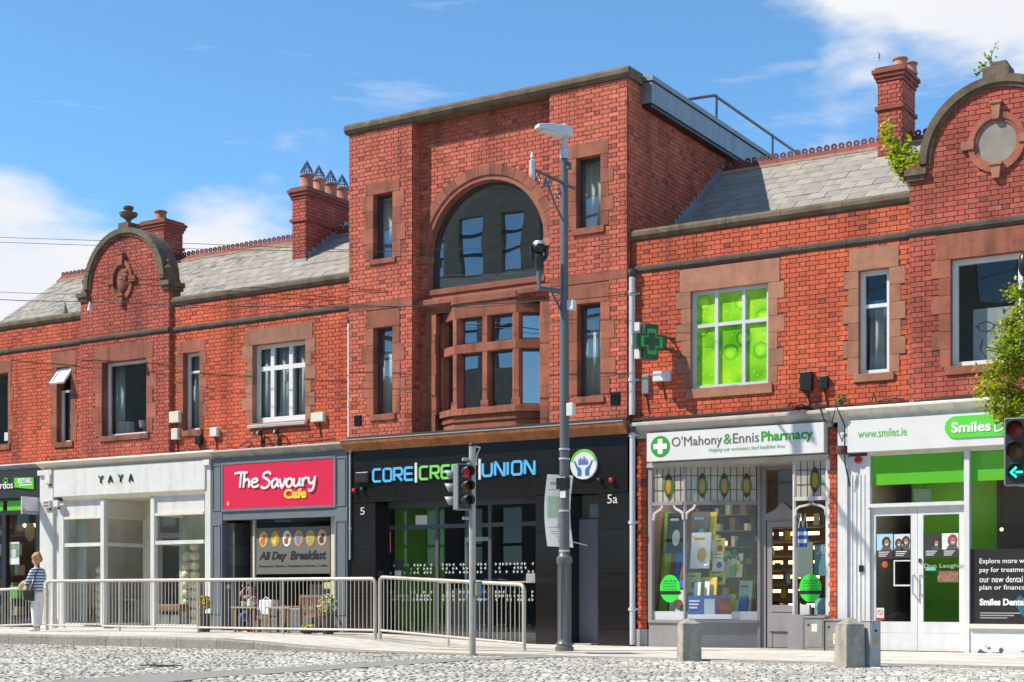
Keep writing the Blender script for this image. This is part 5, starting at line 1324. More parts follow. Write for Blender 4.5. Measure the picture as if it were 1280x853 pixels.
for s in (-1, 1):
    MB().prism([(lx_+s*.04, lz_-.21), (lx_+s*.12, lz_-.21), (lx_+s*.12, lz_-.12), (lx_+s*.20, lz_+.06), (lx_+s*.175, lz_+.07), (lx_+s*.12, lz_-.03), (lx_+s*.05, lz_-.07), (lx_+s*.035, lz_-.13)], SY-.055, SY-.0505).build('hand', hbm, lg)
m = MB()
for k, (dx, h) in enumerate(((-.09, .10), (-.055, .14), (-.02, .11), (.015, .17), (.05, .12), (.085, .08))):
    m.box(lx_+dx-.012, lx_+dx+.012, SY-.055, SY-.0505, lz_-.01, lz_-.01+h*.72); m.disc(lx_+dx, lz_+h*.72+.012, .013, .013, SY-.055, SY-.0505, 8)
m.build('tiny_figures', hbm, lg)
for (s_, a, b, c, d, lab) in (('5', 450.5, 456, 634.5, 643.8, 'small silver number five on the black pier left'), ('5a', 759.3, 772, 618.5, 629.7, 'small silver number five and letter on the black pier right')):
    o = text(s_, R(a, b, c, d, SY), SY+.004, .012, M('silver_number', (.55, .53, .48), .4), None, 'door_number'); tag(o, lab, 'number')
for (px_, py_, m_, lab) in ((444.5, 613.5, 'r', 'red dome lamp at the left end of the black fascia'), (454.5, 612, 'b', 'black dome camera at the left end of the black fascia'), (750.5, 600.5, 'b', 'black dome camera below the round hands disc'), (765.5, 600.5, 'r', 'red dome lamp at the right end of the black fascia')):
    o = thing('dome_lamp' if m_ == 'r' else 'dome_camera', lab, 'lamp' if m_ == 'r' else 'camera', (FX(px_, SY), SY, F(px_, py_, SY)[1]))
    x, z = FX(px_, SY), F(px_, py_, SY)[1]
    MB().disc(x, z, .055, .055, SY-.03, SY+.003, 18).build('mount', black_pl, o)
    MB().ball((x, SY-.04, z), .05, .06, .05).build('dome', M('red_lens', (.45, .015, .02), .25) if m_ == 'r' else black_pl, o, smooth=True)
o = thing('flood_lamp', 'flat black square lamp box left of the raised blue letters', 'lamp', (FX(451, SY), SY, 3.1)); pb('housing', black_pl, o, 443.5, 460, 590.5, 604, SY-.09, SY+.003, bevel=.02); pb('lens', M('dark_lens', (.03, .03, .033), .15), o, 445.5, 458, 592.5, 602, SY-.093, SY-.091)

# ---- pharmacy ----
s4 = thing('shopfront', 'old pharmacy shopfront with stained glass lights, set between two slim brick piers', 'shopfront', (4.5, 0, 0))
brP = Bricks()
E0, E1 = FX(796, -.02), FX(1046.5, -.02)
pwo = None
for a, b in ((796, 808.5), (1035.5, 1046)):
    x0, x1 = FX(a, -.03), FX(b, -.03)
    q_ = bx('brick_pier', mortar, s4, x0+.004, x1-.004, -.03, .3, .306, 3.7); pwo = pwo or q_; brP.wall('f', -.03, x0, x1, .32, 3.68, zbase=.32)
    bx('pier_plinth', stone_c, s4, x0-.02, x1+.02, -.06, .3, -.03, .305)
    bx('pier_collar', M('dark_brick_band', (.10, .035, .03), .9), s4, x0-.01, x1+.01, -.045, .2, 2.93, 2.99)
brP.finish(s4, pwo, 120)
beige = M('beige_grey_paint', (.40, .385, .345), .55, var=.08, stain=.2)
cornice(s4, FX(791.5, -.2), FX(1036, -.2), 3.98, .27, .26, beige); MB().tube([(FX(792, -.1), -.12, 4.04), (FX(900, -.1), -.14, 4.03), (FX(1035, -.1), -.12, 4.05)], .03, 6).build('cable_run', cable_m, s4)
psx = R(808.5, 1029.5, 542, 577.2, -.22)
bx('fascia_board', beige, s4, FX(809, -.02), FX(1035, -.02), -.02, .1, psx[2]-.12, 3.75)
ps = thing('shop_sign', 'white pharmacy box sign with green cross disc and grey name', 'sign', ((psx[0]+psx[1])/2, -.2, psx[2]))
bx('box', white_pl, ps, psx[0], psx[1], -.22, -.021, psx[2], psx[3])
PYs = -.224; sgreen = M('sign_green', (.015, .28, .02), .5); sgrey = M('sign_grey', (.11, .11, .125), .5)
cx, cz = FX(825.3, PYs), F(825.3, 558.3, PYs)[1]
MB().disc(cx, cz, .185, .185, PYs-.003, PYs+.003, 36).build('green_disc', sgreen, ps)
MB().box(cx-.045, cx+.045, PYs-.006, PYs-.0035, cz-.13, cz+.13).box(cx-.13, cx-.0455, PYs-.006, PYs-.0035, cz-.045, cz+.045).box(cx+.0455, cx+.13, PYs-.006, PYs-.0035, cz-.045, cz+.045).build('white_cross', wink, ps)
base_z = F(839.5, 558.8, PYs)[1]; cap_z = F(839.5, 547.2, PYs)[1]; ch_ = cap_z-base_z
for (s_, a, b, m_, bo, z0, z1) in (("O'Mahony", 839.5, 902.5, sgrey, 0, base_z-ch_*.3, cap_z+.01), ('&', 904.5, 914.5, sgreen, 0, base_z-.005, cap_z+.005), ('Ennis', 916, 948.5, sgrey, 0, base_z, cap_z+.005), ('Pharmacy', 951.5, 1016, sgreen, .018, base_z-ch_*.3, cap_z+.01)):
    text(s_, (FX(a, PYs), FX(b, PYs), z0, z1), PYs+.003, .006, m_, ps, bold=bo)
text('Helping our customers lead healthier lives', (FX(886, PYs), FX(981, PYs), base_z-ch_*.88, base_z-ch_*.36), PYs+.003, .005, M('pale_green_ink', (.33, .48, .36), .5), ps, shear=.2)
mp_ = mauve_paint
hz_ = psx[2]-.02
bx('lintel', beige, s4, FX(809, -.06), FX(1036, -.06), -.08, .08, F(812, 585, -.06)[1], hz_)
zsg1, zsg0 = F(818, 585.5, 0)[1], F(818, 630.5, 0)[1]; zr0 = F(818, 772, 0)[1]; zs0 = F(818, 775.5, 0)[1]
q0 = Vector((FX(856.3, 0), 0)); q1 = q0+Vector((CS, SN))*1.27
v0 = Vector((FX(811, 0), 0))
def wallseg(a, b, z0, z1, th, name, mat, par=s4, off=0., bev=0.):
    d = (b-a); ln = d.length; d = d.normalized(); n_ = Vector((-d.y, d.x))
    P = [a+n_*(off-th/2), b+n_*(off-th/2), b+n_*(off+th/2), a+n_*(off+th/2)]
    return MB().flat([(p.x, p.y) for p in P], z0, z1).build(name, mat, par, bevel=bev)
opal = M('opal_glass', (.40, .375, .30), .35, var=.2, scale=4); leadc = M('lead_came', (.04, .035, .03), .6)
lant = [M('lantern_green', (.05, .15, .025), .3), M('lantern_amber', (.38, .20, .04), .3), M('lantern_cap', (.05, .025, .015), .5)]
def stained(a, b, lights):
    d = (b-a); ln = d.length; d = d.normalized(); n_ = Vector((-d.y, d.x))
    wallseg(a, b, zsg0+.03, zsg1, .012, 'stained_light', opal)
    m = MB()
    def strip(u0, u1, z0, z1, o=-.012, mb=None, th=.006):
        P = [a+d*u0+n_*o, a+d*u1+n_*o, a+d*u1+n_*(o+th), a+d*u0+n_*(o+th)]; (mb or m).flat([(p.x, p.y) for p in P], z0, z1)
    u = .07
    while u < ln-.02: strip(u, u+.012, zsg0+.04, zsg1-.005); u += .115
    for t in (.36, .74): strip(.0, ln, zsg0+(zsg1-zsg0)*t, zsg0+(zsg1-zsg0)*t+.012, -.014)
    m.build('leading', leadc, s4)
    def oval(uc, zc, rx, rz, mat, o, nm, pts=None):
        vs_ = pts or [(uc+rx*math.cos(2*math.pi*k/16), zc+rz*math.sin(2*math.pi*k/16)) for k in range(16)]
        mm = MB(); k = len(vs_)
        mm.add([(*(a+d*p+n_*o), z) for p, z in vs_]+[(*(a+d*p+n_*(o+.004)), z) for p, z in vs_], [tuple(range(k)), tuple(range(2*k-1, k-1, -1))]+[(i, k+i, k+(i+1) % k, (i+1) % k) for i in range(k)])
        mm.build(nm, mat, s4)
    zc = (zsg0+zsg1)/2-.02
    for uc in lights:
        oval(uc, zc, .095, .17, lant[0], -.022, 'lantern_motif'); oval(uc, zc, .05, .125, lant[1], -.027, 'lantern_motif')
        oval(uc, 0, 0, 0, lant[2], -.031, 'lantern_motif', [(uc-.07, zc+.13), (uc+.07, zc+.13), (uc+.02, zc+.22), (uc-.02, zc+.22)])
        oval(uc, 0, 0, 0, lant[2], -.031, 'lantern_motif', [(uc-.06, zc-.14), (uc, zc-.22), (uc+.06, zc-.14)])
stained(v0+Vector((.09, 0)), q0-Vector((.03, 0)), [.31]); stained(q0+(q1-q0).normalized()*.03, q1, [.27, .66, 1.05])
wallseg(v0+Vector((.09, 0)), q0-Vector((.03, 0)), zsg0-.03, zsg0+.03, .09, 'transom', mp_); wallseg(q0, q1, zsg0-.03, zsg0+.03, .07, 'transom', mp_)
wallseg(v0+Vector((.09, 0)), q0-Vector((.03, 0)), zs0, zr0+.11, .016, 'pane_foot', M('frosted_foot', (.52, .54, .55), .4)); wallseg(q0, q1, zs0, zr0+.11, .016, 'pane_foot', M('frosted_foot', (.52, .54, .55)))
for nm, m_, th, z0, z1 in (('pane', glass_s, .006, zr0+.11, zsg0-.03), ('stall_riser', mp_, .10, -.02, zs0), ('sill', mp_, .16, zs0-.04, zs0+.01)):
    wallseg(v0+Vector((.02, 0)), q0, z0, z1, th, nm, m_); wallseg(q0, q1, z0, z1, th-.004, nm, m_)
bx('frame_post', mp_, s4, v0.x, v0.x+.09, -.05, .06, zs0, zsg1, .01); MB().tube([(q0.x, -.0, zs0), (q0.x, 0, zsg1)], .03, 10).build('slim_column', mp_, s4)
def bracket(x, y, s, zt_, L_=.2, nm='bracket'):
    pts = [(x+s*.02, zt_-.26), (x+s*.03, zt_-.15), (x+s*.10, zt_-.10), (x+s*L_*.8, zt_-.07), (x+s*L_, zt_-.005)]
    MB().ribbon(pts, .035, y-.02, y+.02).build(nm, M('pale_bracket', (.50, .49, .50), .5), s4)
zb_ = zsg0-.03
bracket(v0.x+.09, -.03, 1, zb_); bracket(q0.x, -.03, -1, zb_); bracket(q0.x, .0, 1, zb_)
wallseg(q1, q1+Vector((.05, .02)), -.02, zsg1, .12, 'frame_post', mp_)
# recessed door
dy = q1.y+.03; dx0, dx1 = FX(957.5, dy), FX(993, dy)
bx('door_jamb', mp_, s4, q1.x+.03, dx0, dy-.02, dy+.08, -.02, zsg1)
dzt = F(960, 652, dy)[1]; m = MB()
m.box(dx0+.02, dx0+.11, dy, dy+.05, 0, dzt).box(dx1-.03, dx1+.06, dy, dy+.05, 0, dzt).box(dx0+.11, dx1-.03, dy, dy+.05, dzt-.10, dzt).box(dx0+.11, dx1-.03, dy, dy+.05, .62, .74).box(dx0+.11, dx1-.03, dy+.01, dy+.05, 0, .62)
dr = m.build('door', mp_, s4); bx('pane', glass_s, dr, dx0+.105, dx1-.025, dy+.02, dy+.026, .73, dzt-.09); bx('letter_plate', M('brass_dull', (.10, .09, .07), .5, metal=.5), dr, dx0+.28, dx0+.48, dy-.012, dy, .44, .52); bx('kick_panel', mp_, dr, dx0+.06, dx1+.02, dy-.02, dy-.001, .28, .60)
MB().prism([(dx0-.02, dzt+.03), (dx1+.1, dzt+.03), (dx1+.1, dzt+.12), (dx1-.06, dzt+.19), ((dx0+dx1)/2+.06, dzt+.34), (dx0+.16, dzt+.19), (dx0-.02, dzt+.12)], dy-.03, dy+.04).build('door_pediment', mp_, s4)
bx('door_head', mp_, s4, dx0, dx1+.06, dy-.01, dy+.06, dzt+.002, dzt+.03)
bx('fanlight_pane', glass_s, s4, dx0+.03, dx1+.06, dy+.03, dy+.036, dzt+.1, zsg1-.06); bx('fanlight_head', mp_, s4, dx0, dx1+.06, dy, dy+.06, zsg1-.06, zsg1)
bx('lobby_ceiling', beige, s4, q0.x, FX(1036, 0), .02, dy+.1, zsg1+.002, zsg1+.03)
# right display
r0, r1_ = Vector((FX(993, 0), 0)), Vector((FX(1034.5, 0), 0))
stained(r0+Vector((.04, 0)), r1_-Vector((.02, 0)), [.33])
wallseg(r0, r1_, zsg0-.03, zsg0+.03, .09, 'transom', M('pale_bracket', (.50, .49, .50))); wallseg(r0, r1_, zs0+.12, zsg0-.03, .006, 'pane', glass_s); wallseg(r0-Vector((.09, 0)), r1_, -.02, zs0+.12, .14, 'stall_riser', mp_)
MB().tube([(r0.x, 0, zs0+.1), (r0.x, 0, zsg1)], .03, 10).build('slim_column', M('pale_bracket', (.50, .49, .50)), s4); bx('frame_post', white_m, s4, r1_.x-.02, r1_.x+.05, -.04, .05, zs0+.1, zsg1); bracket(r0.x, -.02, 1, zb_, .34); bracket(r1_.x, -.02, -1, zb_, .3)
wallseg(r0, r0+Vector((-.28, .66)), -.02, zs0, .1, 'stall_riser', mp_); wallseg(r0, r0+Vector((-.28, .66)), zs0, zsg0, .006, 'pane', glass_s); wallseg(r0, r0+Vector((-.28, .66)), zsg0, zsg1, .012, 'stained_light', opal)
room(s4, FX(811, 0)+.02, FX(1035, 0)-.02, .02, 3.2, .75, 4.5, M('pharmacy_wall', (.20, .14, .09), .9))
bx('side_lining', M('pharmacy_wall', (.20, .14, .09)), s4, FX(811, 0)-.03, FX(811, 0)+.02, .06, .75, 0, 3.2)
warm = M('warm_shelf_light', (1, .66, .28), .5, emit=3.0)
for k in range(7):                              # lit shelves behind the door
    z = .55+.27*k; x0 = FX(957, 2.6)
    for q in range(3): bx('shelf_light', warm, s4, x0+.05+q*.36, x0+.05+q*.36+.24, 2.72, 2.74, z+.14, z+.20)
    bx('shelf', M('shelf_wood', (.22, .15, .09)), s4, x0-.3, x0+1.3, 2.5, 2.75, z, z+.025)
goods(s4, FX(957, 2.6)-.3, FX(957, 2.6)+1.3, 2.52, 2.62, .575, 2.46, 7, 21, PAL, fill=.5); goods(s4, FX(880, 2)-.2, FX(930, 2)+.1, 1.9, 2.1, .9, 2.7, 6, 22, [PAL[2], PAL[3], PAL[7]], fill=.6)
for k in range(3): bx('shelf_light', warm, s4, FX(885+k*9, 1.8), FX(889+k*9, 1.8), 1.85, 1.87, F(890, 682, 1.8)[1], F(890, 677, 1.8)[1])
# display cards in the left window: (xl,xr,yt,yb,Y,colour)
cards = [(823, 833, 640, 768, .30, (.16, .36, .03)), (832, 852, 641, 692, .34, (.03, .03, .03)), (843, 856, 681, 735, .26, (.06, .12, .38)), (862, 884, 640, 690, .62, (.05, .045, .04)), (884, 892, 640, 700, .66, (.45, .45, .03)),
         (862, 886, 666, 711, .42, (.60, .66, .70)), (884, 894, 674, 692, .6, (.45, .40, .38)), (892, 905, 673, 693, .6, (.62, .50, .05)), (890, 905, 694, 714, .55, (.62, .62, .58)), (886, 906, 713, 731, .6, (.55, .50, .05)), (906, 927, 692, 722, .7, (.50, .52, .40)),
         (874, 895, 722, 744, .36, (.55, .36, .02)), (858, 874, 716, 741, .38, (.35, .38, .18)), (922, 938, 726, 768, .66, (.40, .52, .42)), (924, 933, 746, 767, .6, (.03, .18, .42)), (911, 918, 743, 767, .55, (.55, .50, .05)), (917, 922, 749, 767, .56, (.35, .55, .5)),
         (836, 856, 736, 768, .22, (.50, .52, .50)), (867, 875, 728, 745, .3, (.75, .75, .74)), (880, 886, 727, 745, .3, (.72, .74, .76)), (906, 912, 752, 767, .5, (.25, .14, .05))]
def yq(x): return max(0., (FX(x, 0)-q0.x)*.62*.85)
for i, (xl, xr, yt, yb, Y, c) in enumerate(cards):
    Yc = Y+yq((xl+xr)/2); r = R(xl, xr, yt, yb, Yc, xl); m = MB().box(r[0], r[1], Yc, Yc+.03, r[2], r[3])
    zc = r[2]; m.v = [(x, y+(z-zc)*.15, z) for x, y, z in m.v]
    o = m.build('display_card', M('card_%d' % i, tuple(min(.82, v*1.35) for v in c), .5, var=.15, scale=9), s4)
    if xr-xl > 9:
        g_ = MB(); w_ = r[1]-r[0]; h_ = r[3]-r[2]; g_.disc((r[0]+r[1])/2+w_*.1, r[2]+h_*.38, w_*.24, h_*.2, Yc-.008, Yc-.003, 14); g_.box(r[0]+w_*.15, r[1]-w_*.3, Yc-.006, Yc-.003, r[3]-h_*.2, r[3]-h_*.14)
        g_.v = [(x, y+(z-zc)*.15, z) for x, y, z in g_.v]
        rr = random.Random(i); g_.build('card_picture', M('card_pic_%d' % (i % 5), [(.60, .42, .05), (.62, .62, .6), (.20, .08, .05), (.08, .22, .42), (.05, .05, .06)][i % 5], .5), o)
bn = R(858.5, 905, 744.5, 774, .05, 858.5); ban = MB().box(bn[0], bn[1], 0, .006, bn[2]+.0, bn[3])
d_ = (q1-q0).normalized()
def on_return(m): m.v = [(q0.x+d_.x*((x-bn[0])*1.09+.04)-d_.y*(y-.03), q0.y+d_.y*((x-bn[0])*1.09+.04)+d_.x*(y-.03), z) for x, y, z in m.v]; return m
w_ = bn[1]-bn[0]; h_ = bn[3]-bn[2]
bo = on_return(ban).build('window_banner', M('banner_blue', (.10, .17, .42), .5), s4)
on_return(MB().box(bn[0], bn[1], -.004, -.001, bn[2], bn[2]+h_*.2)).build('banner_foot', wink, bo); on_return(MB().box(bn[0]+w_*.38, bn[0]+w_*.62, -.004, -.001, bn[2]+h_*.2, bn[3]-h_*.15)).build('banner_tubes', M('banner_pale', (.5, .56, .66), .5), bo)
on_return(MB().box(bn[0]+w_*.66, bn[0]+w_*.99, -.004, -.001, bn[2]+h_*.2, bn[3]-h_*.08)).build('banner_photo', M('banner_brown', (.20, .10, .08), .5, var=.5, scale=10), bo)
for k in range(3): on_return(MB().box(bn[0]+w_*.04, bn[0]+w_*(.28-.03*k), -.004, -.001, bn[3]-h_*(.2+.14*k)-.03, bn[3]-h_*(.2+.14*k))).build('banner_line', wink, bo)
o = thing('potted_plant', 'small leafy plant in green vase inside the pharmacy window', 'plant', (FX(918, .9), .9, 1.0))
x, z = FX(916, .85), F(916, 721, .85)[1]; MB().lathe([(.05, 0), (.07, .12), (.06, .2)], x, .85, z, 12).build('vase', M('vase_green', (.10, .35, .12), .4), o)
m = MB(); rr = random.Random(9)
for k in range(60):
    a = rr.uniform(0, 6.28); t = rr.uniform(.1, 1); p = Vector((x+.28*t*math.cos(a), .85+.15*t*math.sin(a), z+.2+.3*(1-t*t)*rr.uniform(.4, 1)))
    u = Vector((rr.uniform(-1, 1), rr.uniform(-1, 1), rr.uniform(-.5, 1))).normalized()*.05; v = u.orthogonal().normalized()*.02
    m.add([p-u, p+v, p+u, p-v], [(0, 1, 2, 3)])
m.build('leaves', M('leaf_dark', (.06, .14, .03), .5), o)
gcirc = M('neon_green', (.03, .62, .05), .5, var=.03)
for (px_, py_, rx, rz, lab) in ((837.5, 736, .195, .245, 'round neon green notice on the left pharmacy pane'), (1013, 735.5, .195, .235, 'round neon green notice on the right pharmacy pane')):
    o = thing('window_notice', lab, 'notice', (FX(px_, -.01), -.01, F(px_, py_, -.01)[1])); x, z = FX(px_, -.01), F(px_, py_, -.01)[1]
    MB().disc(x, z, rx, rz, -.014, -.007, 36).build('disc', gcirc, o); bx('black_strip', ink, o, x-rx*1.05, x+rx*1.05, -.018, -.0145, z-rz*.42, z-rz*.17)
    for k, s_ in enumerate(('Your GP can', 'send your', 'prescription', 'to us directly')): text(s_, (x-rx*.66, x+rx*.66, z+rz*(.48-.2*k), z+rz*(.62-.2*k)), -.0142, .002, ink, o)
o = thing('striped_bag', 'blue and white striped bag hanging in the right pharmacy window', 'bag', (FX(1003, .12), .12, 1.7))
x0, x1, z0, z1 = R(996.5, 1010, 660, 684, .1, 1000)
for k in range(5): bx('stripe_band', M('bag_blue', (.03, .10, .42), .8) if k % 2 == 0 else M('bag_white', (.6, .65, .66), .8), o, x0+.02*abs(2-k), x1-.02*abs(2-k), .08, .16, z0+(z1-z0)*k/5+.001, z0+(z1-z0)*(k+1)/5)
for s in (.3, .7): MB().tube([(x0+(x1-x0)*(s-.2), .12, z1), (x0+(x1-x0)*s, .12, z1+.24), (x0+(x1-x0)*(s+.2), .12, z1)], .01, 6).build('handle', M('bag_white', (.6, .65, .66)), o)
pb('display_panel', M('teal_panel', (.10, .24, .28), .5), s4, 1018, 1033, 681, 720, .25, .28); pb('display_panel', M('grey_green_panel', (.16, .2, .19), .5), s4, 997, 1016, 678, 722, .4, .43)
text('CARE', R(1019.5, 1032, 684, 693, .24, 1019), .245, .004, M('pale_ink', (.5, .58, .58), .5), s4); pb('display_card', M('card_face', (.3, .45, .55), .5, var=.5, scale=10), s4, 1018, 1033, 748, 770, .2, .23); pb('display_card', M('card_white_b', (.7, .7, .7), .5), s4, 1000, 1012, 756, 770, .2, .3)

# ---- dental surgery ----
s5 = thing('shopfront', 'white dental shopfront with double doors and peeling paint, by the small tree', 'shopfront', (8.8, 0, 0))
H0, H1 = FX(1047.5, -.05), XR1-.3
peel = M('stained_white_paint', (.61, .61, .61), .5, var=.07, scale=6, stain=.12)
cornice(s5, FX(1031, -.25), H1, 4.0, .22, .24, M('weathered_cream', (.68, .65, .57), .6, var=.12, scale=8, stain=.3))
cn = FX(1059, -.06)
bx('pilaster', peel, s5, H0, cn, -.07, .15, -.02, 3.78); bx('fluted_strip', peel, s5, cn+.004, FX(1085, 0), -.02, .15, -.02, 3.2)
for k in range(4): bx('flute', peel, s5, cn+.05+k*.07, cn+.075+k*.07, -.035, -.0201, .3, 2.9)
zsb = F(1060, 566, -.16)[1]
ds = thing('shop_sign', 'long white dental fascia sign with green web address and green pill', 'sign', (9, -.1, zsb))
bx('panel', white_pl, ds, FX(1059.5, -.16), H1, -.17, .05, zsb, 3.775)
text('www.smiles.ie', R(1072.5, 1133.5, 537.5, 547.8, -.17, 1072.5), -.1695, .006, M('web_green', (.12, .42, .08), .5), ds)
pz0, pz1 = F(1181.5, 549, -.16)[1], F(1181.5, 521.5, -.16)[1]; pr = (pz1-pz0)/2; pxc = FX(1181.5, -.16)+pr; pxe = pxc+1.55
pill = [(pxc+pr*math.cos(math.radians(a)), (pz0+pz1)/2+pr*math.sin(math.radians(a))) for a in range(90, 271, 12)]+[(pxe+pr*math.cos(math.radians(a)), (pz0+pz1)/2+pr*math.sin(math.radians(a))) for a in range(-90, 91, 12)]
MB().prism(pill, -.188, -.169).build('green_pill', M('pill_green', (.10, .56, .05), .4, var=.03), ds)
text('Smiles', R(1189, 1238.5, 528.5, 541.5, -.19, 1189), -.188, .008, wink, ds, bold=.025); text('Dental', R(1243, 1292, 527, 540, -.19, 1243), -.188, .008, wink, ds, bold=.0)
z_bl0 = F(1086, 607, 0)[1]; z_tr1, z_tr0 = F(1086, 630.5, 0)[1], F(1086, 635, 0)[1]
j0, j1, j2 = FX(1085, 0), FX(1206, 0), FX(1212.5, 0)
bx('head_rail', cream_m, s5, j0, H1, -.03, .08, F(1086, 570.5, 0)[1], zsb); zhd = F(1086, 570.5, 0)[1]
bx('transom', peel, s5, j0, j1, -.05, .08, z_tr0, z_tr1); bx('post', peel, s5, j1, j2, -.05, .09, -.02, zhd); bx('post', peel, s5, j0-.03, j0+.04, -.03, .09, -.02, zhd)
bx('fanlight_pane', glass_s, s5, j0+.04, j1, .03, .036, z_tr1, zhd); bx('green_blind', M('blind_green', (.10, .48, .008), .5, var=.04), s5, j0+.04, j1, .045, .06, z_bl0, zhd); 
wR1 = H1-.2
bx('green_blind', M('blind_green', (.10, .48, .008)), s5, j2, wR1, .045, .06, F(1213, 601.5, 0)[1], zhd)
zsl1 = F(1213, 780, 0)[1]
bx('pane', glass_s, s5, j2, wR1, .03, .036, zsl1, zhd); bx('sill', cream_m, s5, j2, H1, -.08, .1, zsl1-.07, zsl1); bx('end_post', peel, s5, wR1, H1, -.05, .09, -.02, zhd)
pm = bpy.data.materials.new('peeling_paint'); pm.use_nodes = True; t = pm.node_tree; b = t.nodes['Principled BSDF']; tcn = t.nodes.new('ShaderNodeTexCoord')
no = t.nodes.new('ShaderNodeTexNoise'); no.inputs['Scale'].default_value = 9; no.inputs['Detail'].default_value = 6; t.links.new(tcn.outputs['Object'], no.inputs[0])
sx_ = t.nodes.new('ShaderNodeSeparateXYZ'); t.links.new(tcn.outputs['Object'], sx_.inputs[0])
ml = t.nodes.new('ShaderNodeMath'); ml.operation = 'MULTIPLY_ADD'; t.links.new(sx_.outputs[2], ml.inputs[0]); ml.inputs[1].default_value = -1.3; t.links.new(no.outputs[0], ml.inputs[2])
rp = t.nodes.new('ShaderNodeValToRGB'); rp.color_ramp.elements[0].position = .50; rp.color_ramp.elements[1].position = .52; rp.color_ramp.elements[0].color = (.60, .61, .62, 1); rp.color_ramp.elements[1].color = (.07, .07, .075, 1)
t.links.new(ml.outputs[0], rp.inputs[0]); t.links.new(rp.outputs[0], b.inputs['Base Color']); b.inputs['Roughness'].default_value = .6
bx('stall_riser', pm, s5, j2, H1, -.03, .12, -.02, zsl1-.071)
def leaf(a, b, gxa, gxb, nm, hs_):
    x0, x1, g0, g1 = FX(a, .02), FX(b, .02), FX(gxa, .02), FX(gxb, .02); zt_ = z_tr0; gz1 = F(1094, 645.5, .02)[1]; gz0 = F(1094, 777, .02)[1]
    m = MB().box(x0, g0, .02, .07, .01, zt_).box(g1, x1, .02, .07, .01, zt_).box(g0, g1, .02, .07, gz1, zt_).box(g0, g1, .02, .07, .01, gz0)
    d = m.build('door', peel, s5); bx('pane', glass_s, d, g0-.005, g1+.005, .04, .046, gz0-.005, gz1+.005)
    hx = (x1-.05) if hs_ > 0 else (x0+.06)
    hz0, hz1 = F(1150, 743, -.04)[1], F(1150, 719, -.04)[1]
    MB().tube([(hx, .02, hz0), (hx, -.06, hz0), (hx, -.06, hz1), (hx, .02, hz1)], .013, 8).build('handle', M('steel_handle', (.55, .55, .54), .3, metal=.8), d)
    bx('kick_line', M('kick_grey', (.55, .56, .58), .5), d, g0, g1, .017, .0199, .30, .312)
    return d
dl = leaf(1089, 1146.5, 1094.5, 1138.5, 'l', 1); dr = leaf(1147, 1206, 1154, 1199, 'r', -1)
# posters on the doors
def poster(d, a, b, yt, yb, top, base, skin, ref=None, hat=None):
    x0, x1, z0, z1 = R(a, b, yt, yb, .012, ref); w_, h_ = x1-x0, z1-z0
    p = bx('poster', top, d, x0, x1, .012, .016, z0, z1)
    bx('poster_text_block', base, p, x0, x1, .0095, .0115, z0, z0+h_*.34)
    for k in range(3): bx('poster_line', wink, p, x0+w_*.12, x0+w_*(.8-.1*k), .007, .009, z0+h_*(.26-.08*k), z0+h_*(.285-.08*k))
    for (fx_, fz_, r_, hm) in skin:
        cx_, cz_ = x0+w_*fx_, z0+h_*fz_
        MB().prism([(cx_-r_*w_*1.5, z0+h_*.34), (cx_+min(r_*w_*1.5, x1-cx_), z0+h_*.34), (cx_+r_*w_*.8, cz_-r_*h_*.55), (cx_-r_*w_*.8, cz_-r_*h_*.55)], .0096, .0108).build('poster_torso', M('print_cloth', (.06, .07, .09), .6, var=.4, scale=30), p)
        MB().prism([(cx_-r_*w_*1.05, cz_-r_*h_*.5), (cx_+r_*w_*.9, cz_-r_*h_*.7), (cx_+r_*w_*1.15, cz_+r_*h_*.2), (cx_+r_*w_*.7, cz_+r_*h_*.85), (cx_-r_*w_*.2, cz_+r_*h_*1.0), (cx_-r_*w_*.95, cz_+r_*h_*.6), (cx_-r_*w_*1.2, cz_)], .0085, .0092).build('poster_hair', hat or hm, p); MB().disc(cx_+r_*w_*.08, cz_-r_*h_*.08, r_*w_*.62, r_*h_*.58, .0066, .0080, 16).build('poster_face', M('print_skin', (.36, .19, .12), .6, var=.35, scale=40), p)
        MB().box(cx_-r_*w_*.28, cx_+r_*w_*.4, .006, .0064, cz_-r_*h_*.38, cz_-r_*h_*.26).build('poster_smile', wink, p); MB().box(cx_-r_*w_*.3, cx_+r_*w_*.45, .006, .0064, cz_+r_*h_*.06, cz_+r_*h_*.14).build('poster_eyes', hm, p)
dkh = M('print_hair', (.035, .02, .015), .6); pd = M('print_dark', (.03, .03, .032), .5)
poster(dl, 1096, 1116, 668, 699, M('print_sky', (.30, .55, .68), .5), M('print_maroon', (.06, .02, .02), .5), [(.6, .66, .24, dkh)]); poster(dl, 1117.5, 1137.5, 668, 698, M('print_pale', (.5, .55, .58), .5), pd, [(.3, .62, .2, dkh), (.75, .7, .22, dkh)], 1118)
poster(dr, 1155, 1175.5, 667.5, 697.5, pd, pd, [(.75, .6, .2, dkh)], 1155); poster(dr, 1177.5, 1198, 667, 697.5, M('print_mist', (.62, .64, .66), .5), pd, [(.65, .7, .26, dkh)], 1178, M('print_red_hat', (.28, .02, .05), .6))
m = MB(); r = R(1117, 1138, 700.5, 733, .012, 1117)
for q in minus(r, [(r[0]+.02, r[1]-.001, r[2]+.025, r[3]-.02)]): m.box(q[0], q[1], .012, .016, q[2], q[3])
m.build('empty_poster_frame', white_pl, dl)
MB().disc(FX(1106, .01), F(1106, 706, .01)[1], .05, .055, .012, .016, 16).build('orange_sticker', M('orange_print', (.75, .16, .03), .5), dl)
no_p = R(1095.5, 1105, 760, 775, .012, 1095); o = bx('no_smoking_notice', white_pl, dl, no_p[0], no_p[1], .012, .016, no_p[2], no_p[3]); rd = M('notice_red', (.55, .02, .03), .5)
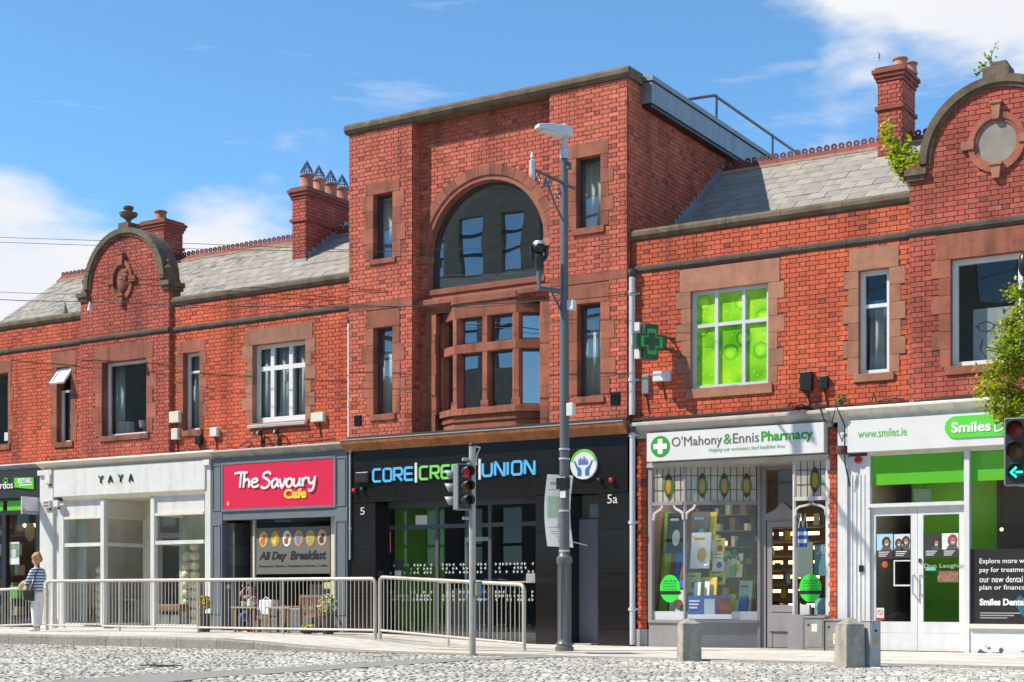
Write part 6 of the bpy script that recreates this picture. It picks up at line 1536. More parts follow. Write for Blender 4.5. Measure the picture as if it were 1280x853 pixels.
nx, nzz = (no_p[0]+no_p[1])/2, no_p[2]+(no_p[3]-no_p[2])*.62; MB().ring(nx, nzz, .033, .044, .009, .0118, n=18).build('notice_ring', rd, o); MB().ribbon([(nx-.028, nzz+.028), (nx+.028, nzz-.028)], .01, .0075, .0089).build('notice_bar', rd, o); bx('notice_foot', rd, o, no_p[0], no_p[1], .009, .0118, no_p[2], no_p[2]+.035)
text('Dun Laoghaire', R(1155, 1212, 705, 711.5, .012, 1155), .012, .003, M('frost_ink', (.36, .45, .33), .5), dr)
pb('sticker', M('aqua_print', (.12, .45, .45), .5), dr, 1157, 1169.5, 709.5, 713.5, .008, .0085); pb('staff_photo', M('photo_crowd', (.32, .16, .11), .6, var=.7, scale=22), dr, 1172, 1198, 714, 728, .05, .055); pb('door_lock', M('lock_black', (.03, .03, .03), .4), dr, 1148, 1151, 698.5, 703.5, .0, .02)
# entry pad, bell box
pb('entry_pad', black_pl, s5, 1073.5, 1079, 707, 715, -.06, -.036); MB().disc(FX(1073, -.05), F(1073, 575, -.05)[1], .06, .06, -.08, -.021, 20).build('red_alarm_bell', M('bell_red', (.35, .02, .02), .4), s5)
MB().lathe([(.09, 0), (.10, .05), (.10, .13)], FX(1053, -.1), -.12, F(1053, 568, -.1)[1], 14).build('rusty_lamp', M('rust_brown', (.10, .03, .03), .7), s5)
MB().tube([(FX(1027, -.2), -.26, 4.0), (FX(1032, -.2), -.27, 3.80), (FX(1040, -.2), -.2, 3.76), (FX(1051, -.1), -.33, 4.02), (FX(1058, -.1), -.18, 3.7), (FX(1058, -.1), -.18, 3.1), (FX(1062, -.1), -.08, 2.7)], .014, 6).build('cable', cable_m, s5)
MB().tube([(FX(1032, -.1), -.03, 4.03), (FX(1100, -.1), -.05, 4.02), (FX(1180, -.1), -.1, 4.03), (H1, -.1, 4.04)], .03, 6).build('cable_run', cable_m, s5)
room(s5, H0+.1, H1, .0, 3.2, .1, 4.5, M('surgery_wall', (.30, .27, .22), .9))
bx('green_wall', M('surgery_green', (.11, .36, .01), .6), s5, FX(1120, 1.4), FX(1242, 1.4), 2.3, 2.35, .01, 3.1); bx('ceiling_light_or_fill', M('panel_white', (1, .95, .85), .5, emit=5.), s5, FX(1165, 1.2), FX(1205, 1.2), 1.0, 1.5, 3.1, 3.13)
bx('dark_wall', M('brown_wall', (.13, .10, .08), .8), s5, FX(1240, .8), H1, 1.1, 1.15, .01, 3.1); MB().tube([(FX(1252, .7), .7, 3.15), (FX(1252, .7), .7, F(1252, 660, .7)[1])], .004, 5).build('pendant_cord', cable_m, s5); MB().ball((FX(1252, .7), .7, F(1252, 662, .7)[1]), .03).build('pendant_bulb', M('warm_bulb', (1, .72, .35)), s5, smooth=True)
o = bx('hanging_notice', M('pale_mint', (.50, .58, .50), .6), s5, FX(1142, .6), FX(1163, .6), .6, .63, F(1142, 630, .6)[1], F(1142, 612, .6)[1]); MB().tube([(FX(1155, .6), .615, F(1155, 613, .6)[1]), (FX(1154, .6), .615, 3.15)], .004, 5).build('wire', cable_m, o)
bx('chair', white_pl, s5, FX(1122, .5), FX(1136, .5), .5, .8, .0, .42, .04)
ad = R(1212.5, 1330, 687, 780, .02, 1213); ap = bx('window_poster', M('poster_near_black', (.018, .016, .018), .4, var=.2), s5, ad[0]+.004, wR1-.02, .012, .02, ad[2]+.006, ad[3])
for k, s_ in enumerate(('Explore more ways to', 'pay for treatment with', 'our new dental', 'plan or finance')):
    wd = len(s_)*.0335*2.0; x0 = FX(1224.5, .01); z = F(1224, 704.5+10.9*k, .01)[1]
    text(s_, (x0, x0+(.93, .98, .66, .70)[k], z-.025, z+.075), .0105, .003, wink, ap)
text('Smiles Dental', (FX(1224.5, .01), FX(1224.5, .01)+.70, F(1224, 757, .01)[1], F(1224, 748.5, .01)[1]), .0105, .003, wink, ap, bold=.04)
for k in range(3): bx('small_print', M('faint_ink', (.35, .35, .35), .5), ap, FX(1225, .01), FX(1225, .01)+.62-.1*k, .0095, .0118, F(1225, 767+3*k, .01)[1], F(1225, 765.8+3*k, .01)[1])
bl = M('poster_teal_swoosh', (.015, .09, .15), .4, var=.7, scale=5); xw = FX(1262, .01)
MB().prism([(xw+.05, ad[2]+.35), (xw+.22, ad[2]+.10), (xw+.6, ad[2]+.03), (xw+.8, ad[2]+.06), (xw+.35, ad[2]+.22), (xw+.16, ad[2]+.46)], .0112, .0119).build('poster_swoosh', bl, ap)
# ---- facade fittings ----
def facebox(nm, lab, cat, mat, xl, xr, yt, yb, Y=0., dep=.1, extra=None):
    r = R(xl, xr, yt, yb, Y-dep); o = thing(nm, lab, cat, ((r[0]+r[1])/2, Y, r[2])); bx('casing', mat, o, r[0], r[1], Y-dep, Y-.004, r[2], r[3], .012)
    bx('lid', mat, o, r[0]+.012, r[1]-.012, Y-dep-.006, Y-dep-.001, r[2]+.012, r[3]-.012)
    MB().tube([((r[0]+r[1])/2, Y-.03, r[2]), ((r[0]+r[1])/2+.02, Y-.03, r[2]-.12), ((r[0]+r[1])/2+.05, Y-.025, max(4.03, r[2]-.32))], .012, 6).build('cable', cable_m, o)
    return o
cream_bx = M('cream_plastic', (.62, .60, .50), .5)
facebox('alarm_box', 'cream box high on the brick right of the gable window', 'box', cream_bx, 211, 223.5, 515, 529)
facebox('alarm_box', 'cream slanted lamp box under the cream box by the gable', 'box', cream_bx, 213.5, 222, 536, 550)
facebox('alarm_box', 'small white box under the narrow white window', 'box', white_pl, 262, 271, 535, 546)
facebox('alarm_box', 'wide cream box right of the three-light curtained window', 'box', cream_bx, 388, 404, 516.5, 528)
facebox('junction_box', 'black box beside the small white box above the cafe', 'box', black_pl, 243, 250.5, 544, 556)
facebox('alarm_box', 'white plate box below the green cross sign', 'box', white_pl, 815.5, 836.5, 465, 477.5)
facebox('junction_box', 'slim dark box below the green cross sign', 'box', grey_pl, 802, 811, 469, 493, dep=.07)
facebox('junction_box', 'large black meter box above the pharmacy sign', 'box', black_pl, 999.5, 1014, 465, 489, dep=.14)
facebox('junction_box', 'small black box above the gap between pharmacy and dental signs', 'box', black_pl, 1024.5, 1034, 470, 487, dep=.1)
for (a, b, c, d, lab) in ((443.5, 452.5, 520, 532.5, 'black vent grille low on the tall building left pier'), (763.5, 775.5, 491, 507, 'black vent grille low on the tall building right pier')):
    o = thing('vent_grille', lab, 'vent', (FX(a, PY), PY, F(a, d, PY)[1])); r = R(a, b, c, d, PY)
    bx('frame', black_pl, o, r[0], r[1], PY-.025, PY-.004, r[2], r[3])
    for k in range(5): bx('slat', black_pl, o, r[0]+.01, r[1]-.01, PY-.04, PY-.0255, r[2]+.02+k*.04, r[2]+.035+k*.04)
def downpipe(lab, px_, y0_, y1_, rad, Y, mat, top=None):
    x = FX(px_, Y); z0, z1 = F(px_, y1_, Y)[1], F(px_, y0_, Y)[1]; o = thing('downpipe', lab, 'pipe', (x, Y, z0))
    MB().tube([(x, Y, z0), (x, Y, z1)], rad, 12).build('pipe', mat, o, smooth=True)
    z = z0+.6
    while z < z1: MB().lathe([(rad*1.3, 0), (rad*1.3, .06)], x, Y, z, 12).box(x-rad*2, x+rad*2, Y+rad*.5, Y+rad*1.2, z+.01, z+.05).build('pipe_clip', mat, o); z += 1.55
    MB().lathe([(rad*.9, 0), (rad*1.5, .08), (rad*1.5, .14)], x, Y, z1, 12).build('hopper', M('pipe_head_dark', (.05, .05, .055), .6), o)
downpipe('white downpipe in the corner of cafe terrace and tall building', 436.2, 405, 546, .03, -.06, white_pl)
downpipe('pale grey upper downpipe right of the tall building', 790.3, 347, 519, .058, -.08, pipe_m)
downpipe('pale grey lower downpipe between black granite and brick pier', 790.6, 541, 806, .05, -.19, pipe_m)
downpipe('thin green downpipe between cafe and black granite', 437.4, 560, 700, .018, -.2, M('pale_green_pipe', (.35, .45, .40), .5))
# projecting pharmacy cross
xc_ = FX(806, -.3); o = thing('pharmacy_cross', 'green projecting cross sign with white boxes beside the grey downpipe', 'sign', (xc_, -.3, F(812, 450, -.3)[1]))
cz = F(812, 429, -.35)[1]; m = MB()
pl = [(-.13, -.31), (.13, -.31), (.13, -.13), (.31, -.13), (.31, .13), (.13, .13), (.13, .31), (-.13, .31), (-.13, .13), (-.31, .13), (-.31, -.13), (-.13, -.13)]
ang = math.radians(58); cy_ = -.42; XC_ = FX(812, -.42)
def crossmesh(k, t0, t1, nm, mat):
    m = MB().prism([(a*k, b*k) for a, b in pl], t0, t1); m.v = [(XC_+x*math.cos(ang)-y*math.sin(ang), cy_+x*math.sin(ang)+y*math.cos(ang), cz+z) for x, y, z in m.v]; return m.build(nm, mat, o)
crossmesh(1, -.07, .07, 'cross_body', M('cross_dark_green', (.02, .07, .03), .4)); crossmesh(.72, -.078, -.0705, 'cross_lamps', M('cross_green', (.05, .38, .06), .4)); crossmesh(.5, -.084, -.0785, 'cross_inner', M('cross_dark_green', (.02, .07, .03)))
for q in (.1, -.1): MB().tube([(XC_+.2, cy_+.2, cz+q), (XC_+.24, -.0, cz+q)], .02, 8).lathe([(.05, -.02), (.05, .02)], XC_+.24, -.02, cz+q, 10).build('bracket', dark_fr, o)
for (dx, dz) in ((-.16, .2), (-.22, -.02), (-.16, -.26)): bx('white_end_box', white_pl, o, XC_+dx-.08, XC_+dx+.02, cy_-.12, cy_-.0, cz+dz-.02, cz+dz+.15)

for k, (px_, lab) in enumerate(((325, 'black gooseneck sign lamp under the curtained window, left one'), (346, 'black gooseneck sign lamp under the curtained window, right one'))):
    x = FX(px_, -.1); o = thing('sign_lamp', lab, 'lamp', (x, -.1, 4.1)); z0 = 4.03
    MB().tube([(x, -.03, z0+.05), (x, -.05, z0+.28), (x+.04, -.12, z0+.36), (x+.08, -.22, z0+.30)], .02, 8).build('arm', black_pl, o, smooth=True)
    MB().lathe([(.075, 0), (.06, .06), (.03, .1)], x+.09, -.24, z0+.22, 12).build('shade', black_pl, o, smooth=True); bx('base', black_pl, o, x-.05, x+.05, -.03, -.002, z0+.02, z0+.14)
rr = random.Random(4)
for (a, b, Y, par) in ((58, 100, -.06, s1), (212, 262, -.06, s1), (300, 420, -.06, s2), (800, 830, -.08, s4), (985, 1030, -.08, s4), (1090, 1130, -.1, s5)):
    P = []; x0, x1 = FX(a, Y), FX(b, Y); n_ = 12
    for i in range(n_+1): P.append((x0+(x1-x0)*i/n_, Y-.02+rr.uniform(-.02, .02), 4.05+rr.uniform(0, .05)+(.12*max(0, math.sin(i*1.3)) if i % 4 == 1 else 0)))
    MB().tube(P, .013, 6).build('loose_cable', cable_m, par)

fillw = M('shop_fill_panel', (1, .90, .74), .5, emit=7.)  # glowing panels added to brighten dim shop interiors
bx('ceiling_light_or_fill', fillw, s4, FX(830, 0)-.1, FX(830, 0)+.5, .35, .5, 2.66, 2.69); bx('ceiling_light_or_fill', fillw, s4, FX(880, 0)-.2, FX(880, 0)+.5, .95, 1.15, 2.9, 2.93); bx('ceiling_light_or_fill', fillw, s4, FX(1005, 0), FX(1005, 0)+.35, .3, .45, 2.66, 2.69)  # pharmacy fill panels, added to lift the window displays
bx('ceiling_light_or_fill', M('boutique_fill_panel', (1, .93, .8), .5, emit=4.), s1, L0+.5, P0-.1, 1.4, 1.6, 3.4, 3.43); bx('ceiling_light_or_fill', M('boutique_fill_panel', (1, .93, .8)), s1, P2+.4, R1-.2, 1.4, 1.6, 3.4, 3.43)  # boutique fill panels, added to make the room paler
bx('ceiling_light_or_fill', fillw, s0, FX(10, .8), FX(40, .8), 1.2, 1.35, 3.4, 3.43)  # charity shop fill panel, added to brighten the room
bx('ceiling_light_or_fill', M('panel_white', (1, .95, .85)), s5, FX(1105, 1.2), FX(1130, 1.2), .9, 1.1, 3.14, 3.17)
# ================= STREET FURNITURE =================
def zat(P, y): return EYE+(YH-y)*proj(P[0], P[1], 0)[2]/FPX
def at_depth(px, wv):
    d = ray(px, 700); return (CX+wv*d[0], CY+wv*d[1])
def railing(lab, pts, height, npan, spacing, group):
    """guard rail: rounded top tube, bottom rail, posts, every baluster its own part"""
    a, b = Vector(pts[0]), Vector(pts[1]); o = thing('guard_railing', lab, 'railing', a.lerp(b, .5), group)
    d = b-a; hd = Vector((d.x, d.y, 0)).length; up = Vector((0, 0, 1)); u = d.normalized(); r = .034
    top = []
    for k in range(6): t = k/5*math.pi/2; top.append(a+u*(.09*(1-math.cos(t)))+up*(height-.09*(1-math.sin(t))))
    for k in range(6): t = (1-k/5)*math.pi/2; top.append(b-u*(.09*(1-math.cos(t)))+up*(height-.09*(1-math.sin(t))))
    pth = [a-up*.05, a+up*(height-.3)]+top+[b+up*(height-.3), b-up*.05]
    MB().tube(pth, r, 10).build('top_rail', steel_m, o, smooth=True)
    MB().tube([a+up*.115, b+up*.115], .022, 8).build('bottom_rail', steel_m, o, smooth=True)
    for k in range(1, npan): p = a+d*(k/npan); MB().tube([p-up*.05, p+up*(height-.01)], .022, 8).build('post', steel_m, o, smooth=True)
    n = int(d.length/spacing); me = None
    for k in range(1, n):
        p = a+d*(k/n)
        if any(abs(k/n-q/npan)*d.length < .03 for q in range(1, npan)): continue
        if me is None: ob = MB().tube([Vector((0, 0, 0)), Vector((0, 0, height-.14))], .0085, 6).build('baluster', steel_m, o, smooth=True); me = ob.data
        else: ob = bpy.data.objects.new('baluster', me); COL.objects.link(ob); attach(ob, o)
        ob.location = p+up*.12
    return o
YR = -2.0
railing('long low rail in front of the boutique and the cafe', [(FX(58.5, YR), YR, .155), (FX(469, YR), YR, .155)], 1.06, 4, .094, 'pedestrian rails')
q = G(655, 813.5, 0.0); a_ = FX(475, -2.15)
railing('sloping rail in front of the black granite shopfront', [(a_, -2.15, .16), (q[0], q[1], .0)], 1.08, 2, .105, 'pedestrian rails')
railing('short rail at the left edge behind the standing woman', [(FX(-30, -1.2), -1.2, .08), (FX(59, -1.2), -1.2, .16)], .93, 2, .10, 'pedestrian rails')

# ---- lamp post ----
LP = G(705.5, 814, 0)
lp = thing('lamp_post', 'tall grey street lamp post with scroll bracket, in front of black granite', 'lamp post', (LP[0], LP[1], 0))
z_ = lambda y: zat(LP, y)
MB().lathe([(.155, 0), (.155, .06), (.125, .08), (.14, .12), (.118, .15), (.108, .2), (.104, z_(700)-.08), (.13, z_(700)-.04), (.13, z_(697)), (.10, z_(695)), (.085, z_(690))], LP[0], LP[1], 0, 20).build('base', lampgrey, lp, smooth=True)
for k in range(8):
    a = 2*math.pi*k/8; MB().tube([(LP[0]+.108*math.cos(a), LP[1]+.108*math.sin(a), .22), (LP[0]+.106*math.cos(a), LP[1]+.106*math.sin(a), z_(703))], .012, 6).build('base_rib', lampgrey, lp)
MB().lathe([(.085, z_(690)), (.078, z_(560)), (.074, z_(380)), (.066, z_(370)), (.06, z_(200))], LP[0], LP[1], 0, 18).build('shaft', lampgrey, lp, smooth=True)
lt = M('pale_grey_metal', (.52, .53, .54), .4, metal=.2)
MB().lathe([(.072, z_(199)), (.072, z_(188)), (.04, z_(187)), (.038, z_(170))], LP[0], LP[1], 0, 14).build('spigot', lt, lp)
for y in (563, 575, 690, 640): MB().lathe([(.09, 0), (.09, .03)], LP[0], LP[1], z_(y), 16).build('band', lt, lp)
# lantern: flat tapering body over the road
dl_ = Vector((-.55, -.84, 0)); nl = Vector((.84, -.55, 0)); zl = z_(171); c0 = Vector((LP[0], LP[1], zl))
def lant_pt(u, v, h): p = c0+dl_*u+nl*v; return (p.x, p.y, zl+h)
m = MB(); secs = [(-.13, .07, .00, .13), (.0, .12, -.01, .16), (.25, .12, .03, .16), (.50, .09, .07, .13)]
vs_ = []
for (u, wd, lo, hi) in secs: vs_ += [lant_pt(u, -wd, lo), lant_pt(u, wd, lo), lant_pt(u, wd*.85, hi), lant_pt(u, -wd*.85, hi)]
m.add(vs_, [(0, 3, 2, 1), (12, 13, 14, 15)]+[(4*i+k, 4*i+(k+1) % 4, 4*i+4+(k+1) % 4, 4*i+4+k) for i in range(3) for k in range(4)])
m.build('lantern', M('lantern_grey', (.62, .62, .60), .4), lp, bevel=.012)
MB().lathe([(.04, 0), (.04, .04), (.02, .06)], c0.x, c0.y, zl+.15, 12).build('photocell', lt, lp)
m = MB(); bx_ = [lant_pt(.04, -.09, .0), lant_pt(.04, .09, .0), lant_pt(.42, .07, .05), lant_pt(.42, -.07, .05), lant_pt(.04, -.09, -.02), lant_pt(.04, .09, -.02), lant_pt(.42, .07, .03), lant_pt(.42, -.07, .03)]
m.add(bx_, [(0, 1, 2, 3), (4, 7, 6, 5), (0, 4, 5, 1), (1, 5, 6, 2), (2, 6, 7, 3), (3, 7, 4, 0)]).build('lantern_glass', M('lantern_glass', (.7, .72, .7), .2), lp)
# scroll bracket pointing over the street
zb = z_(230); m = MB(); m.tube([(LP[0], LP[1]+.32, zb-.0), (LP[0], LP[1], zb), (LP[0], LP[1]-1.02, zb+.0)], .026, 8).build('bracket_arm', lampgrey, lp)
MB().lathe([(.03, -.16), (.045, -.12), (.045, .1), (.02, .12), (.03, .16), (.01, .24)], LP[0], LP[1]-1.02, zb+.02, 10).build('bracket_finial', lt, lp)
m = MB(); m.tube([(LP[0], LP[1]-.03, zb-.62), (LP[0], LP[1]-.3, zb-.40), (LP[0], LP[1]-.5, zb-.18), (LP[0], LP[1]-.62, zb-.05)], .018, 6); m.build('bracket_stay', lampgrey, lp)
for (cy_, cz_, r_, t0) in ((-.20, -.22, .10, 0), (-.46, -.10, .08, 1), (-.60, -.13, .07, 2), (-.84, -.10, .085, 3)):
    pts = []
    for k in range(22): t = k/21; a = t0+t*9.; rr_ = r_*(1-.75*t); pts.append((LP[0], LP[1]+cy_+rr_*math.cos(a), zb+cz_+rr_*math.sin(a)))
    MB().tube(pts, .013, 6).build('scroll', lampgrey, lp)
for (y0_, y1_, dx, lab) in ((376, 389, .13, 'a'), (505, 521, .12, 'b')):
    bx('white_box', white_pl, lp, LP[0]+dx-.06, LP[0]+dx+.06, LP[1]-.05, LP[1]+.06, z_(y1_), z_(y0_), .01)
bx('post_number_plate', white_pl, lp, LP[0]-.03, LP[0]+.07, LP[1]-.092, LP[1]-.082, z_(623), z_(614)); bx('black_control_box', black_pl, lp, LP[0]-.09, LP[0]+.10, LP[1]-.12, LP[1]+.02, z_(612), z_(597), .01)
bx('side_box', lampgrey, lp, LP[0]+.05, LP[0]+.12, LP[1]-.04, LP[1]+.04, z_(213), z_(204), .01)
# speaker-like camera on a cranked arm
cv = thing('street_camera', 'black ball camera on cranked grey arm beside the lamp post', 'camera', (LP[0], LP[1]-.55, z_(360)))
ca = Vector((-.45, -.55, 0)); cp = Vector((LP[0], LP[1], 0))+ca*.62
za_, zc_ = z_(365), zat(cp, 361)
MB().tube([(LP[0], LP[1], za_), (cp.x, cp.y, zc_), (cp.x, cp.y, zat(cp, 338))], .045, 10).build('arm', lampgrey, cv); MB().tube([(LP[0], LP[1], za_-.42), (cp.x*.5+LP[0]*.5, cp.y*.5+LP[1]*.5, za_-.02)], .02, 8).build('stay', lampgrey, cv)
MB().lathe([(.06, 0), (.065, .12), (.085, .14), (.085, .22), (.05, .26)], cp.x, cp.y, zat(cp, 338), 14).build('neck', black_pl, cv, smooth=True)
zz = zat(cp, 310); rgt = Vector((CS, SN, 0))
for s in (-1, 1): MB().tube([(cp.x, cp.y, zz-.24), (cp.x+rgt.x*s*.11, cp.y+rgt.y*s*.11, zz-.16), (cp.x+rgt.x*s*.125, cp.y+rgt.y*s*.125, zz+.03)], .032, 8).build('yoke', black_pl, cv)
MB().ball((cp.x, cp.y, zz), .105, n=18, m=12).build('ball', black_pl, cv, smooth=True); MB().lathe([(.10, 0), (.085, .05), (.02, .07)], cp.x, cp.y, zz+.05, 16).build('cap', lt, cv, smooth=True)
# paper poster board tied to the post
pp = Vector((LP[0], LP[1], 0))+Vector((SN, -CS, 0))*-.12
po = thing('notice_board', 'curled white paper notice board tied to the lamp post', 'poster', (pp.x, pp.y, zat(pp, 684)))
n = 10; vs_ = []; z1_, z0_ = zat(pp, 593), zat(pp, 683)
for j in range(n+1):
    t = j/n; zz = z0_+(z1_-z0_)*t; bow = .07*math.sin(math.pi*t)
    for s in (-.275, .15): vs_.append((pp.x+rgt.x*(s-bow*.4+.03*math.sin(math.pi*t)*(-1 if s < 0 else -1)), pp.y+rgt.y*(s-bow*.4), zz-(.02 if s > 0 else 0)))
    
board = MB().add(vs_, [(2*j, 2*j+1, 2*j+3, 2*j+2) for j in range(n)]).build('sheet', M('paper_white', (.84, .83, .80), .7, var=.06), po)
sd = board.modifiers.new('s', 'SOLIDIFY'); sd.thickness = .008
fwd = Vector((SN, -CS, 0))
def onboard(u0, u1, y0_, y1_, mat, nm, o=.014):
    za, zb2 = zat(pp, y1_), zat(pp, y0_); m = MB(); A = pp+rgt*u0+fwd*o; B = pp+rgt*u1+fwd*o; A2, B2 = A+fwd*.003, B+fwd*.003
    m.add([(A.x, A.y, za), (B.x, B.y, za), (B.x, B.y, zb2), (A.x, A.y, zb2), (A2.x, A2.y, za), (B2.x, B2.y, za), (B2.x, B2.y, zb2), (A2.x, A2.y, zb2)], [(0, 1, 2, 3), (4, 7, 6, 5), (0, 4, 5, 1), (1, 5, 6, 2), (2, 6, 7, 3), (3, 7, 4, 0)]); m.build(nm, mat, po)
onboard(-.27, .08, 621, 648, M('pale_green_print', (.42, .52, .42), .7, var=.2, scale=14), 'green_print')
pg = M('print_grey', (.35, .34, .33), .7)
for (a, b, c, d) in ((-.23, -.05, 603, 606), (-.26, -.1, 612, 613), (-.26, -.06, 659, 660), (-.22, -.06, 664, 665), (-.22, -.08, 667, 668)): onboard(a, b, c, d, pg, 'print_line')
MB().tube([(LP[0], LP[1], zat(LP, 679)), tuple(Vector((LP[0], LP[1], zat(LP, 678)))+rgt*.16+fwd*.0), tuple(Vector((LP[0], LP[1], zat(LP, 682)))+rgt*.37)], .008, 6).build('cable_tie', white_pl, po)

# ---- traffic signals ----
vis_m = M('visor_black', (.02, .02, .022), .45); head_m = M('signal_grey', (.16, .175, .19), .45, var=.1)
def sig_head(o, P, zc, normal, lit, sc=1.):
    """three-aspect head facing 'normal' (horizontal), centre height zc"""
    nrm = Vector((normal[0], normal[1], 0)).normalized(); sd_ = Vector((-nrm.y, nrm.x, 0)); c = Vector((P[0], P[1], zc))
    def W(u, v, h): p = c+sd_*u+nrm*v; return (p.x, p.y, c.z+h)
    def bxx(u0, u1, v0, v1, h0, h1): return MB().add([W(u0, v0, h0), W(u1, v0, h0), W(u1, v1, h0), W(u0, v1, h0), W(u0, v0, h1), W(u1, v0, h1), W(u1, v1, h1), W(u0, v1, h1)], [(0, 3, 2, 1), (4, 5, 6, 7), (0, 1, 5, 4), (1, 2, 6, 5), (2, 3, 7, 6), (3, 0, 4, 7)])
    bxx(-.145*sc, .145*sc, -.10*sc, .08*sc, -.41*sc, .41*sc).build('head_case', head_m, o, bevel=.015)
    bxx(-.125*sc, .125*sc, .0805*sc, .095*sc, -.39*sc, .39*sc).build('head_face', vis_m, o)
    for k, (zz, nm) in enumerate(((.255, 'red'), (.0, 'amber'), (-.255, 'green'))):
        zz *= sc; r_ = .105*sc
        lm = {'red': M('red_aspect', (.22, .012, .012), .25), 'amber': M('amber_aspect', (.16, .05, .01), .25), 'green': M('green_aspect', (.012, .05, .04), .25)}[nm]
        if lit == nm and nm == 'red': lm = M('red_aspect_lit', (.38, .012, .018), .3, emit=.2)
        ln = MB(); n_ = 20
        ln.add([W(0, .11*sc, zz)]+[W(r_*.9*math.cos(2*math.pi*i/n_), .098*sc, zz+r_*.9*math.sin(2*math.pi*i/n_)) for i in range(n_)], [(0, 1+i, 1+(i+1) % n_) for i in range(n_)])
        ln.build('lens', lm, o)
        if lit == 'arrow' and nm == 'green':
            am = M('green_arrow_lit', (.02, .85, .50), .4, emit=1.3); q_ = .115*sc
            for pl_ in ([(-.005, .012), (.075, .012), (.075, -.012), (-.005, -.012)], [(-.075, 0), (-.005, .07), (.012, .052), (-.042, 0)], [(-.075, 0), (-.042, 0), (.012, -.052), (-.005, -.07)]):
                v_ = [W(x*sc, q_, zz+z*sc) for x, z in pl_]+[W(x*sc, q_+.003, zz+z*sc) for x, z in pl_]; MB().add(v_, [(0, 1, 2, 3), (7, 6, 5, 4)]+[(i, (i+1) % 4, 4+(i+1) % 4, 4+i) for i in range(4)]).build('arrow_piece', am, o)
        v = MB(); vv = []; A = [math.radians(a) for a in range(-30, 211, 15)]
        for a in A: vv += [W(r_*math.cos(a), .085*sc, zz+r_*math.sin(a)), W(r_*1.02*math.cos(a), (.085+.17+.05*math.sin(a))*sc, zz+r_*1.02*math.sin(a))]
        v.add(vv, [(2*i, 2*i+2, 2*i+3, 2*i+1) for i in range(len(A)-1)]); v = v.build('visor', vis_m if lit != 'side' else M('visor_grey_top', (.30, .31, .32), .4), o, smooth=True); sm = v.modifiers.new('s', 'SOLIDIFY'); sm.thickness = .006
SP = G(590.5, 818, 0); ts = thing('traffic_signal', 'traffic signal with red light on a pale pole by the sloping rail', 'traffic light', (SP[0], SP[1], 0), 'traffic signals')
zs_ = lambda y: zat(SP, y)
MB().tube([(SP[0], SP[1], -.05), (SP[0], SP[1], zs_(558))], .053, 14).build('pole', galv_m, ts, smooth=True); MB().ball((SP[0], SP[1], zs_(557)), .06, .06, .045).build('pole_cap', black_pl, ts, smooth=True)
tocam = Vector((CX-SP[0], CY-SP[1], 0)).normalized()
def rot(v, deg): a = math.radians(deg); return Vector((v.x*math.cos(a)-v.y*math.sin(a), v.x*math.sin(a)+v.y*math.cos(a), 0))
hp = Vector((SP[0], SP[1], 0))+rgt*-.15-tocam*-.08
sig_head(ts, hp, zs_(609.5), rot(tocam, 30), 'red', .86)
sig_head(ts, Vector((SP[0], SP[1], 0))-rgt*.19-tocam*.14, zs_(610.5), -rgt, 'side', .80)
for y in (575, 648): MB().tube([(SP[0], SP[1], zs_(y)), (hp.x, hp.y, zs_(y))], .025, 8).build('head_bracket', M('bracket_grey', (.35, .36, .37), .4), ts)
MB().tube([(SP[0], SP[1]-.03, zs_(557)), tuple(Vector((SP[0], SP[1], zs_(560)))+rgt*.12), tuple(Vector((SP[0], SP[1], zs_(568)))+rgt*.07), tuple(Vector((SP[0], SP[1], zs_(580)))+rgt*.05)], .012, 6).build('cable_loop', white_pl, ts)
bc = Vector((SP[0], SP[1], 0))+rgt*.075+tocam*.03
def cbox(o, nm, mat, c, u0, u1, v0, v1, z0, z1): 
    P = [c+rgt*u0+tocam*v0, c+rgt*u1+tocam*v0, c+rgt*u1+tocam*v1, c+rgt*u0+tocam*v1]; return MB().flat([(p.x, p.y) for p in P], z0, z1).build(nm, mat, o, bevel=.006)
cbox(ts, 'push_button_unit', M('unit_navy', (.03, .05, .11), .4), bc, -.05, .075, -.06, .06, zs_(746), zs_(727)); cbox(ts, 'yellow_plate', M('unit_yellow', (.65, .42, .05), .5), bc, -.035, .0, .0605, .066, zs_(745), zs_(729)); cbox(ts, 'blue_plate', M('unit_blue', (.12, .22, .40), .5), bc, .008, .06, .0605, .066, zs_(745), zs_(729))
T2 = at_depth(1288, 17.8); ts2 = thing('traffic_signal', 'traffic signal with green left arrow at the right edge, in front of tree', 'traffic light', (T2[0], T2[1], 0), 'traffic signals')
zt2 = lambda y: zat(T2, y); tocam2 = Vector((CX-T2[0], CY-T2[1], 0)).normalized(); rg2 = Vector((-tocam2.y, tocam2.x, 0))
MB().tube([(T2[0], T2[1], -.05), (T2[0], T2[1], zt2(330))], .055, 14).build('pole', galv_m, ts2, smooth=True)
h2 = Vector((*at_depth(1271.5, 17.65), 0)); sig_head(ts2, h2, zt2(566.5), rot(tocam2, -6), 'arrow', .98)
for y in (527, 606): MB().tube([(T2[0], T2[1], zt2(y)), (h2.x, h2.y, zt2(y))], .03, 8).build('head_bracket', M('bracket_grey', (.35, .36, .37)), ts2)
hk = Vector((*at_depth(1280, 17.7), 0)); MB().ball((hk.x, hk.y, zt2(333)), .07, .07, .15).build('upper_camera', black_pl, ts2, smooth=True)

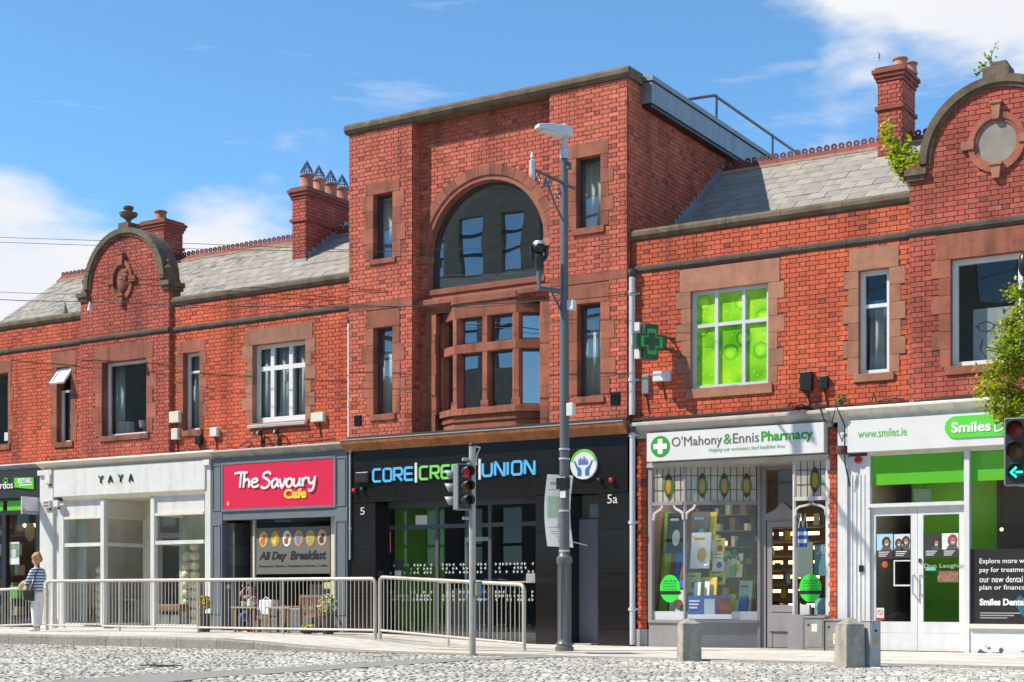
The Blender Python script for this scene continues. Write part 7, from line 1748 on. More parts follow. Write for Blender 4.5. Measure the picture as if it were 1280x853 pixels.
# ---- bollards and cabinets ----
granite_b = M('granite_bollard', (.36, .33, .27), .85, var=.3, scale=9, bump=.6, bscale=60, stain=.35)
def bollard(P, w_, h, rz, lab):
    o = thing('stone_bollard', lab, 'bollard', (P[0], P[1], 0), 'stone bollards'); hw = w_/2; e = .02
    prof = [(hw, -.05), (hw*.93, h*.84), (hw*.93-.005, h*.855)]
    m = MB(); vs_ = []
    for r_, z in prof+[(0, h)]:
        if r_ == 0: vs_.append((0, 0, z)); continue
        k = e
        for (sx, sy) in ((1, -1), (1, 1), (-1, 1), (-1, -1)):
            vs_.append((sx*r_, sy*r_, z))
    fs = []
    for i in range(2):
        for k in range(4): fs.append((4*i+k, 4*i+(k+1) % 4, 4*i+4+(k+1) % 4, 4*i+4+k))
    m.add(vs_[:8], [(0, 1, 5, 4), (1, 2, 6, 5), (2, 3, 7, 6), (3, 0, 4, 7)])
    c = MB().add(vs_[4:8]+vs_[8:], [(0, 1, 5, 4), (1, 2, 6, 5), (2, 3, 7, 6), (3, 0, 4, 7)]+[(4+k, 4+(k+1) % 4, 8) for k in range(4)]+[(3, 2, 1, 0)])
    for mb, nm in ((m, 'shaft'), (c, 'pyramid_cap')):
        mb.v = [(P[0]+x*math.cos(rz)-y*math.sin(rz), P[1]+x*math.sin(rz)+y*math.cos(rz), z) for x, y, z in mb.v]; mb.build(nm, granite_b, o, bevel=.012)
B1_, B2_ = G(861.5, 825, 0), G(1062, 833, 0)
def face(P, off): return math.atan2(CY-P[1], CX-P[0])+math.pi/2+math.radians(off)
bollard(B1_, .285, .60, face(B1_, 17), 'squat stone bollard in front of the pharmacy window')
bollard(B2_, .29, .63, face(B2_, 33), 'squat stone bollard beside the slim grey cabinet')
cab_m = M('cabinet_grey', (.23, .23, .21), .6, var=.2, scale=8, stain=.3)
def cabinet(lab, xl, xr, yt, yb, Y, dep, mat=cab_m, rz=0):
    r = R(xl, xr, yt, yb, Y); o = thing('utility_cabinet', lab, 'cabinet', ((r[0]+r[1])/2, Y, 0), 'utility cabinets')
    bx('body', mat, o, r[0], r[1], Y, Y+dep, -.02, r[3]-.03, .008); bx('roof', mat, o, r[0]-.015, r[1]+.015, Y-.015, Y+dep, r[3]-.03, r[3], .005)
    bx('door', mat, o, r[0]+.025, r[1]-.025, Y-.008, Y-.001, .06, r[3]-.06); bx('lock', black_pl, o, r[0]+.05, r[0]+.075, Y-.014, Y-.0085, r[3]*.72, r[3]*.78); return o, r
o, r = cabinet('grey metal cabinet with cream sticker under the right pharmacy window', 1006, 1030, 770.5, 811.5, -.42, .3); bx('sticker', cream_bx, o, r[0]+.12, r[0]+.22, -.432, -.4285, r[3]*.55, r[3]*.78)
o, r = cabinet('darker metal cabinet with yellow flame sticker behind the bollard', 1031.5, 1061, 774, 811.5, -.42, .3); bx('sticker', white_pl, o, r[0]+.14, r[0]+.22, -.432, -.4285, r[3]*.22, r[3]*.55); MB().disc(r[0]+.18, r[3]*.40, .03, .06, -.4355, -.4325, 10).build('flame_mark', M('flame_yellow', (.75, .42, .02), .5), o)
Q = G(1089, 833, 0); o = thing('utility_cabinet', 'slim pale grey pillar cabinet right of the stone bollard', 'cabinet', (Q[0], Q[1], 0), 'utility cabinets')
rz = face(Q, 38); hz_ = zat(Q, 777)
def qbox(nm, mat, u0, u1, v0, v1, z0, z1):
    m = MB().box(u0, u1, v0, v1, z0, z1); m.v = [(Q[0]+x*math.cos(rz)-y*math.sin(rz), Q[1]+x*math.sin(rz)+y*math.cos(rz), z) for x, y, z in m.v]; return m.build(nm, mat, o, bevel=.006)
pg_ = M('cabinet_pale', (.34, .35, .35), .55, var=.12, stain=.2)
qbox('body', pg_, -.085, .085, -.085, .085, -.03, hz_); qbox('roof', pg_, -.095, .095, -.095, .095, hz_, hz_+.012); qbox('door', pg_, -.07, .07, -.092, -.0855, .08, hz_-.04); qbox('warning_sticker', M('amber_sticker', (.45, .28, .10), .6), -.03, .03, -.097, -.0925, .30, .40); qbox('lock', black_pl, -.02, .02, -.1, -.0925, .44, .47)

# ---- cafe table, chair, bench, planters ----
wood = M('grey_wood', (.36, .30, .23), .8, var=.25, scale=10); wood2 = M('teak', (.24, .13, .075), .7, var=.25, scale=10)
gz0_ = .16
def table(lab, px0, px1, Y, h):
    x0, x1 = FX(px0, Y), FX(px1, Y); o = thing('cafe_table', lab, 'table', ((x0+x1)/2, Y, gz0_))
    for k in range(4): bx('top_plank', wood, o, x0, x1, Y-.25+k*.125, Y-.25+k*.125+.12, gz0_+h-.03, gz0_+h)
    for sx in (x0+.05, x1-.09):
        for sy in (-.22, .18): bx('leg', wood2, o, sx, sx+.04, Y+sy, Y+sy+.04, gz0_-.0, gz0_+h-.031)
    return o
table('small wooden cafe table with white cups by the seated woman', 299, 329, -1.0, .52); table('empty wooden cafe table in front of the slatted bench', 342, 372, -1.0, .52)
for k, (px_, w_) in enumerate(((304, .04), (313.5, .07))):
    o = thing('cup', ('small white cup' if k == 0 else 'large white cup') + ' on the cafe table', 'cup', (FX(px_, -1.05), -1.05, gz0_+.52))
    MB().lathe([(w_*.6, 0), (w_, .02), (w_*1.05, .11), (w_*.9, .11), (w_*.8, .03)], FX(px_, -1.05), -1.05, gz0_+.522, 14).build('body', white_pl, o, smooth=True); MB().tube([(FX(px_, -1.05)+w_, -1.05, gz0_+.61), (FX(px_, -1.05)+w_*1.6, -1.05, gz0_+.585), (FX(px_, -1.05)+w_*.9, -1.05, gz0_+.55)], .008, 6).build('handle', white_pl, o)
bn = thing('slatted_bench', 'slatted wooden bench against the cafe window', 'bench', (FX(385, -.35), -.35, gz0_)); x0, x1 = FX(364, -.4), FX(404, -.4)
for k in range(5): bx('seat_slat', wood2, bn, x0+.03, x1-.03, -.62+k*.10, -.62+k*.10+.085, gz0_+.31, gz0_+.335)
for k in range(11): xx = x0+.06+k*(x1-x0-.16)/10; bx('back_slat', wood2, bn, xx, xx+.035, -.13, -.11, gz0_+.38, gz0_+.70)
bx('top_bar', wood2, bn, x0, x1, -.14, -.09, gz0_+.70, gz0_+.76); bx('lower_bar', wood2, bn, x0+.041, x1-.041, -.14, -.10, gz0_+.34, gz0_+.38)
for xx in (x0, x1-.04):
    bx('leg', wood2, bn, xx, xx+.04, -.63, -.58, gz0_, gz0_+.52); bx('leg', wood2, bn, xx, xx+.04, -.14, -.09, gz0_, gz0_+.699); bx('arm_rest', wood2, bn, xx-.005, xx+.045, -.64, -.141, gz0_+.521, gz0_+.55)
ch = thing('cafe_chair', 'wooden cafe chair with white bag on its back', 'chair', (FX(336, -1.0), -1.0, gz0_)); x0, x1 = FX(329, -1.0), FX(343, -1.0)
bx('seat', wood2, ch, x0, x1, -1.2, -.85, gz0_+.31, gz0_+.34)
for xx in (x0, x1-.035):
    bx('leg', wood2, ch, xx, xx+.035, -1.2, -1.165, gz0_, gz0_+.309); bx('leg', wood2, ch, xx, xx+.035, -.885, -.85, gz0_, gz0_+.66)
for k in range(2): bx('back_slat', wood2, ch, x0+.036, x1-.036, -.88, -.86, gz0_+.42+k*.14, gz0_+.50+k*.14)
bg_ = thing('shopping_bag', 'white and pale blue cloth bag on the cafe chair', 'bag', (FX(336, -1.1), -1.1, gz0_+.34)); m = MB().box(x0+.0, x1+.04, -1.14, -1.0, gz0_+.35, gz0_+.66); m.build('bag_body', M('bag_cloth', (.66, .70, .76), .8, var=.12), bg_, bevel=.03)
MB().tube([(x0+.06, -1.07, gz0_+.66), (x0+.12, -1.07, gz0_+.72), (x1-.06, -1.07, gz0_+.66)], .01, 6).build('handle', M('bag_cloth', (.66, .70, .76)), bg_)
def leafquad(m, p, u, v): m.add([p-u, p-u*.3+v, p+u*.5+v*.8, p+u, p+u*.5-v*.8, p-u*.3-v], [(0, 1, 2, 3, 4, 5)])
def bouquet(o, c, rx, rz, n, mats, seed, ls=.035, nm=('leaves', 'flowers')):
    rr = random.Random(seed); ms = [MB() for _ in mats]
    for k in range(n):
        while True:
            q_ = Vector((rr.uniform(-1, 1), rr.uniform(-1, 1), rr.uniform(-1, 1)))
            if q_.length < 1: break
        p = Vector(c)+Vector((q_.x*rx, q_.y*rx, q_.z*rz)); u = Vector((rr.uniform(-1, 1), rr.uniform(-1, 1), rr.uniform(-1, 1))).normalized(); v = u.orthogonal().normalized(); s = ls*rr.uniform(.6, 1.3)
        i = 0 if rr.random() < .45 else 1+rr.randrange(len(mats)-1); leafquad(ms[i], p, u*s, v*s*.5)
    for i, (m, mt) in enumerate(zip(ms, mats)):
        if m.v: m.build('leaves' if i == 0 else 'flowers', mt, o)
lf = M('leaf_green', (.07, .16, .025), .5, var=.3); yel = M('yellow_petal', (.75, .55, .02), .6); wht = M('cream_petal', (.72, .72, .50), .6); ros = M('red_petal', (.55, .03, .04), .6)
for (px_, Y, lab, ms_, sd_, zc, rx, rz) in ((255.5, -1.2, 'planter of yellow flowers at the left end of the cafe terrace', [lf, yel, yel, ros], 3, .62, .15, .14), (410, -1.2, 'planter of trailing cream flowers at the right end of the cafe terrace', [lf, wht, wht, yel], 4, .58, .20, .22)):
    o = thing('planter', lab, 'planter', (FX(px_, Y), Y, gz0_)); x = FX(px_, Y)
    MB().lathe([(.11, 0), (.15, .34), (.165, .34), (.165, .38), (.13, .38), (.12, .34)], x, Y, gz0_, 14).build('pot', M('dark_pot', (.05, .05, .05), .6), o, smooth=True)
    MB().tube([(x, Y, gz0_+.3), (x+.01, Y, gz0_+zc)], .012, 6).build('stem', lf, o); bouquet(o, (x, Y, gz0_+zc-.02), rx, rz, 260, ms_, sd_)
o = thing('planter', 'low pot with a few yellow leaves under the railing', 'planter', (FX(384, -1.3), -1.3, gz0_)); MB().lathe([(.08, 0), (.10, .1)], FX(384, -1.3), -1.3, gz0_, 12).build('pot', M('dark_pot', (.05, .05, .05)), o); bouquet(o, (FX(384, -1.3), -1.3, gz0_+.14), .14, .06, 70, [lf, yel], 8)

# ================= PEOPLE =================
def skin(name, verts, edges, mat, parent, sub=2, extra=None):
    """continuous body grown from a joint skeleton. verts: (x,y,z,rx,ry)"""
    me = bpy.data.meshes.new(name); bm = bmesh.new(); ly = bm.verts.layers.skin.verify()
    bv = []
    for i, v in enumerate(verts):
        b = bm.verts.new(v[:3]); b[ly].radius = (v[3], v[4] if len(v) > 4 else v[3]); b[ly].use_root = (i == 0); bv.append(b)
    for a, b in edges: bm.edges.new((bv[a], bv[b]))
    bm.to_mesh(me); bm.free()
    o = bpy.data.objects.new(name, me); COL.objects.link(o)
    s = o.modifiers.new('skin', 'SKIN'); s.use_smooth_shade = True; s.branch_smoothing = .6
    ss = o.modifiers.new('sub', 'SUBSURF'); ss.levels = sub; ss.render_levels = sub
    dg = bpy.context.evaluated_depsgraph_get(); nm = bpy.data.meshes.new_from_object(o.evaluated_get(dg))
    bpy.data.objects.remove(o); bpy.data.meshes.remove(me)
    nm.materials.clear(); return put(name, nm, mat, parent, smooth=True)
skin_m = M('skin', (.50, .30, .21), .6, var=.06); hair_gold = M('ginger_blond_hair', (.45, .24, .09), .7, var=.3, scale=30)
def stripes():
    m = bpy.data.materials.new('blue_white_stripes'); m.use_nodes = True; t = m.node_tree; b = t.nodes['Principled BSDF']; b.inputs['Roughness'].default_value = .85
    tcn = t.nodes.new('ShaderNodeTexCoord'); sx = t.nodes.new('ShaderNodeSeparateXYZ'); t.links.new(tcn.outputs['Object'], sx.inputs[0])
    mu_ = t.nodes.new('ShaderNodeMath'); mu_.operation = 'MULTIPLY'; mu_.inputs[1].default_value = 2*math.pi/.062; t.links.new(sx.outputs[2], mu_.inputs[0])
    sn_ = t.nodes.new('ShaderNodeMath'); sn_.operation = 'SINE'; t.links.new(mu_.outputs[0], sn_.inputs[0])
    gt = t.nodes.new('ShaderNodeMath'); gt.operation = 'GREATER_THAN'; gt.inputs[1].default_value = 0.; t.links.new(sn_.outputs[0], gt.inputs[0])
    mx = t.nodes.new('ShaderNodeMix'); mx.data_type = 'RGBA'; mx.inputs[6].default_value = (.66, .68, .70, 1); mx.inputs[7].default_value = (.05, .12, .30, 1); t.links.new(gt.outputs[0], mx.inputs[0]); t.links.new(mx.outputs[2], b.inputs['Base Color']); return m
PP = G(47, 789.5, .16); pw_ = thing('person', 'person in blue and white striped top and white trousers holding a beige jacket', 'person', (PP[0], PP[1], .16))
# body axes: fwd = facing direction (to the left of the picture, slightly away), sid = her left
fd = (rgt*-.93+Vector((-SN, CS, 0))*.36).normalized(); sd2 = Vector((-fd.y, fd.x, 0)); S_ = 1.58/1.70
def B(f_, s_, z): p = Vector((PP[0], PP[1], .16))+(fd*f_+sd2*s_)*S_; return (p.x, p.y, .16+z*S_)
def bv(f_, s_, z, r, r2=None): return (*B(f_, s_, z), r*S_, (r2 or r)*S_)
# one continuous body
verts = [bv(0, 0, .92, .13, .12), bv(.0, 0, 1.08, .115, .11), bv(-.01, 0, 1.24, .135, .115), bv(0, 0, 1.36, .12, .10), bv(.02, 0, 1.44, .05), bv(.035, 0, 1.49, .048), bv(.05, 0, 1.56, .075, .085), bv(.045, 0, 1.63, .08, .088), bv(.03, 0, 1.69, .055),
 bv(0, .16, 1.37, .058), bv(.05, .20, 1.18, .046), bv(.22, .14, 1.05, .036), bv(.30, .08, 1.07, .028),
 bv(0, -.16, 1.37, .058), bv(-.01, -.21, 1.17, .046), bv(.17, -.18, 1.04, .036), bv(.26, -.12, 1.06, .028),
 bv(0, .09, .84, .088), bv(.01, .09, .48, .056), bv(-.02, .09, .10, .040), bv(0, -.09, .84, .088), bv(.03, -.09, .48, .056), bv(.04, -.09, .10, .040), bv(.02, .09, .04, .036), bv(.15, .09, .028, .03), bv(.08, -.09, .04, .036), bv(.20, -.09, .028, .03)]
edges = [(0, 1), (1, 2), (2, 3), (3, 4), (4, 5), (5, 6), (6, 7), (7, 8), (3, 9), (9, 10), (10, 11), (11, 12), (3, 13), (13, 14), (14, 15), (15, 16), (0, 17), (17, 18), (18, 19), (0, 20), (20, 21), (21, 22), (19, 23), (23, 24), (22, 25), (25, 26)]
skin('body', verts, edges, skin_m, pw_)
def grow(vs_, k, add=0.012): return [(*v[:3], v[3]*k+add, v[4]*k+add) for v in vs_]
tv = [bv(0, 0, .86, .165, .145), bv(0, 0, 1.05, .145, .13), bv(-.01, 0, 1.24, .15, .13), bv(0, 0, 1.37, .13, .11), bv(.02, 0, 1.43, .062), bv(0, .165, 1.37, .072), bv(.05, .205, 1.18, .062), bv(.20, .15, 1.06, .05), bv(0, -.165, 1.37, .072), bv(-.01, -.215, 1.17, .062), bv(.15, -.19, 1.045, .05)]
skin('striped_top', tv, [(0, 1), (1, 2), (2, 3), (3, 4), (3, 5), (5, 6), (6, 7), (3, 8), (8, 9), (9, 10)], stripes(), pw_)
trs = [bv(0, 0, .93, .14, .13), bv(0, 0, .84, .145, .13), bv(0, .092, .76, .108), bv(.01, .092, .46, .082), bv(-.015, .092, .10, .072), bv(0, -.092, .76, .108), bv(.03, -.092, .46, .082), bv(.035, -.092, .10, .072)]
skin('white_trousers', trs, [(0, 1), (1, 2), (2, 3), (3, 4), (1, 5), (5, 6), (6, 7)], M('white_cotton', (.74, .73, .74), .85, var=.05), pw_)
m = MB(); rr = random.Random(2)
for (f_, s_, z, r_) in ((.0, 0, 1.67, .095), (-.03, 0, 1.62, .09), (.03, .05, 1.66, .075), (.03, -.05, 1.66, .075), (-.05, .03, 1.60, .055), (-.05, -.03, 1.60, .055), (.05, 0, 1.71, .06), (-.02, 0, 1.735, .05)): m.ball(B(f_, s_, z), r_*S_, n=12, m=8)
m.build('hair', hair_gold, pw_, smooth=True)
for s in (-1, 1): MB().ball(B(.13, s*.03, 1.60), .010*S_).build('eye', M('eye_dark', (.03, .02, .02), .3), pw_)
MB().ball(B(.14, 0, 1.565), .016*S_, n=8, m=6).build('nose', skin_m, pw_, smooth=True); MB().ball(B(.125, 0, 1.525), .014*S_, .02*S_, .006).build('mouth', M('lip', (.42, .14, .12), .5), pw_)
def hand(o, c, d1, d2, mat, s=1.):
    """palm and five curled fingers"""
    c = Vector(c); d1 = Vector(d1).normalized(); d2 = Vector(d2).normalized(); d3 = d1.cross(d2)
    vs_ = [(*c, .026*s), (*(c+d1*.04*s), .028*s)]; ed = [(0, 1)]
    skin('hand', [(*v[:3], v[3], v[3]) for v in vs_], ed, mat, o, 1)
    for k, (off, ln) in enumerate(((-.03, .055), (-.01, .065), (.01, .062), (.028, .05))):
        p = c+d1*.06*s+d2*off*s; q_ = p+d1*ln*.55*s-d3*.012*s; e_ = q_+d1*ln*.25*s-d3*.03*s
        skin('finger', [(*p, .009*s, .009*s), (*q_, .0085*s, .0085*s), (*e_, .007*s, .007*s)], [(0, 1), (1, 2)], mat, o, 1)
    p = c+d2*-.03*s+d1*.01*s; q_ = p-d2*.025*s+d1*.03*s; skin('thumb', [(*p, .011*s, .011*s), (*q_, .010*s, .010*s), (*(q_+d1*.025*s), .008*s, .008*s)], [(0, 1), (1, 2)], mat, o, 1)
hand(pw_, B(.33, .06, 1.07), fd-sd2*.5, Vector((0, 0, 1)), skin_m, .95); hand(pw_, B(.29, -.10, 1.06), fd+sd2*.5, Vector((0, 0, 1)), skin_m, .95)
sh_m = M('mint_shoe', (.48, .58, .50), .6)
for s, f0 in ((.09, .0), (-.09, .06)): skin('shoe', [bv(f0-.05, s, .045, .045, .04), bv(f0+.05, s, .042, .045, .036), bv(f0+.16, s, .035, .042, .03)], [(0, 1), (1, 2)], sh_m, pw_, 2)
jk = thing('jacket', 'folded beige jacket draped over the arm of the striped-top person', 'jacket', B(.28, 0, 1.0)); jm = M('beige_cloth', (.52, .43, .33), .9, var=.15)
skin('cloth', [bv(.22, .02, 1.12, .10, .08), bv(.36, .0, 1.10, .10, .07), bv(.47, -.02, 1.02, .085, .055), bv(.52, -.02, .92, .06, .04), bv(.30, -.05, .98, .09, .05), bv(.31, -.08, .80, .07, .04), bv(.30, -.09, .66, .05, .03), bv(.20, .12, 1.0, .07, .05), bv(.22, .14, .84, .05, .03)], [(0, 1), (1, 2), (2, 3), (0, 4), (4, 5), (5, 6), (0, 7), (7, 8)], jm, jk)
hbg = thing('handbag', 'small black shoulder bag at the hip of the striped-top person', 'bag', B(.0, .2, .8)); bk = M('black_leather', (.015, .014, .015), .4)
def obox(nm, f0, f1, s0, s1, z0, z1, mat, o): P = [B(f0, s0, 0), B(f1, s0, 0), B(f1, s1, 0), B(f0, s1, 0)]; return MB().flat([(p[0], p[1]) for p in P], .16+z0*S_, .16+z1*S_).build(nm, mat, o, bevel=.02)
obox('bag_body', -.06, .18, .17, .26, .68, .92, bk, hbg); obox('flap', -.065, .185, .262, .272, .80, .925, bk, hbg)
MB().tube([B(.0, .22, .92), B(-.07, .20, 1.15), B(-.08, .10, 1.36), B(-.02, -.02, 1.47), B(.06, -.06, 1.44), B(.14, .02, 1.25), B(.16, .14, 1.0), B(.12, .22, .92)], .012, 6).build('strap', bk, hbg)
# seated woman at the cafe table
SPx = FX(314, -.62); sw = thing('person', 'seated person with dark hair and maroon jacket at the cafe table', 'person', (SPx, -.62, gz0_)); K = .86
f2 = Vector((.35, -.94, 0)).normalized(); s2_ = Vector((-f2.y, f2.x, 0))
def C2(f_, s_, z): p = Vector((SPx, -.62, 0))+(f2*f_+s2_*s_)*K; return (p.x, p.y, gz0_+z*K)
def c2(f_, s_, z, r, r2=None): return (*C2(f_, s_, z), r*K, (r2 or r)*K)
bvx = [c2(0, 0, .38, .13, .12), c2(0, 0, .56, .11), c2(.02, 0, .72, .125, .10), c2(.03, 0, .84, .10, .085), c2(.05, 0, .92, .046), c2(.07, 0, 1.0, .07, .08), c2(.07, 0, 1.08, .075, .08), c2(.06, 0, 1.13, .05), c2(.03, .15, .82, .052), c2(.08, .2, .64, .042), c2(.28, .12, .60, .034), c2(.03, -.15, .82, .052), c2(.10, -.24, .70, .042), c2(.16, -.2, .92, .032), c2(.14, -.15, 1.0, .026),
       c2(.08, .09, .38, .085), c2(.40, .10, .40, .06), c2(.38, .10, .08, .042), c2(.08, -.09, .38, .085), c2(.40, -.10, .40, .06), c2(.36, -.12, .08, .042), c2(.50, .10, .04, .034), c2(.48, -.12, .04, .034)]
skin('body', bvx, [(0, 1), (1, 2), (2, 3), (3, 4), (4, 5), (5, 6), (6, 7), (3, 8), (8, 9), (9, 10), (3, 11), (11, 12), (12, 13), (13, 14), (0, 15), (15, 16), (16, 17), (0, 18), (18, 19), (19, 20), (17, 21), (20, 22)], skin_m, sw)
skin('maroon_jacket', [c2(-.02, 0, .36, .15, .13), c2(-.02, 0, .58, .135, .12), c2(0, 0, .76, .14, .11), c2(.01, 0, .86, .10, .085), c2(.02, .155, .82, .068), c2(.08, .205, .64, .058), c2(.26, .13, .60, .048), c2(.02, -.155, .82, .068), c2(.10, -.245, .70, .058), c2(.155, -.205, .88, .045)], [(0, 1), (1, 2), (2, 3), (3, 4), (4, 5), (5, 6), (3, 7), (7, 8), (8, 9)], M('maroon_cloth', (.14, .035, .035), .85, var=.15), sw)
skin('blue_shirt_front', [c2(.10, 0, .48, .06, .05), c2(.11, 0, .66, .06, .05), c2(.10, 0, .80, .05, .04)], [(0, 1), (1, 2)], M('pale_blue_cloth', (.45, .55, .68), .8), sw)
skin('jeans', [c2(0, 0, .40, .14, .13), c2(.08, .09, .385, .10), c2(.40, .10, .40, .075), c2(.385, .10, .10, .06), c2(.08, -.09, .385, .10), c2(.40, -.10, .40, .075), c2(.365, -.12, .10, .06)], [(0, 1), (1, 2), (2, 3), (0, 4), (4, 5), (5, 6)], M('blue_denim', (.07, .13, .26), .85, var=.2), sw)
m = MB()
for (f_, s_, z, r_) in ((.05, 0, 1.13, .10), (.0, 0, 1.05, .11), (.05, .075, 1.06, .05), (.05, -.075, 1.06, .05), (.02, .085, .97, .06), (.02, -.085, .97, .06), (.02, .09, .86, .055), (.02, -.09, .86, .055), (.10, 0, 1.14, .055), (-.01, 0, .94, .09)): m.ball(C2(f_, s_, z), r_*K, n=12, m=8)
m.build('hair', M('dark_hair', (.025, .015, .012), .6), sw, smooth=True)
for s in (-1, 1): MB().ball(C2(.15, s*.03, 1.05), .010).build('eye', M('eye_dark', (.03, .02, .02)), sw)
MB().ball(C2(.155, 0, 1.01), .014, n=8, m=6).build('nose', skin_m, sw); MB().ball(C2(.14, 0, .97), .018, .008, .006).build('mouth', M('lip', (.42, .14, .12)), sw)
hand(sw, C2(.30, .10, .60), f2-s2_*.3, s2_, skin_m, .9); hand(sw, C2(.14, -.14, 1.0), Vector((0, 0, 1)), f2, skin_m, .9)
for s in (.10, -.12): skin('shoe', [c2(.36, s, .05, .045), c2(.52, s, .04, .038)], [(0, 1)], M('dark_shoe', (.05, .045, .05), .6), sw, 1)
st_ = thing('cafe_stool', 'low wooden stool under the seated person', 'stool', (SPx, -.62, gz0_)); bx('seat', wood2, st_, SPx-.17, SPx+.17, -.78, -.46, gz0_+.22, gz0_+.255)
for sx in (-.15, .12):
    for sy in (-.76, -.51): bx('leg', wood2, st_, SPx+sx, SPx+sx+.03, sy, sy+.03, gz0_, gz0_+.2195)

# ================= TREE AND WALL PLANTS =================
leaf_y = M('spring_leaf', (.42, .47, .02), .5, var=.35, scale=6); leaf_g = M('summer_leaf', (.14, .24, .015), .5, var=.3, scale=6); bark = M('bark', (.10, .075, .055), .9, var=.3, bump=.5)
def tr_mat(m):                                   # leaves let some sun through
    t = m.node_tree; b = t.nodes['Principled BSDF']; b.inputs['Transmission Weight'].default_value = 0.; tl = t.nodes.new('ShaderNodeBsdfTranslucent'); mx = t.nodes.new('ShaderNodeMixShader'); mx.inputs[0].default_value = .5
    src = b.inputs['Base Color'].links[0].from_socket; t.links.new(src, tl.inputs[0]); t.links.new(b.outputs[0], mx.inputs[1]); t.links.new(tl.outputs[0], mx.inputs[2]); t.links.new(mx.outputs[0], t.nodes['Material Output'].inputs[0])
tr_mat(leaf_y); tr_mat(leaf_g)
TW = 18.6; tp = Vector((*at_depth(1338, TW), 0)); tree = thing('street_tree', 'young street tree with bright yellow-green leaves at the right edge', 'tree', tp)
zt_ = lambda y: zat(tp, y)
MB().tube([tp+Vector((0, 0, -.05)), tp+Vector((.02, .01, 1.2)), tp+Vector((-.02, .02, 2.4)), tp+Vector((.0, 0, 4.4))], [.07, .055, .045, .015], 10).build('trunk', bark, tree, smooth=True)
rr = random.Random(12); lim = MB(); my, mg = MB(), MB()
cc = tp+Vector((0, 0, zt_(440)))
clumps = []
for k in range(34):
    a = rr.uniform(0, 2*math.pi); h = rr.uniform(-1, 1); rad = math.sqrt(max(0, 1-h*h*.85))*rr.uniform(.55, 1.0)
    wid = .98*(1.0-.45*max(0, h))
    clumps.append(Vector((cc.x+wid*rad*math.cos(a), cc.y+wid*rad*math.sin(a), cc.z+h*1.05)))
# the boughs that reach into the picture
for (px_, py_) in ((1272, 365), (1274, 392), (1262, 405), (1268, 432), (1252, 438), (1270, 462), (1240, 470), (1254, 458), (1234, 486), (1250, 492), (1262, 482), (1245, 508), (1262, 512), (1274, 500), (1268, 530), (1256, 520), (1276, 450), (1276, 415), (1276, 540)):
    wq = TW-.2+rr.uniform(-.3, .4); p = at_depth(px_, wq); clumps.append(Vector((p[0], p[1], EYE+(YH-py_)*wq/FPX)))
for c in clumps:
    s0_ = tp+Vector((0, 0, min(4.2, max(2.0, c.z-.7)))); mid = s0_.lerp(c, .55)+Vector((0, 0, .12)); lim.tube([s0_, mid, c], [.02, .012, .005], 6)
    for q in range(190):
        g_ = Vector((rr.gauss(0, 1), rr.gauss(0, 1), rr.gauss(0, .85)))*.078; p = c+g_
        u = Vector((rr.uniform(-1, 1), rr.uniform(-1, 1), rr.uniform(-.9, .3))).normalized(); v = u.cross(Vector((rr.uniform(-.5, .5), rr.uniform(-.5, .5), 1))).normalized(); s = rr.uniform(.022, .042)
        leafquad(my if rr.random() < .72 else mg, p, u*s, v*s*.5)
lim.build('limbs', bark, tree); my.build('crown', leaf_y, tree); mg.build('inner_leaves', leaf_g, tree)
def sprig(nm, lab, base, tips, n, spread, seed, mats, ls=.05):
    o = thing(nm, lab, 'plant', base); rr = random.Random(seed); st = MB(); ms = [MB(), MB()]
    for t in tips:
        b = Vector(base); t = Vector(t); mid = b.lerp(t, .5)+Vector((rr.uniform(-.05, .05), 0, .05)); st.tube([b, mid, t], [.012, .009, .004], 5)
        for k in range(n):
            f_ = rr.uniform(.3, 1.05); p = b.lerp(mid, f_*2) if f_ < .5 else mid.lerp(t, f_*2-1)
            p = p+Vector((rr.gauss(0, spread), rr.gauss(0, spread), rr.gauss(0, spread))); u = Vector((rr.uniform(-1, 1), rr.uniform(-1, 1), rr.uniform(-.6, .6))).normalized(); v = u.orthogonal().normalized(); s = ls*rr.uniform(.6, 1.2); leafquad(ms[rr.random() < .3], p, u*s, v*s*.4)
    st.build('stems', bark, o)
    for m, mt in zip(ms, mats):
        if m.v: m.build('leaves', mt, o)
def S3(x, y, Y): q = F(x, y, Y); return (q[0], Y, q[1])
sprig('wall_shrub', 'self-seeded shrub growing on the parapet below the tall chimney', S3(1137, 236, .5), [S3(1104, 165, .9), S3(1118, 178, .8), S3(1113, 195, .7), S3(1133, 180, .8), S3(1146, 190, .7), S3(1108, 152, .9), S3(1155, 196, .6)], 95, .05, 5, [leaf_y, leaf_g], .06)
sprig('wall_shrub', 'small weed sprouting on top of the round medallion gable', S3(1240, 92, .1), [S3(1218, 92, .1), S3(1222, 78, .1), S3(1245, 55, .1), S3(1230, 70, .1), S3(1227, 88, .1)], 16, .035, 6, [leaf_y, leaf_g], .04)
sprig('wall_shrub', 'tuft of dry weeds on the cornice above the dental shopfront', (FX(1052, -.15), -.15, 4.02), [S3(1046, 498, -.15), S3(1053, 494, -.15), S3(1060, 499, -.15), S3(1049, 502, -.2)], 22, .03, 7, [M('dry_weed', (.12, .11, .03), .7), leaf_g], .035)

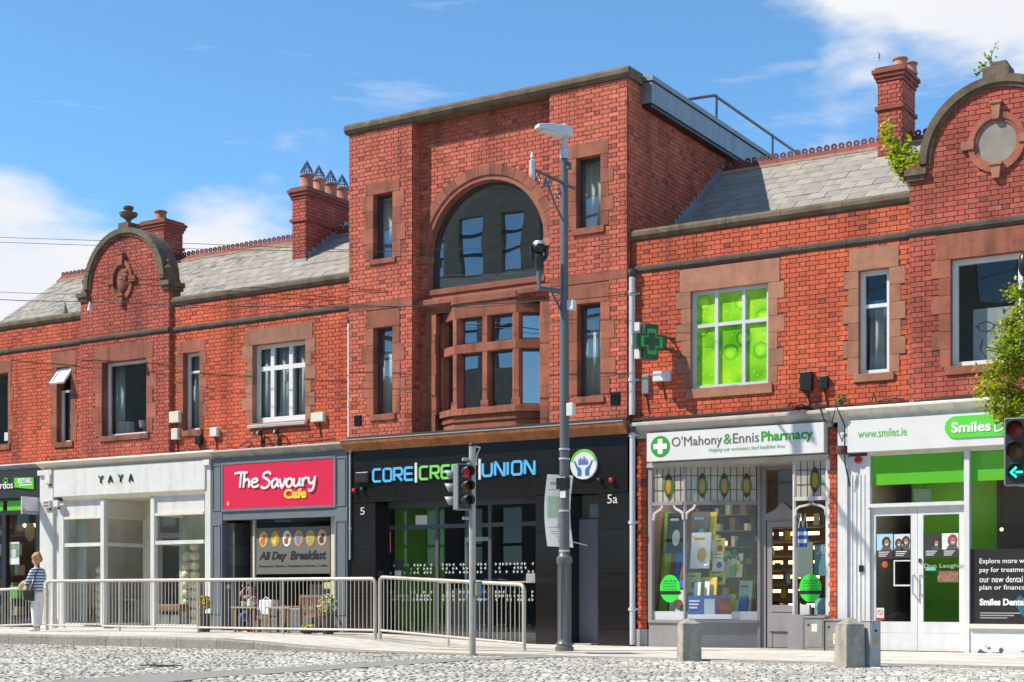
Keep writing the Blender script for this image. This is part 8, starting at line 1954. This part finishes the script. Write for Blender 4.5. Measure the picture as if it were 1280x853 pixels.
# ================= WIRES, BULBS, GULL =================
def wire(lab, pts, r=.009, Y=-1.2, sag=0.):
    P = []
    for i in range(len(pts)-1):
        a, b = Vector(S3(*pts[i], Y)), Vector(S3(*pts[i+1], Y))
        for k in range(8): t = k/8; P.append(a.lerp(b, t)-Vector((0, 0, sag*4*t*(1-t))))
    P.append(Vector(S3(*pts[-1], Y))); o = thing('overhead_cable', lab, 'cable', P[len(P)//2], 'overhead cables'); MB().tube(P, r, 5).build('strand', cable_m, o); return o
wire('topmost thin cable crossing the sky at upper left', [(-60, 295), (250, 305), (440, 313)], .006, -.6); wire('second thin cable just below the topmost one', [(-60, 301), (250, 311.5), (440, 315)], .006, -.6)
wire('festoon cable sagging across the brick fronts to the grey downpipe', [(-60, 371), (100, 377), (437, 384), (690, 376), (818, 362)], .009, -.9, .03); wire('slack cable across the round-topped gable', [(-60, 362), (95, 368), (215, 384), (437, 381), (600, 384), (705, 371)], .006, -1.1, .02)
wire('thin cable across the foot of the arched window', [(437, 316), (560, 312), (700, 309), (790, 308), (816, 306)], .005, -.9)
for k, (px_, py_) in enumerate(((81.5, 378), (112.5, 375))):
    o = thing('festoon_bulb', '%s hanging festoon lamp in front of the left gable' % ('dark, left-hand' if k == 0 else 'pale, right-hand'), 'lamp', S3(px_, py_+12, -.9)); x, y, z = S3(px_, py_, -.9)
    MB().tube([(x, y, z), (x, y, z-.06)], .012, 6).build('holder', cable_m, o); MB().lathe([(.065, -.24), (.06, -.20), (.03, -.10), (.018, -.05)], x, y, z, 12).build('shade', grey_pl if k == 0 else white_pl, o, smooth=True)
gp = at_depth(1098.5, 80); gz_ = EYE+(YH-75)*80/FPX; gu = thing('seagull', 'small gull flying left of the tall chimney', 'bird', (gp[0], gp[1], gz_)); g0 = Vector((gp[0], gp[1], gz_))
skin('body', [(*(g0-rgt*.16), .03, .03), (*g0, .06, .06), (*(g0+rgt*.14), .045, .045), (*(g0+rgt*.22+Vector((0, 0, .02))), .035, .035)], [(0, 1), (1, 2), (2, 3)], M('gull_white', (.7, .7, .7), .7), gu, 1)
for s in (-1, 1): MB().prism([(0, 0), (.1, .02), (.04, .3), (-.02, .3)], 0, .01)
m = MB(); up = Vector((0, 0, 1)); aw = Vector((-SN, CS, 0))
for s in (-1, 1):
    a, b, c, d = g0+rgt*.07, g0-rgt*.06, g0-rgt*.05+aw*s*.2+up*.2, g0+rgt*.04+aw*s*.2+up*.22; e = g0-rgt*.14+aw*s*.35+up*.30
    m.add([a, b, c, d, e, a+up*.008, b+up*.008, c+up*.008, d+up*.008, e+up*.008], [(0, 1, 2, 3), (3, 2, 4), (5, 8, 7, 6), (8, 9, 7), (0, 3, 8, 5), (1, 6, 7, 2)])
m.build('wings', M('gull_grey', (.35, .36, .38), .7), gu)
